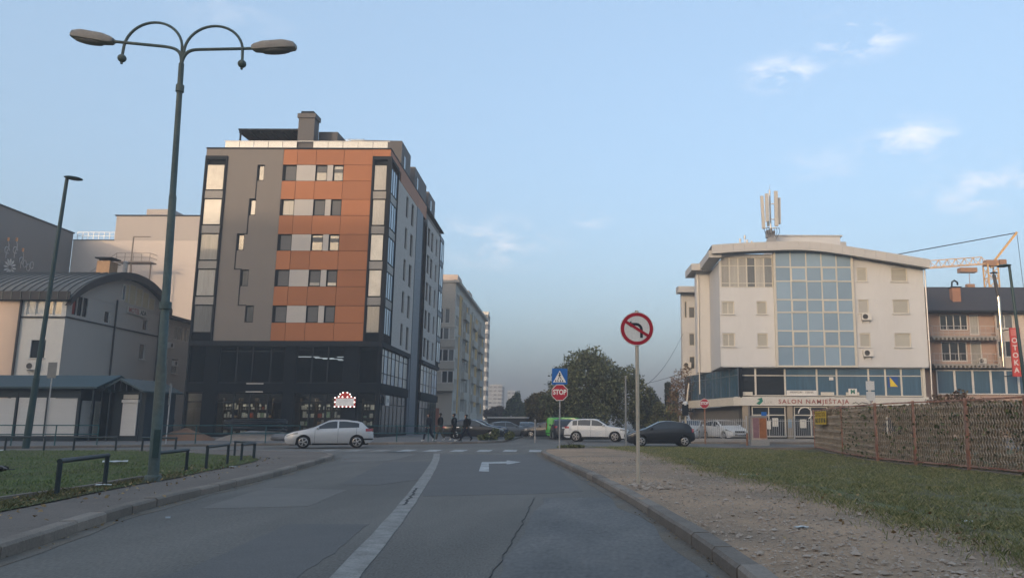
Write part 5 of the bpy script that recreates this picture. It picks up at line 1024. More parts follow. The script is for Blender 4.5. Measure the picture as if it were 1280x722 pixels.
for a, c, w_ in (((0, 0.02), (0.0, 0.12), 0.05), ((0, 0.03), (-0.07, -0.14), 0.03), ((0, 0.03), (0.08, -0.14), 0.03), ((0, 0.10), (-0.07, 0.02), 0.025), ((0, 0.10), (0.07, 0.04), 0.025)):
    d = Vector((c[0] - a[0], c[1] - a[1])).normalized(); n_ = Vector((-d.y, d.x)) * w_ / 2; q.add([(a[0] + n_.x, -0.0075, a[1] + n_.y), (a[0] - n_.x, -0.0075, a[1] - n_.y), (c[0] - n_.x, -0.0075, c[1] - n_.y), (c[0] + n_.x, -0.0075, c[1] + n_.y)], [(0, 1, 2, 3)])
q.add([(0.035 * math.cos(t) , -0.008, 0.155 + 0.035 * math.sin(t)) for t in np.linspace(0, 2 * math.pi, 9)[:-1]], [tuple(range(8))]); q.build('walking_figure', sign_black, cpl, Mc, fix=False)
n3 = thing('road_sign', 'small red STOP sign on a rusty post by the showroom fence', 'road sign', (6.35, 53.0, 0.1)); rust_m = mat('rusty_steel', (0.25, 0.105, 0.052), rough=0.85, var=0.25, scale=5, fine=30, fvar=0.2, c2=(0.30, 0.20, 0.14))
q = MB(); q.tube([(6.38, 53.05, 0.0), (6.36, 53.05, 3.0)], 0.055, 8); q.build('post', rust_m, n3, smooth=True); stop_sign(n3, T(6.35, 52.98, 2.62), 0.33)
for lab, x, y, zc, poly in (('blank back of a rectangular sign on a pole before the kiosk', -29.6, 42.8, 4.0, [(-0.28, -0.42), (0.28, -0.42), (0.28, 0.42), (-0.28, 0.42)]), ('grey back of a triangular road sign right of the big lamp post', -24.4, 45.0, 3.0, [(-0.45, -0.3), (0.45, -0.3), (0, 0.5)])):
    t_ = thing('road_sign', lab, 'road sign', (x, y, 0.1)); q = MB(); q.tube([(x, y, 0), (x + 0.02, y, zc + 0.4)], 0.035, 8); q.build('post', galv, t_, smooth=True); plate('sign_plate', poly, -0.06, -0.045, sign_back, t_, T(x + 0.02, y, zc, R(-12) if 'rect' in lab else R(-58)))
    if 'triang' in lab: plate('lower_plate', [(-0.3, -0.75), (0.3, -0.75), (0.3, -0.35), (-0.3, -0.35)], -0.06, -0.045, sign_back, t_, T(x + 0.02, y, zc, R(-12) if 'rect' in lab else R(-58)))
gp_ = thing('grey_post', 'thin grey concrete post beside the black hatchback bonnet', 'post', (0.96, 42.6, 0.0)); q = MB(); q.tube([(0.96, 42.6, 0), (0.95, 42.6, 3.75)], [0.055, 0.045], 8); q.build('shaft', concrete, gp_, smooth=True); cbox('cap', 0.13, 0.13, 0.04, galv, gp_, T(0.885, 42.535, 3.75))
sp_ = thing('marker_post', 'short pale post by the parked cars left of the STOP sign', 'post', (-4.95, 55.5, 0.1)); q = MB(); q.tube([(-4.95, 55.5, 0), (-4.95, 55.5, 1.5)], 0.05, 8); q.build('shaft', concrete, sp_); q = MB(); q.sphere((-4.95, 55.5, 1.52), 0.06, 8, 5); q.build('cap', concrete, sp_)
ts = thing('signal_post', 'dark signal box with white dome on a peeling post near the showroom', 'signal', (5.25, 54.5, 0.1))
q = MB(); q.tube([(5.25, 54.5, 0), (5.25, 54.5, 2.0), (5.5, 54.5, 4.0)], 0.06, 8); q.build('post', post_cream, ts); q = MB(); q.box(5.02, 5.42, 54.2, 54.5, 1.85, 2.6); q.box(5.42, 5.75, 54.25, 54.35, 2.1, 2.2); q.build('signal_box', frame_dark, ts); q = MB(); q.sphere((5.22, 54.35, 2.62), 0.19, 10, 6); q.build('dome', white_frame, ts, smooth=True)

# ------------------------------------------------------------------ cabinet, showroom railings
cb = thing('electric_cabinet', 'rust-stained concrete electric cabinet by the showroom railing', 'cabinet', (9.4, 50.5, 0.0))
q = MB(); q.box(8.95, 9.9, 50.3, 50.9, 0.35, 1.72); q.build('housing', mat('cabinet_pink', (0.36, 0.24, 0.20), rough=0.8, var=0.2, scale=2, c2=(0.42, 0.36, 0.30)), cb); q = MB(); q.box(8.85, 10.0, 50.2, 51, -0.02, 0.35); q.build('base', concrete, cb); q = MB(); q.box(8.9, 9.95, 50.25, 50.95, 1.72, 1.82); q.build('roof', concrete, cb)
q = MB(); q.box(9.02, 9.38, 50.28, 50.30, 0.45, 1.66); q.build('door', mat('cabinet_mauve', (0.25, 0.13, 0.14), rough=0.7, var=0.25, scale=3), cb); q = MB(); q.box(9.42, 9.84, 50.28, 50.30, 0.45, 1.66); q.build('door', mat('cabinet_rust', (0.32, 0.12, 0.045), rough=0.8, var=0.25, scale=3), cb)
q = MB(); q.box(9.6, 9.9, 50.4, 50.6, 1.83, 2.05); q.build('blue_box', sign_blue, cb)
sp2 = thing('stub_post', 'short rotten stub post left of the rusty cabinet', 'post', (8.6, 50.2, 0)); q = MB(); q.tube([(8.6, 50.2, -0.02), (8.62, 50.2, 0.75)], [0.07, 0.055], 7); q.build('shaft', rust_m, sp2); cbox('cap', 0.12, 0.12, 0.03, concrete, sp2, T(8.56, 50.14, 0.75))
def bar_fence(x0, x1, y, label):
    t_ = thing('metal_fence', label, 'fence', (x0, y, 0.1), group='grey bar fences in front of the showroom'); n = int((x1 - x0) / 2.4); w_ = (x1 - x0) / n
    for k in range(n + 1): cbox('post', 0.08, 0.08, 1.55, galv, t_, T(x0 + w_ * k - 0.04, y, 0.3))
    for k in range(n):
        q = MB(); a = x0 + w_ * k + 0.06
        while a < x0 + w_ * (k + 1) - 0.05: q.box(a, a + 0.028, y + 0.02, y + 0.05, 0.45, 1.65); a += 0.13
        tag(q.build('bar_panel', galv, t_), kind='stuff')
    for z in (0.5, 1.5): cbox('rail', x1 - x0, 0.04, 0.04, galv, t_, T(x0, y + 0.051, z))
    cbox('base_wall', x1 - x0 + 0.2, 0.25, 0.32, concrete, t_, T(x0 - 0.1, y - 0.08, 0.0))
bar_fence(4.9, 9.4, 54.9, 'grey bar fence in front of the parked white cars'); bar_fence(10.2, 17.5, 54.9, 'grey bar fence between the rusty cabinet and the yellow sign')
# ------------------------------------------------------------------ rusty mesh fence with dry climbers
FP = [(10.6, 41.6), (9.45, 32.7), (9.2, 27.8), (9.55, 25.3), (10.0, 22.6), (10.35, 20.0), (10.8, 17.2)]
mf = thing('mesh_fence', 'rusty expanded mesh fence with rust-red posts along the grass', 'fence', (9.2, 27.8, 0)); mesh_m = mat('rusty_mesh', (0.46, 0.37, 0.285), rough=0.8, var=0.2, scale=3, fine=20, fvar=0.2)
post_r = mat('rust_post', (0.33, 0.15, 0.10), rough=0.85, var=0.25, scale=4, c2=(0.42, 0.27, 0.21))
for i, (x, y) in enumerate(FP):
    for dx in ((-0.05, 0.05) if i in (2, 3, 4, 5) else (0,)): cobj('post', 'fpost', lambda q: q.box(-0.035, 0.035, -0.03, 0.03, -0.1, 2.02), post_r, mf, T(x, y + dx, zr(x, y), random.uniform(-0.3, 0.3), random.uniform(-0.015, 0.015), random.uniform(-0.015, 0.015)))
for (a, b_) in zip(FP[:-1], FP[1:]):
    A, B_ = Vector((*a, 0)), Vector((*b_, 0)); d = (B_ - A); L = d.length; d.normalize(); z0 = zr(*a)
    far_ = A.y > 35
    dx, dz = (0.125, 0.21) if not far_ else (0.2, 0.3); q = MB(); nx, nz = int(L / dx), int(1.75 / dz)
    for i in range(nx):
        for j in range(nz):
            u0, u1, zz0, zz1 = i * dx, (i + 1) * dx, 0.18 + j * dz, 0.18 + (j + 1) * dz; m0 = (zz0 + zz1) / 2; um = (u0 + u1) / 2
            for (pu, pz), (qu, qz) in (((u0, m0), (um, zz1)), ((um, zz1), (u1, m0)), ((u1, m0), (um, zz0)), ((um, zz0), (u0, m0))):
                P_, Q_ = A + d * pu + Vector((0, 0, z0 + pz)), A + d * qu + Vector((0, 0, z0 + qz)); nn_ = Vector((-d.y, d.x, 0)); w_ = (Q_ - P_).cross(nn_).normalized() * 0.010 + nn_ * 0.006
                q.add([P_ - w_, Q_ - w_, Q_ + w_, P_ + w_], [(0, 1, 2, 3)])
    tag(q.build('mesh_panel', mesh_m, mf, fix=False), kind='stuff')
    q = MB(); q.bar(A + Vector((0, 0, z0 + 1.97)) + d * 0.06, B_ + Vector((0, 0, z0 + 1.97)) - d * 0.06, 0.045); q.build('top_rail', post_r, mf); q = MB(); q.bar(A + Vector((0, 0, z0 + 0.16)) + d * 0.06, B_ + Vector((0, 0, z0 + 0.16)) - d * 0.06, 0.04); q.build('bottom_rail', post_r, mf)
    q = MB(); q.bar(A + Vector((0.1, 0, z0 - 0.02)), B_ + Vector((0.1, 0, z0 - 0.02)), 0.22, 0.22); q.build('base_beam', kerb_m, mf)
ys = thing('yellow_sign', 'yellow phone number sign wired to the far end of the mesh fence', 'sign', (10.3, 40.2, 1.6)); MY = T(10.39, 40.3, 1.72, R(-72))
MY = T(9.93, 37.6, 1.60, math.atan2(-2.0, -0.04))
q = MB(); q.box(-1.05, 1.05, -0.06, -0.045, -0.30, 0.30); q.build('sign_panel', mat('sign_yellow_panel', (0.62, 0.40, 0.03), rough=0.5, var=0.08), ys, MY); text_obj('ODVOZ ŠUTA', 0.26, mat('brown_letter', (0.22, 0.12, 0.03)), ys, MY @ Matrix.Translation((0, -0.062, 0.14)), 0.003, fit=1.9, bold=0.008); text_obj('062 87 87 86', 0.28, sign_black, ys, MY @ Matrix.Translation((0, -0.062, -0.13)), 0.003, fit=1.9, bold=0.012)
ad = thing('notice_boards', 'two white notice plates on a pole behind the mesh fence', 'sign', (16.3, 50, 0)); q = MB(); q.tube([(16.3, 50, 0), (16.3, 50, 4.0)], 0.05, 8); q.build('post', galv, ad)
for z in (2.75, 3.4): q = MB(); q.box(16.02, 16.55, 49.92, 49.945, z, z + 0.55); q.build('notice_plate', white_frame, ad)
# overhead wires
for k, (a, b_, lab) in enumerate((((7.8, 82.5, 10.5), (3.2, 76, 4.6), 'thin overhead wire slanting down from the white building'), ((8.1, 80, 6.5), (-2, 100, 6.2), 'thin overhead wire over the trees left of the white building'))):
    A, B_ = Vector(a), Vector(b_); q = MB(); q.tube([A.lerp(B_, t) - Vector((0, 0, 0.8 * math.sin(math.pi * t))) for t in np.linspace(0, 1, 12)], 0.02, 4); tag(q.build('overhead_wire', frame_dark), lab, 'wire')
# ------------------------------------------------------------------ litter and a crow
def litter(x, y, z, s, rz, label, m): 
    q = MB(); n = 5; vs = [((i / (n - 1) - 0.5) * s * 1.6, (j / (n - 1) - 0.5) * s, 0.015 + 0.18 * s * abs(mnoise.noise((i * 0.9 + x, j * 0.9, y)))) for j in range(n) for i in range(n)]
    q.add(vs + [(a, b_, c - 0.012) for a, b_, c in vs], [(j * n + i, j * n + i + 1, (j + 1) * n + i + 1, (j + 1) * n + i) for j in range(n - 1) for i in range(n - 1)] + [(n * n + j * n + i, n * n + (j + 1) * n + i, n * n + (j + 1) * n + i + 1, n * n + j * n + i + 1) for j in range(n - 1) for i in range(n - 1)]); tag(q.build('litter', m, None, T(x, y, z, rz), True, fix=False), label, 'litter', 'scraps of litter')
lw = mat('litter_white', (0.6, 0.6, 0.58), rough=0.6, rnd=0.2); lb = mat('litter_blue', (0.38, 0.47, 0.52), rough=0.5)
litter(-13.6, 22.6, 0.20, 0.372, 0.5, 'long pale plastic sheet lying on the lawn', lw); litter(-9.05, 14.75, 0.17, 0.156, 0.3, 'flat white paper by the right foot of the nearest barrier', lw); litter(-22.9, 30.3, 0.2, 0.420, 0.1, 'white scrap at the far lawn edge below the kiosk', lw); litter(-9.7, 21.2, 0.16, 0.120, 1, 'white scrap on the footway by the middle barrier', lw)
litter(3.1, 19.0, 0.14, 0.168, 0.4, 'crumpled pale blue bag on the grass edge', lb); litter(4.4, 10.1, 0.13, 0.102, 0.6, 'small white cup lying on the right grass', lw); litter(0.45, 15.6, 0.15, 0.060, 0.2, 'white scrap at the foot of the no left turn post', lw); litter(2.2, 9.4, 0.14, 0.096, 0.4, 'flat pale stone-like scrap on the near gravel', lw)
litter(-5.95, 11.2, 0.02, 0.04, 0.4, 'blue scrap in the left gutter', lb)
crow_m = mat('crow_black', (0.012, 0.013, 0.015), rough=0.5); crow_g = mat('crow_grey', (0.13, 0.125, 0.12), rough=0.7)
cw_ = thing('hooded_crow', 'grey and black crow pecking in the lawn at the left edge', 'bird', (-12.8, 17.2, 0.15), R(200))
Mw = T(-12.8, 17.2, 0.15, R(172))
q = MB(); secs = [(-0.22, 0.02, 0.165), (-0.15, 0.045, 0.17), (-0.05, 0.075, 0.175), (0.05, 0.078, 0.165), (0.12, 0.055, 0.14), (0.165, 0.042, 0.11), (0.20, 0.036, 0.085), (0.225, 0.022, 0.065)]; vs = []; n = 12
for x, r_, z in secs:
    for k in range(n): t = 2 * math.pi * k / n; vs.append((x, r_ * math.cos(t), z + r_ * 0.95 * math.sin(t)))
q.add(vs, [(i * n + k, i * n + (k + 1) % n, (i + 1) * n + (k + 1) % n, (i + 1) * n + k) for i in range(len(secs) - 1) for k in range(n)] + [tuple(reversed(range(n))), tuple(range((len(secs) - 1) * n, len(secs) * n))], 0)
q.m = [1 if i // n >= 4 else 0 for i in range((len(secs) - 1) * n)] + [0, 1]; q.build('body', [crow_g, crow_m], cw_, Mw, True)
q = MB(); q.lathe([(0.018, 0), (0.012, 0.03), (1e-4, 0.065)], 8); q.build('beak', crow_m, cw_, Mw @ T(0.225, 0, 0.06, 0, 0, R(150)))
q = MB(); q.prism([(-0.18, -0.03), (-0.36, -0.045), (-0.37, 0.045), (-0.18, 0.03)], 0.155, 0.17, 'XY'); q.build('tail', crow_m, cw_, Mw)
for s in (-1, 1): q = MB(); q.sphere((-0.05, 0.07 * s, 0.185), 0.12, 10, 6, (1.25, 0.16, 0.42)); q.build('wing', crow_m, cw_, Mw, True); q = MB(); q.tube([(0.01, 0.03 * s, 0.1), (0.0, 0.03 * s, 0.05), (0.015, 0.03 * s, 0.0)], 0.007, 5); q.bar((-0.02, 0.03 * s, 0.004), (0.045, 0.03 * s, 0.004), 0.008); q.build('leg', crow_m, cw_, Mw)

rl = thing('old_rail', 'dark rusty rail half sunk in the right grass', 'rail', (3.4, 30.5, 0.05)); A_, B_ = Vector((3.3, 32.5, 0.09)), Vector((5.4, 26.6, 0.06))
for k in range(3): q = MB(); q.bar(A_.lerp(B_, k / 3 + 0.01), A_.lerp(B_, (k + 1) / 3 - 0.01), 0.10, 0.09); q.build('rail_length', rust_m, rl)
# ------------------------------------------------------------------ cars
def carpaint(name, c, metal=0.3): return mat(name, c, rough=0.4, spec=0.3, metal=metal, var=0.03, scale=1, fvar=0.0, coat=0.5)
car_glass = mat('car_glass', (0.03, 0.036, 0.042), rough=0.06, spec=0.6, var=0.1, fvar=0.0); tyre_m = mat('tyre', (0.012, 0.012, 0.013), rough=0.85); rim_m = mat('rim_alloy', (0.50, 0.48, 0.46), rough=0.35, metal=0.7); rim_dark = mat('rim_dark', (0.05, 0.05, 0.05), rough=0.5)
trim_m = mat('black_trim', (0.010, 0.011, 0.012), rough=0.6); head_m = mat('headlight', (0.22, 0.21, 0.19), rough=0.12, spec=0.6, coat=1.0); tail_m = mat('tail_light', (0.32, 0.015, 0.02), rough=0.2, coat=1.0); plate_m = mat('number_plate', (0.60, 0.60, 0.60), rough=0.5); chrome_m = mat('chrome', (0.6, 0.6, 0.6), rough=0.2, metal=0.9)
def smooth_curve(pts, L, sig):
    xs = np.arange(0, L + 1e-6, 0.01); v = np.interp(xs, [p[0] for p in pts], [p[1] for p in pts])
    k = int(max(1, sig * 300)); ker = np.exp(-0.5 * (np.arange(-k, k + 1) / (sig * 100)) ** 2); ker /= ker.sum()
    v2 = np.convolve(np.pad(v, k, mode='edge'), ker, mode='valid'); return lambda s: float(np.interp(s, xs, v2))
def make_car(S):
    L = S['L']; hw0 = S['W'] / 2; top = smooth_curve(S['top'], L, S.get('sig', 0.05)); belt = smooth_curve(S['belt'], L, 0.08)
    plan = smooth_curve([(0, 0.66), (0.10, 0.80), (0.35, 0.93), (0.8, 0.99), (1.5, 1.0), (L - 1.3, 1.0), (L - 0.6, 0.975), (L - 0.2, 0.90), (L - 0.05, 0.80), (L, 0.72)], L, 0.04)
    sill = S.get('sill', 0.20); r_w = S['r']; ra = r_w + 0.055; wz = r_w
    low = smooth_curve([(0, 0.36), (0.12, 0.24), (0.5, sill), (L - 0.6, sill), (L - 0.15, 0.30), (L, 0.40)], L, 0.04)
    tumble = S.get('tumble', 0.33)
    def geo(s):
        zt = top(s); zb = min(belt(s), zt - 0.05); w = hw0 * plan(s); zs = low(s)
        for sc in (S['w1'], S['w2']):
            d = abs(s - sc)
            if d < ra: zs = max(zs, wz + math.sqrt(ra * ra - d * d) * 0.98)
        cr = min(0.05, (zt - zb) * 0.5); ze = zt - cr
        return zt, zb, w, zs, ze
    def wat(s, z):
        zt, zb, w, zs, ze = geo(s)
        if z <= zb:
            f = (z - 0.2) / max(0.1, zb - 0.2); return w * float(np.interp(f, [0, 0.1, 0.35, 0.62, 0.8, 1.0], [0.955, 0.982, 1.0, 1.0, 0.985, 0.945]))
        return w * 0.945 - (z - zb) * tumble
    def section(s):
        zt, zb, w, zs, ze = geo(s); P = [(0.0, zs)]
        for f in (0, 0.12, 0.3, 0.5, 0.7, 0.88, 1.0): z = zs + (zb - zs) * f; P.append((wat(s, z), z))
        for f in (0.25, 0.5, 0.75, 1.0): z = zb + (ze - zb) * f; P.append((wat(s, z), z))
        ye = P[-1][0]
        for f, g in ((0.94, 0.35), (0.8, 0.65), (0.5, 0.9), (0.0, 1.0)): P.append((ye * f, ze + (zt - ze) * g))
        return P
    ss = sorted(set([0, 0.02, 0.05, 0.09, 0.14] + list(np.round(np.linspace(0.2, L - 0.2, int(L / 0.055)), 3)) + [L - 0.14, L - 0.09, L - 0.05, L - 0.02, L]))
    q = MB(); secs = [section(s) for s in ss]; n = len(secs[0]); vs = []
    full = 2 * n - 2
    for s, P in zip(ss, secs):
        x = L / 2 - s
        for y, z in P: vs.append((x, -y, z))
        for y, z in P[-2:0:-1]: vs.append((x, y, z))
    fs = [(i * full + k, i * full + (k + 1) % full, (i + 1) * full + (k + 1) % full, (i + 1) * full + k) for i in range(len(ss) - 1) for k in range(full)]
    fs += [tuple(reversed(range(full))), tuple(range((len(ss) - 1) * full, len(ss) * full))]
    q.add(vs, fs)
    root = thing(S['name'], S['label'], S.get('cat', 'car'), (0, 0, 0), 0, S.get('group')); B_ = q.build('body', S['paint'], root, None, True)
    def side_patch(name, s0, s1, zl, zh, m, parent, off=0.006, k=14, both=True, j=5):
        for sg in (-1, 1):
            b = MB(); cols_ = []
            for s in np.linspace(s0, s1, k):
                zt, zb, w, zs, ze = geo(s); a, c = zl(s, zb, ze), zh(s, zb, ze)
                if c - a < 0.02: c = a + 0.02
                cols_.append([(L / 2 - s, sg * (wat(s, z) + off), z) for z in np.linspace(a, c, j)])
            vv = [p for c in cols_ for p in c]; b.add(vv, [(i * j + t, i * j + t + 1, (i + 1) * j + t + 1, (i + 1) * j + t) for i in range(k - 1) for t in range(j - 1)]); b.build(name, m, parent, None, True, fix=False)
    for s0, s1 in S['side_glass']: side_patch('side_window', s0, s1, lambda s, zb, ze: zb + 0.03, lambda s, zb, ze: ze - 0.045, car_glass, root, 0.007)
    def top_patch(name, s0, s1, m, wf0=0.90, k=14, j=9):
        b = MB(); g = []
        for s in np.linspace(s0, s1, k):
            zt, zb, w, zs, ze = geo(s); ye = wat(s, ze); sl = (top(s + 0.02) - top(s - 0.02)) / 0.04; nx, nz = sl, 1.0; ln = math.hypot(nx, nz); row = []
            for f in np.linspace(-wf0, wf0, j): af = abs(f); z = ze + (zt - ze) * float(np.interp(af, [0, 0.5, 0.8, 0.94, 1], [1, 0.9, 0.65, 0.35, 0])); row.append((L / 2 - s + 0.01 * nx / ln, ye * f, z + 0.012 * nz / ln))
            g.append(row)
        b.add([p for r_ in g for p in r_], [(i * j + t, i * j + t + 1, (i + 1) * j + t + 1, (i + 1) * j + t) for i in range(k - 1) for t in range(j - 1)]); return b.build(name, m, root, None, True, fix=False)
    top_patch('windscreen', *S['screen'], car_glass); top_patch('rear_window', *S['rear'], car_glass, 0.86)
    zl, zh = S['head']; side_patch('headlight', 0.06, S.get('headlen', 0.55), lambda s, zb, ze: min(zl + 0.10 * s, zb - 0.05), lambda s, zb, ze: min(zh + 0.05 * s, zb - 0.01), head_m, root, 0.008)
    tl, th = S['tail']; side_patch('tail_light', L - S.get('taillen', 0.4), L - 0.03, lambda s, zb, ze: tl, lambda s, zb, ze: th, tail_m, root, 0.008)
    side_patch('sill_trim', S['w1'] + ra + 0.03, S['w2'] - ra - 0.03, lambda s, zb, ze: sill + 0.004, lambda s, zb, ze: sill + S.get('clad', 0.06), trim_m, root, 0.005)
    doors = S.get('doors', [])
    for s in doors: side_patch('door_gap', s, s + 0.012, lambda s, zb, ze: sill + 0.08, lambda s, zb, ze: zb + 0.02, trim_m, root, 0.003, k=2, j=8)
    for s in S.get('handles', []): side_patch('door_handle', s, s + 0.17, lambda s_, zb, ze: zb - 0.14, lambda s_, zb, ze: zb - 0.105, S.get('handle_m', S['paint']), root, 0.022, k=3, j=3)
    # wheels, underbody, mirrors, bumper details
    cbox('underbody', L - 0.5, hw0 * 2 - 0.5, 0.42, trim_m, root, T(-L / 2 + 0.25, -hw0 + 0.25, 0.17))
    def rimfn(b):
        R_ = r_w * 0.68; b.lathe([(R_, 0.0), (R_, 0.02), (R_ * 0.9, 0.03), (R_ * 0.88, -0.05)], 24, cap=False); b.lathe([(0.055, 0), (0.055, 0.03), (0.03, 0.04), (1e-4, 0.04)], 12)
        for k in range(5):
            t = 2 * math.pi * k / 5
            for dt in (-0.13, 0.13): b.bar((0.04 * math.cos(t), 0.04 * math.sin(t), 0.015), (R_ * 0.93 * math.cos(t + dt), R_ * 0.93 * math.sin(t + dt), 0.012), 0.035, 0.03)
    for sc in (S['w1'], S['w2']):
        for sg in (-1, 1):
            M = T(L / 2 - sc, sg * (hw0 - 0.035), wz) @ Matrix.Rotation(R(-90) * sg, 4, 'X')
            w_ = cobj('wheel', ('rim', r_w), rimfn, S.get('rim', rim_m), root, M, False)
            cobj('tyre', ('tyre', r_w), lambda b: b.lathe([(r_w * 0.66, -0.19), (r_w * 0.95, -0.19), (r_w, -0.16), (r_w, -0.03), (r_w * 0.96, 0.0), (r_w * 0.85, 0.012), (r_w * 0.68, 0.004), (r_w * 0.66, -0.04)], 28, cap=False), tyre_m, w_, M, True)
            cobj('wheel_disc', ('wdisc', r_w), lambda b: b.lathe([(r_w * 0.67, -0.05), (1e-4, -0.05)], 20, cap=False), rim_dark, w_, M)
    for sg in (-1, 1):
        sm = S['mirror']; zt, zb, w, zs, ze = geo(sm); b = MB(); b.sphere((0, 0, 0), 0.1, 10, 7, (0.75, 1.0, 0.72)); b.bar((0.02, -sg * 0.05, -0.04), (-0.03, -sg * 0.17, -0.07), 0.04); b.build('mirror', S.get('mirror_m', S['paint']), root, T(L / 2 - sm, sg * (w + 0.06), zb + 0.09), True)
    cbox('grille', 0.05, hw0 * 0.9, 0.14, trim_m, root, T(L / 2 - 0.035, -hw0 * 0.45, S.get('grille', 0.55))); cbox('lower_grille', 0.05, hw0 * 1.0, 0.12, trim_m, root, T(L / 2 - 0.02, -hw0 * 0.5, 0.34)); cbox('number_plate', 0.02, 0.52, 0.11, plate_m, root, T(L / 2 + 0.012, -0.26, 0.42))
    cbox('number_plate', 0.02, 0.52, 0.11, plate_m, root, T(-L / 2 - 0.012, -0.26, S.get('rplate', 0.72)))
    side_patch('bumper_trim', L - 0.5, L - 0.02, lambda s, zb, ze: 0.42, lambda s, zb, ze: 0.50, trim_m, root, 0.006)
    return root
def setcar(root, x, y, z, rz): root.matrix_basis = T(x, y, z, rz); W[root.name] = root.matrix_basis.copy(); return root
C4 = dict(name='parked_car', L=4.33, W=1.79, r=0.325, w1=0.89, w2=3.50, sig=0.05, top=[(0, 0.60), (0.05, 0.70), (0.3, 0.82), (1.05, 0.99), (1.30, 1.06), (2.05, 1.42), (2.35, 1.465), (2.9, 1.465), (3.5, 1.39), (3.75, 1.33), (4.05, 1.02), (4.22, 0.96), (4.33, 0.66)],
          belt=[(0, 0.62), (0.4, 0.78), (1.2, 0.94), (2.4, 0.985), (3.5, 1.03), (4.1, 1.02), (4.33, 0.7)], side_glass=[(1.50, 2.50), (2.58, 3.58)], screen=(1.32, 2.02), rear=(3.72, 4.03), head=(0.66, 0.80), headlen=0.62, tail=(0.86, 1.0), taillen=0.42, doors=[1.42, 2.54, 3.45], handles=[2.30, 3.25], mirror=1.55, tumble=0.36)
silver = make_car(dict(C4, name='hatchback_car', label='silver hatchback driving left in front of the corner shop', cat='car', paint=carpaint('paint_silver', (0.50, 0.50, 0.50), 0.5))); setcar(silver, -14.55, 42.6, 0, R(180 + 20))
P207 = dict(name='hatchback_car', L=4.03, W=1.75, r=0.305, w1=0.84, w2=3.38, sig=0.05, top=[(0, 0.58), (0.05, 0.70), (0.35, 0.84), (0.95, 1.00), (1.15, 1.06), (1.95, 1.43), (2.3, 1.475), (2.8, 1.465), (3.45, 1.38), (3.65, 1.32), (3.9, 1.0), (3.98, 0.9), (4.03, 0.62)],
            belt=[(0, 0.6), (0.4, 0.78), (1.2, 0.95), (2.4, 1.0), (3.4, 1.05), (3.85, 1.03), (4.03, 0.7)], side_glass=[(1.35, 2.42), (2.5, 3.3)], screen=(1.16, 1.93), rear=(3.62, 3.88), head=(0.68, 0.82), headlen=0.75, tail=(0.82, 1.02), taillen=0.22, doors=[1.35, 2.46], handles=[2.2, 3.05], mirror=1.45, tumble=0.36)
black = make_car(dict(P207, label='black hatchback crossing to the left behind the sign post', paint=carpaint('paint_black', (0.010, 0.011, 0.014), 0.0))); setcar(black, 3.05, 48.0, 0, R(180 + 6))
Q5 = dict(name='suv_car', L=4.66, W=1.89, r=0.37, w1=0.92, w2=3.74, sill=0.27, sig=0.05, clad=0.10, top=[(0, 0.72), (0.06, 0.86), (0.3, 0.97), (1.25, 1.10), (1.45, 1.16), (2.15, 1.58), (2.5, 1.65), (3.3, 1.655), (3.95, 1.60), (4.15, 1.52), (4.45, 1.12), (4.58, 1.05), (4.66, 0.72)],
          belt=[(0, 0.78), (0.4, 0.95), (1.3, 1.08), (2.5, 1.12), (3.7, 1.15), (4.4, 1.12), (4.66, 0.8)], side_glass=[(1.65, 2.62), (2.70, 3.62), (3.68, 4.02)], screen=(1.47, 2.13), rear=(4.12, 4.42), head=(0.76, 0.90), headlen=0.55, tail=(0.95, 1.10), taillen=0.4, doors=[1.55, 2.66, 3.6], handles=[2.45, 3.42], mirror=1.75, tumble=0.3, grille=0.62, rplate=0.9)
suv = make_car(dict(Q5, label='white SUV parked facing right before the big tree', paint=carpaint('paint_white', (0.62, 0.61, 0.59), 0.0))); setcar(suv, -0.75, 59.3, 0, R(-8))
SED = dict(name='saloon_car', L=4.75, W=1.82, r=0.33, w1=0.90, w2=3.68, top=[(0, 0.56), (0.05, 0.66), (0.35, 0.80), (1.25, 0.98), (1.45, 1.03), (2.25, 1.40), (2.6, 1.45), (3.05, 1.44), (3.45, 1.36), (4.05, 1.06), (4.6, 1.02), (4.7, 0.92), (4.75, 0.6)],
           belt=[(0, 0.6), (0.4, 0.76), (1.3, 0.93), (2.6, 0.97), (3.9, 1.0), (4.5, 0.98), (4.75, 0.7)], side_glass=[(1.65, 2.62), (2.7, 3.62)], screen=(1.47, 2.23), rear=(3.5, 4.02), head=(0.62, 0.74), tail=(0.80, 0.95), doors=[1.55, 2.66], handles=[2.4, 3.4], mirror=1.75)
dark = make_car(dict(SED, label='black saloon parked behind the walking people', paint=MATS['paint_black'], handle_m=chrome_m)); setcar(dark, -10.3, 62.5, 0.13, R(4))
EST = dict(Q5, L=4.6, W=1.80, name='estate_car', sill=0.2, r=0.33, top=[(s, z * 0.90) for s, z in Q5['top']], belt=[(s, z * 0.90) for s, z in Q5['belt']], head=(0.66, 0.80), tail=(0.86, 1.02), grille=0.5)
blue = make_car(dict(EST, label='dark blue estate car behind the black saloon', paint=carpaint('paint_blue', (0.018, 0.035, 0.075), 0.3))); setcar(blue, -10.6, 67.5, 0.13, R(8))
def vary(src, x, y, z, rz, label, paint=None):
    c = copy_tree(src, T(x, y, z, rz)); c['label'] = label
    if paint:
        for ch in c.children:
            if ch.name.split('.')[0] in ('body', 'mirror', 'door_handle'): ch.data = ch.data.copy(); ch.data.materials[0] = paint
    return c
pgrey = carpaint('paint_grey', (0.09, 0.10, 0.11), 0.5); pdark = carpaint('paint_graphite', (0.03, 0.034, 0.04), 0.4); psilv = carpaint('paint_pale_silver', (0.45, 0.46, 0.47), 0.4)
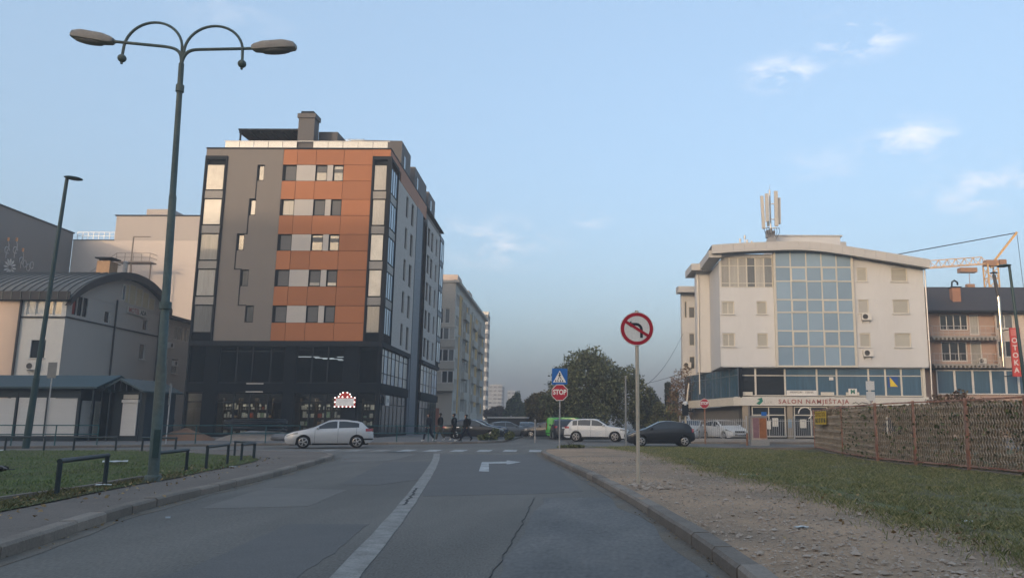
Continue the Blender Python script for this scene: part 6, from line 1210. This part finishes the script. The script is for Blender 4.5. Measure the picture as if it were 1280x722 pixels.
vary(dark, -8.4, 84, 0.0, R(100), 'dark saloon parked far down the street by the shrubs', pdark); vary(silver, -8.9, 73, 0.0, R(15), 'grey hatchback half hidden behind the black saloon', pgrey)
vary(black, -6.4, 80, 0, R(175), 'dark hatchback parked left of the thin marker post', pdark); vary(blue, -5.3, 72.5, 0, R(172), 'dark estate parked in line with the thin marker post', pdark); vary(silver, -4.6, 78, 0, R(120), 'grey hatchback parked right behind the marker post', pgrey); vary(suv, -3.7, 67.0, 0, R(98), 'dark car seen from behind left of the green van', pdark)
vary(silver, 6.3, 60.5, 0.13, R(-110), 'silver hatchback parked behind the showroom fence', psilv); vary(silver, 8.6, 59.6, 0.13, R(-68), 'white hatchback facing the street behind the showroom fence', MATS['paint_white'])
VAN = dict(name='delivery_van', cat='van', L=4.4, W=1.83, r=0.33, w1=0.85, w2=3.55, tumble=0.10, top=[(0, 0.60), (0.05, 0.75), (0.3, 0.95), (0.8, 1.10), (0.95, 1.16), (1.55, 1.72), (1.9, 1.82), (3.0, 1.84), (4.2, 1.82), (4.36, 1.75), (4.4, 0.7)],
           belt=[(0, 0.64), (0.4, 0.85), (1.0, 1.08), (4.0, 1.10), (4.4, 1.05)], side_glass=[(1.25, 2.0)], screen=(0.97, 1.52), rear=(4.3, 4.37), head=(0.7, 0.9), tail=(0.75, 1.35), taillen=0.12, doors=[1.15, 2.1, 3.0], handles=[1.95, 2.85], mirror=1.3)
van = make_car(dict(VAN, label='bright green delivery van behind the white SUV', paint=carpaint('paint_green', (0.06, 0.36, 0.055), 0.0))); setcar(van, -3.05, 70.5, 0, R(-12))
bus = thing('box_trailer', 'low dark truck body with a pale roof edge behind the black saloon', 'truck', (-9.5, 92, 0)); q = MB(); q.box(-13.4, -9.2, 91, 97, 0.4, 1.85); q.build('box_body', pdark, bus); q = MB(); q.box(-13.5, -9.1, 90.9, 97.1, 1.86, 2.02); q.build('roof_edge', white_frame, bus)
for x in (-12.4, -10.2): q = MB(); q.lathe([(0.42, -0.12), (0.45, -0.08), (0.45, 0.08), (0.42, 0.12)], 16, axis='X', off=(x, 91.6, 0.45)); q.build('wheel', tyre_m, bus)

# ------------------------------------------------------------------ people
def person(label, x, y, z, rz, pose, h, cols, bag=False):
    """one continuous skinned body, then clothing by garment"""
    k = h / 1.75; P = {}; 
    base = dict(pelvis=((0, 0, 0.96), .13, .10), waist=((0.0, 0, 1.10), .13, .10), chest=((0.01, 0, 1.30), .16, .12), upper=((0.01, 0, 1.43), .15, .10), neck=((0.02, 0, 1.49), .062, .062), jaw=((0.05, 0, 1.56), .075, .068), head=((0.045, 0, 1.64), .10, .088), crown=((0.035, 0, 1.72), .055, .05))
    base.update(pose); names = list(base); me = bpy.data.meshes.new('body'); idx = {n_: i for i, n_ in enumerate(names)}
    edges = [('pelvis', 'waist'), ('waist', 'chest'), ('chest', 'upper'), ('upper', 'neck'), ('neck', 'jaw'), ('jaw', 'head'), ('head', 'crown')]
    for s in 'LR': edges += [('pelvis', 'hip' + s), ('hip' + s, 'knee' + s), ('knee' + s, 'ank' + s), ('ank' + s, 'toe' + s), ('upper', 'sho' + s), ('sho' + s, 'elb' + s), ('elb' + s, 'wri' + s), ('wri' + s, 'han' + s)]
    me.from_pydata([tuple(c * k for c in base[n_][0]) for n_ in names], [(idx[a], idx[b_]) for a, b_ in edges], [])
    o = bpy.data.objects.new('tmpbody', me); col.objects.link(o); md = o.modifiers.new('s', 'SKIN'); o.modifiers.new('u', 'SUBSURF').levels = 2
    for i, n_ in enumerate(names): me.skin_vertices[0].data[i].radius = tuple(base[n_][j] * k * (1.0 if n_ in ('neck', 'jaw', 'head', 'crown') or n_[:3] in ('han', 'toe') else 1.38) for j in (1, 2)); me.skin_vertices[0].data[i].use_root = (n_ == 'pelvis')
    dg = bpy.context.evaluated_depsgraph_get(); m2 = bpy.data.meshes.new_from_object(o.evaluated_get(dg)); bpy.data.objects.remove(o)
    m2.materials.clear()
    for c in cols: m2.materials.append(c)       # jacket, trousers, shoes, skin, hair
    ank = [Vector(base['ank' + s][0]) * k for s in 'LR']; wri = [Vector(base['han' + s][0]) * k for s in 'LR']
    for p in m2.polygons:
        c = p.center; p.use_smooth = True
        if min((c - w).length for w in wri) < 0.075 * k: p.material_index = 3
        elif any((c - a).length < 0.16 * k and c.z < a.z + 0.03 * k for a in ank) or c.z < 0.08 * k or any((c - Vector(base['toe' + s][0]) * k).length < 0.1 * k for s in 'LR'): p.material_index = 2
        elif c.z > 1.50 * k and abs(c.y) < 0.12 * k: p.material_index = 4 if (c.z > 1.655 * k or c.x < 0.035 * k) else 3
        elif c.z < 0.90 * k: p.material_index = 1
        else: p.material_index = 0
    m2.name = 'body'
    t_ = thing('person', label, 'person', (x, y, z), rz, 'people on the far pavement'); place(bpy.data.objects.new('body', m2), t_, T(x, y, z, rz))
    hd = Vector(base['head'][0]) * k; M = T(x, y, z, rz)
    q = MB(); q.lathe([(0.022, 0), (0.016, 0.02), (0.006, 0.035)], 6); q.build('nose', cols[3], t_, M @ T(hd.x + 0.07, hd.y, hd.z - 0.03, 0, 0, R(75)))
    q = MB(); q.sphere((0, 0, 0), 0.102, 12, 8, (0.98, 0.84, 0.95)); q.build('hair', cols[4], t_, M @ Matrix.Translation((hd.x - 0.03, hd.y, hd.z + 0.012)), True)
    if bag: q = MB(); q.sphere((0, 0, 0), 0.2, 12, 8, (0.55, 0.8, 1.15)); q.build('rucksack', cols[0], t_, M @ Matrix.Translation((-0.2 * k, 0, 1.25 * k)), True)
    return t_
def walk(stride, armswing, lean=0.0, pocket=False):
    d = {}
    for s, sg, f in (('L', 1, 1), ('R', -1, -1)):
        fx = stride * f; knee_f = 0.06 if f > 0 else 0.02
        d['hip' + s] = ((0, 0.09 * sg, 0.90), .095, .09); d['knee' + s] = ((fx * 0.5 + knee_f, 0.09 * sg, 0.50), .062, .062)
        az_ = 0.09 if f > 0 else 0.17; d['ank' + s] = ((fx - (0.06 if f < 0 else 0), 0.09 * sg, az_), .045, .045); d['toe' + s] = ((fx + 0.15 - (0.06 if f < 0 else 0), 0.10 * sg, 0.045 if f > 0 else 0.05), .04, .035)
        ax = -armswing * f; d['sho' + s] = ((lean, 0.19 * sg, 1.41), .075, .075)
        if pocket: d['elb' + s] = ((-0.06, 0.25 * sg, 1.15), .058, .058); d['wri' + s] = ((0.08, 0.2 * sg, 0.98), .042, .042); d['han' + s] = ((0.12, 0.17 * sg, 0.95), .035, .03)
        else: d['elb' + s] = ((ax * 0.5, 0.23 * sg, 1.14), .055, .055); d['wri' + s] = ((ax + 0.08, 0.22 * sg, 0.93), .038, .035); d['han' + s] = ((ax + 0.11, 0.22 * sg, 0.85), .036, .022)
    return d
jk = [mat('jacket_' + n_, c_, rough=0.85, var=0.15) for n_, c_ in (('navy', (0.012, 0.016, 0.026)), ('black', (0.010, 0.011, 0.013)), ('dark', (0.014, 0.018, 0.022)))]
tr = [mat('trousers_' + n_, c_, rough=0.9, var=0.15) for n_, c_ in (('navy', (0.014, 0.018, 0.03)), ('khaki', (0.12, 0.10, 0.075)), ('black', (0.012, 0.012, 0.014)))]
sh_w = mat('shoes_white', (0.55, 0.54, 0.52), rough=0.6); sh_b = mat('shoes_black', (0.02, 0.02, 0.02), rough=0.5); skin = mat('skin', (0.42, 0.26, 0.19), rough=0.6, spec=0.3); hair = mat('hair', (0.018, 0.014, 0.012), rough=0.7)
LFT = R(180 + 8)
person('person in dark jacket, navy trousers and white shoes, leftmost of the walkers', -11.35, 51.6, 0.145, LFT, walk(0.30, 0.12), 1.78, [jk[0], tr[0], sh_w, skin, hair])
person('person in black jacket and khaki trousers, second of the walkers', -10.75, 52.2, 0.145, LFT, walk(0.22, 0.1, pocket=True), 1.80, [jk[1], tr[1], sh_w, skin, hair])
person('person with bare face in black tracksuit and white shoes, third walker', -9.85, 52.1, 0.145, LFT, walk(-0.2, 0.1, pocket=True), 1.78, [jk[2], tr[2], sh_w, skin, hair])
person('person in black with a bulky rucksack, rightmost of the walkers', -9.1, 52.3, 0.145, LFT, walk(0.34, 0.15), 1.72, [jk[1], tr[0], sh_b, skin, hair], True)
person('person in black standing by the sand heap before the dark shop', -29.9, 55.6, 0.135, R(20), walk(0.08, 0.05, pocket=True), 1.72, [jk[1], tr[2], sh_b, skin, mat('hair_grey', (0.45, 0.38, 0.30), rough=0.8)])
# ------------------------------------------------------------------ vegetation
def quads_mesh(name, V4, m):
    """V4: (N,4,3) corners"""
    N = len(V4); me = bpy.data.meshes.new(name); me.vertices.add(N * 4); me.vertices.foreach_set('co', V4.reshape(-1).astype(np.float32))
    me.loops.add(N * 4); me.loops.foreach_set('vertex_index', np.arange(N * 4, dtype=np.int32)); me.polygons.add(N); me.polygons.foreach_set('loop_start', np.arange(0, N * 4, 4, dtype=np.int32)); me.polygons.foreach_set('loop_total', np.full(N, 4, dtype=np.int32))
    me.materials.append(m); me.update(calc_edges=True); return me
def leaves(C, size, aspect=1.6, up=0.0):
    N = len(C); n = rng.normal(size=(N, 3)); n[:, 2] += up; n /= np.linalg.norm(n, axis=1)[:, None]; a = rng.normal(size=(N, 3)); a -= n * (a * n).sum(1)[:, None]; a /= np.linalg.norm(a, axis=1)[:, None]; b = np.cross(n, a)
    s = (size * rng.uniform(0.6, 1.3, N))[:, None]; bend = n * s * 0.25
    return np.stack([C - a * s * aspect / 2 , C - b * s / 2 + bend, C + a * s * aspect / 2, C + b * s / 2 + bend], 1)
def clump_pts(cl, n):
    """points near the shells of clumps (x,y,z,rx,ry,rz)"""
    cl = np.array(cl); w = (cl[:, 3] * cl[:, 4] * cl[:, 5]) ** 0.67; k = rng.choice(len(cl), n, p=w / w.sum()); d = rng.normal(size=(n, 3)); d /= np.linalg.norm(d, axis=1)[:, None]
    r_ = 1 - np.abs(rng.normal(0, 0.28, n)); r_ *= 1 + 0.12 * rng.normal(size=n); return cl[k, :3] + d * cl[k, 3:] * r_[:, None]
bark = mat('bark', (0.07, 0.055, 0.042), rough=0.95, var=0.2, scale=3, fine=12, fvar=0.2, stretch=(1, 1, 0.2))
lf = {n_: leafmat('foliage_' + n_, a, b_) for n_, a, b_ in (('dark', (0.078, 0.098, 0.052), (0.165, 0.175, 0.085)), ('mid', (0.085, 0.108, 0.048), (0.155, 0.16, 0.068)), ('ochre', (0.12, 0.105, 0.045), (0.19, 0.145, 0.06)), ('red', (0.17, 0.085, 0.06), (0.13, 0.105, 0.06)), ('conifer', (0.040, 0.056, 0.038), (0.070, 0.088, 0.055)), ('dry', (0.50, 0.365, 0.24), (0.26, 0.20, 0.125)))}
def tree(name, label, base, H, clumps, n, size, m, group=None, tr=0.2, cat='tree', trunk_to=None):
    t_ = thing(name, label, cat, base, 0, group); bx, by, bz = base
    q = MB(); top_ = Vector(trunk_to) if trunk_to else Vector((bx, by, bz + H * 0.6)); q.tube([Vector(base), Vector(base).lerp(top_, 0.4) + Vector((0.05, 0, 0)), top_], [tr, tr * 0.75, tr * 0.35], 8)
    for c in clumps[:14]:
        a = Vector(base).lerp(top_, random.uniform(0.4, 0.95)); e = Vector(c[:3]); q.tube([a, a.lerp(e, 0.5) + Vector((0, 0, 0.25)), e], [tr * 0.35, tr * 0.2, tr * 0.06], 5)
    q.build('trunk', bark, t_, smooth=True)
    P = clump_pts(clumps, n); P[:, 2] = np.maximum(P[:, 2], bz + 0.05); place(bpy.data.objects.new('crown', quads_mesh('crown', leaves(P, size), m)), t_)
    return t_
def lobes(cx, cy, cz, rx, ry, rz, k, fr=0.36):
    out = []
    for i in range(k):
        t = 2 * math.pi * i * 0.381966 * 1.0; z = 1 - 2 * (i + 0.5) / k; s = math.sqrt(1 - z * z); j = random.uniform(0.55, 0.86)
        out.append((cx + rx * s * math.cos(t) * j, cy + ry * s * math.sin(t) * j, cz + rz * z * j, rx * fr * random.uniform(0.7, 1.25), ry * fr * random.uniform(0.7, 1.25), rz * fr * random.uniform(0.7, 1.2)))
    return out
random.seed(5)
big = lobes(-2.2, 82, 4.9, 4.1, 3.6, 3.9, 36, 0.31) + lobes(1.8, 82.5, 4.0, 2.5, 2.6, 3.4, 18, 0.33) + lobes(-5.2, 82, 3.0, 1.7, 2.0, 2.5, 11, 0.34) + lobes(3.9, 84, 2.6, 1.8, 2.0, 2.6, 12, 0.34)
tree('broad_tree', 'big spreading dark green tree behind the white SUV', (-1.8, 82.5, 0), 8, big, 27000, 0.17, lf['dark'], 'trees', 0.32)
tree('street_tree', 'small yellowish tree just left of the STOP sign', (-8.0, 95, 0), 5, lobes(-8.0, 95, 3.0, 1.9, 1.9, 2.4, 14), 5000, 0.17, lf['ochre'], 'trees', 0.14)
tree('street_tree', 'tall dark tree in the middle of the far street', (-17.5, 150, 0), 7, lobes(-17.3, 150, 3.6, 2.0, 2.0, 3.3, 16), 6000, 0.22, lf['dark'], 'trees', 0.2)
tree('street_tree', 'rounded dark tree right of the tall one in the far street', (-15.2, 148, 0), 6, lobes(-15.0, 148, 3.2, 1.5, 1.5, 2.3, 10), 3500, 0.22, lf['mid'], 'trees', 0.2)
tree('street_tree', 'reddish brown tree at the end of the grey apartment block', (-22, 160, 0), 5, lobes(-22, 160, 2.8, 2.6, 2.2, 2.2, 12), 4500, 0.22, lf['red'], 'trees', 0.2)
tree('street_tree', 'bushy ochre tree in the far street before the towers', (-12.8, 170, 0), 5, lobes(-12.6, 170, 2.2, 1.7, 2, 2.0, 8), 2500, 0.25, lf['ochre'], 'trees', 0.15)
tree('street_tree', 'dark round tree far down the street beside the green van', (-8.2, 120, 0), 5, lobes(-8.0, 120, 3.0, 2.3, 2.2, 2.6, 12), 5000, 0.2, lf['dark'], 'trees', 0.2)
tree('street_tree', 'low dark tree between the ochre tree and the big tree', (-5.8, 105, 0), 4, lobes(-5.6, 105, 2.4, 2.2, 2.2, 2.0, 12), 4500, 0.2, lf['mid'], 'trees', 0.2)
tree('conifer_tree', 'dense conifer clump right of the big tree', (5.0, 92, 0), 4, lobes(4.6, 92, 2.0, 2.3, 1.8, 2.6, 16), 7000, 0.15, lf['conifer'], 'trees', 0.15)
tree('conifer_tree', 'slim taller cypress column right of the big tree', (6.9, 92, 0), 6, [(6.9, 92, 0.6 + 0.55 * i, 0.42, 0.42, 0.5) for i in range(10)], 4500, 0.12, lf['conifer'], 'trees', 0.1)
tree('conifer_tree', 'slim shorter cypress column next to the taller one', (7.7, 91.5, 0), 5, [(7.7, 91.5, 0.6 + 0.5 * i, 0.38, 0.38, 0.45) for i in range(9)], 3600, 0.12, lf['conifer'], 'trees', 0.1)
tree('conifer_tree', 'rounded cypress between the big tree and the cypress columns', (5.7, 90, 0), 4, [(5.4, 90, 0.6 + 0.5 * i, 0.5, 0.5, 0.45) for i in range(7)] + [(4.6, 90.5, 0.6 + 0.5 * i, 0.45, 0.45, 0.45) for i in range(7)], 5000, 0.12, lf['conifer'], 'trees', 0.1)
tree('garden_tree', 'thin brownish tree against the side of the white building', (8.0, 78, 0.13), 6, lobes(7.2, 79, 4.3, 1.5, 1.6, 2.6, 16, 0.38), 1500, 0.13, lf['red'], 'trees', 0.09)
tree('garden_tree', 'dark hedge-like tree filling the gap beside the white building', (6.2, 84, 0.13), 4, lobes(6.2, 84, 1.8, 1.9, 1.5, 1.9, 10), 5000, 0.15, lf['dark'], 'trees', 0.12)
for i, (x, y, r_, h_, lab, m_) in enumerate(((-8.6, 56.4, 0.42, 0.42, 'low green shrub in front of the black saloon', 'mid'), (-7.9, 56.8, 0.42, 0.75, 'taller dark shrub beside the black saloon bonnet', 'dark'), (-6.9, 57.0, 0.4, 0.55, 'small shrub left of the thin marker post', 'mid'), (-1.8, 39.6, 0.6, 0.12, 'grass tuft at the foot of the STOP sign post', 'mid'))):
    tree('shrub', lab, (x, y, 0.13), h_, [(x + random.uniform(-r_, r_) * 0.7, y + random.uniform(-r_, r_) * 0.4, 0.13 + h_ * random.uniform(0.3, 0.75), r_ * 0.45, r_ * 0.4, h_ * 0.4) for _ in range(8)], 900, 0.10, lf[m_], 'shrubs', 0.03, 'shrub')
# climbers on the mesh fence and the bush over it
for i, (a, b_) in enumerate(zip(FP[:-1], FP[1:])):
    A, B_ = np.array(a), np.array(b_); L = np.linalg.norm(B_ - A); n = int(1500 * L * (1.0 if i else 0.5)); t = rng.random(n); zz = 0.05 + 1.85 * rng.random(n) ** 0.9; nn = np.array([-(B_ - A)[1], (B_ - A)[0]]) / L; nn = nn if nn[0] > 0 else -nn
    keep = np.array([mnoise.noise((float(t[k] * L) * 0.9 + i * 7, float(zz[k]) * 1.3, 3.0)) > -0.42 for k in range(n)]); off = np.abs(rng.normal(0.14, 0.10, n)) + 0.03
    P = np.stack([A[0] + (B_ - A)[0] * t + nn[0] * off, A[1] + (B_ - A)[1] * t + nn[1] * off, zr(*a) + zz], 1)[keep]
    place(tag(bpy.data.objects.new('climbing_plant', quads_mesh('climbing_plant', leaves(P, 0.07 if i else 0.10), lf['dry'])), 'dry brown creeper on the %s mesh fence panel counted from the far end' % ['first', 'second', 'third', 'fourth', 'fifth', 'sixth'][i], 'creeper', 'creepers on the mesh fence'), None)
    k2 = rng.random(len(P)) < 0.035; P2 = P[k2] + rng.normal(0, 0.05, (k2.sum(), 3)) - np.array([nn[0], nn[1], 0]) * (0.2 if i else -0.05)
    place(tag(bpy.data.objects.new('creeper_leaves', quads_mesh('creeper_leaves', leaves(P2, 0.075), lf['mid'])), kind='stuff'), None)
bl = []
for k in range(40):
    t = random.random(); x = 13.4 + 4.6 * t; bl.append((x, 36 - 9.0 * t + random.uniform(-0.8, 0.8), 1.55 + random.uniform(-0.5, 0.6) + 0.3 * math.sin(t * 7), 0.5, 0.5, 0.34))
tree('red_bush', 'reddish brown bush rising behind the mesh fence', (15.5, 31, 0), 2.6, bl, 6500, 0.085, lf['red'], 'shrubs', 0.06, 'shrub')
bl = [(10.6 + 2.6 * random.random(), 44 + 1.5 * random.random(), 0.9 + 1.0 * random.random(), 0.6, 0.5, 0.5) for _ in range(12)]
# ------------------------------------------------------------------ grass, stones and fallen leaves
GE = [(4.2, 4.0), (3.97, 8.1), (4.06, 9.5), (3.84, 11.6), (3.63, 15.5), (3.09, 18.6), (2.69, 22.8), (2.36, 26.6), (1.66, 33.4), (0.6, 38.4), (-0.4, 40.4)]
gex = lambda y: float(np.interp(y, [p[1] for p in GE], [p[0] for p in GE])) + 0.28 * mnoise.noise((y * 0.55, 1.7, 0)) + 0.12 * mnoise.noise((y * 2.1, 4.7, 0))
grass_m = mat('grass_ground', (0.125, 0.130, 0.055), rough=0.95, var=0.2, scale=0.6, fine=28, fvar=0.22, bump=0.9, c2=(0.14, 0.12, 0.065))
q = MB(); ys_ = np.arange(4.0, 41.6, 0.3); us_ = np.concatenate([np.linspace(0, 1, 9) ** 1.5 * 6, [9, 14, 24, 40, 75]]); vs = []
for y in ys_:
    e = gex(y)
    for u in us_: x = e + u; vs.append((x, min(y, 41.5), zr(x, y) + 0.018 + (0.012 if u > 0.1 else -0.03)+ 0.02 * mnoise.noise((x * 0.9, y * 0.9, 0)) + 0.02 * mnoise.noise((x * 2.2, y * 2.2, 9))))
nu = len(us_); q.add(vs, [(j * nu + i, j * nu + i + 1, (j + 1) * nu + i + 1, (j + 1) * nu + i) for j in range(len(ys_) - 1) for i in range(nu - 1)]); tag(q.build('grass_ground', grass_m, smooth=True, fix=False), kind='structure')
def blades(P, h, w, m, name, lean=0.5):
    N = len(P); a = rng.random(N) * 2 * np.pi; d = np.stack([np.cos(a), np.sin(a), np.zeros(N)], 1); cl_ = np.array([0.55 + 0.9 * max(0.0, 0.5 + mnoise.noise((float(p[0]) * 1.3, float(p[1]) * 1.3, 4.0))) for p in P]); hh = (h * cl_ * rng.uniform(0.45, 1.4, N))[:, None]; ww = (w * rng.uniform(0.6, 1.3, N))[:, None]; ln = rng.normal(0, lean, (N, 2)); tip = P + np.concatenate([ln, np.ones((N, 1))], 1) * hh; mid = P + np.concatenate([ln * 0.35, np.ones((N, 1)) * 0.6], 1) * hh
    return quads_mesh(name, np.stack([P - d * ww / 2, P + d * ww / 2, mid + d * ww * 0.35, tip], 1), m)
g_r = leafmat('grass_blades_dull', (0.15, 0.185, 0.062), (0.30, 0.26, 0.13)); g_l = leafmat('grass_blades_green', (0.090, 0.145, 0.042), (0.165, 0.19, 0.065)); g_v = leafmat('grass_blades_verge', (0.085, 0.092, 0.034), (0.19, 0.155, 0.075))
def scatter_right(n, y0, y1, xmax):
    y = y0 + (y1 - y0) * rng.random(n) ** 1.7; u = xmax * rng.random(n) ** 1.15; out = []
    for k in range(n):
        e = gex(y[k]); x = e + u[k] - 0.15 + (-abs(random.gauss(0, 0.35)) if u[k] < 0.5 else 0)
        if mnoise.noise((x * 0.8, y[k] * 0.8, 2)) < -0.45 and random.random() < 0.7: continue
        out.append((x, y[k], zr(x, y[k]) + 0.02))
    return np.array(out)
P = scatter_right(170000, 6.5, 41, 8.5); place(tag(bpy.data.objects.new('grass', blades(P, 0.055, 0.0075, g_r, 'grass', 0.55)), 'rough dull grass on the right verge', 'grass', kind='stuff'))
vx = lambda y: float(np.interp(y, [p[1] for p in VERGE[:12]], [p[0] for p in VERGE[:12]])); ex = lambda y: float(np.interp(y, [p[1] for p in EDGE], [p[0] for p in EDGE]))
P = []; PV = []
for k in range(120000):
    y = 8 + 25.5 * random.random() ** 1.3; x = -7.5 - 26 * random.random() ** 1.5
    if y > 27.6 and x > -12 - (y - 27.6) * 1.2: continue
    if x > vx(y) + random.gauss(0, 0.06) or (x < -22 and y > 32.6): continue
    (PV if (y < 18.5 and x > ex(y)) else P).append((x, y, 0.148))
place(tag(bpy.data.objects.new('grass', blades(np.array(P), 0.042, 0.009, g_l, 'grass', 0.5)), 'short green lawn on the left', 'grass', kind='stuff')); place(tag(bpy.data.objects.new('grass', blades(np.array(PV), 0.06, 0.010, g_v, 'grass', 0.6)), 'yellowish verge grass beside the left footway', 'grass', kind='stuff'))
# stones
def stones(n, fx, m, name, label, smin, smax):
    base = np.array([(1, 0, 0), (-1, 0, 0), (0, 1, 0), (0, -1, 0), (0, 0, 1), (0, 0, -0.6)], float); F_ = np.array([(0, 2, 4), (2, 1, 4), (1, 3, 4), (3, 0, 4), (2, 0, 5), (1, 2, 5), (3, 1, 5), (0, 3, 5)]); V = np.zeros((n, 6, 3))
    for k in range(n):
        x, y, z = fx(); s = smin + (smax - smin) * random.random() ** 3; sc_ = np.array([random.uniform(0.7, 1.4), random.uniform(0.7, 1.4), random.uniform(0.4, 0.8)]) * s; a = random.random() * 6.28; c, s_ = math.cos(a), math.sin(a); b_ = base * sc_ * (1 + 0.25 * rng.normal(size=(6, 1))); V[k] = np.stack([b_[:, 0] * c - b_[:, 1] * s_, b_[:, 0] * s_ + b_[:, 1] * c, b_[:, 2]], 1) + (x, y, z + s * 0.15)
    fs = (F_[None] + 6 * np.arange(n)[:, None, None]).reshape(-1, 3); me = bpy.data.meshes.new(name); me.from_pydata(V.reshape(-1, 3).tolist(), [], fs.tolist()); me.materials.append(m); place(tag(bpy.data.objects.new(name, me), label, 'gravel', kind='stuff'))
kx = lambda y: float(np.interp(y, [p[1] for p in KR if p[1] < 37.4], [p[0] for p in KR if p[1] < 37.4]))
def gpt():
    y = 5.5 + 24 * random.random() ** 1.9; a, b_ = kx(y) + 0.2, gex(y) + 0.3; x = a + (b_ - a) * random.random(); return x, y, zr(x, y) + 0.01
stone_m = mat('stone', (0.46, 0.36, 0.275), rough=0.9, island=0.35, var=0.1, c2=(0.33, 0.27, 0.22)); stones(16000, gpt, stone_m, 'gravel', 'loose gravel between the right kerb and the grass', 0.004, 0.022)
stones(1800, gpt, stone_m, 'gravel', 'larger loose stones strewn over the gravel', 0.012, 0.045)
def spt(): a = abs(random.gauss(0, 0.6)); b_ = random.gauss(0, 0.45); return 0.5 + a, 15.5 + b_ * 1.4, zr(1, 15) + 0.015
stones(160, spt, stone_m, 'gravel', 'heap of larger stones round the foot of the sign post', 0.02, 0.075)
LP = []
for k in range(900):
    y = 8 + 20 * random.random() ** 1.6; x = vx(y) + random.gauss(0.0, 0.5) if random.random() < 0.6 else gex(y) + random.gauss(0, 0.9); LP.append((x, y, (0.175 if x < -4 else zr(x, y) + 0.05)))
dl = leafmat('fallen_leaf', (0.20, 0.115, 0.045), (0.28, 0.20, 0.10)); place(tag(bpy.data.objects.new('fallen_leaves', quads_mesh('fallen_leaves', leaves(np.array(LP), 0.045, 1.4, 2.5), dl)), 'scattered dry leaves along both verges', 'leaves', kind='stuff'))
GP = []
for k in range(420):
    y = 6 + 26 * random.random(); x = kx(y) - abs(random.gauss(0.05, 0.07)) if random.random() < 0.5 else float(np.interp(y, [p[1] for p in KL[:40]], [p[0] for p in KL[:40]])) + abs(random.gauss(0.05, 0.08)); GP.append((x, y, 0.012))
place(tag(bpy.data.objects.new('gutter_debris', quads_mesh('gutter_debris', leaves(np.array(GP), 0.03, 1.4, 4), dl)), 'leaf litter gathered in both gutters', 'leaves', kind='stuff'))
# ------------------------------------------------------------------ hazy evening air
hz_m = bpy.data.materials.new('haze_air'); hz_m.use_nodes = True; hz_m.node_tree.nodes.clear()
ho = hz_m.node_tree.nodes.new('ShaderNodeOutputMaterial'); hv = hz_m.node_tree.nodes.new('ShaderNodeVolumePrincipled')
hv.inputs['Color'].default_value = (0.46, 0.475, 0.50, 1); hv.inputs['Density'].default_value = 0.0023; hv.inputs['Anisotropy'].default_value = 0.0
hz_m.node_tree.links.new(hv.outputs[0], ho.inputs['Volume'])
q = MB(); q.box(-1550, 1550, -1550, 1550, -1.1, 43); hz = q.build('haze', hz_m); tag(hz, 'thin evening haze over the whole street', 'haze', kind='stuff')
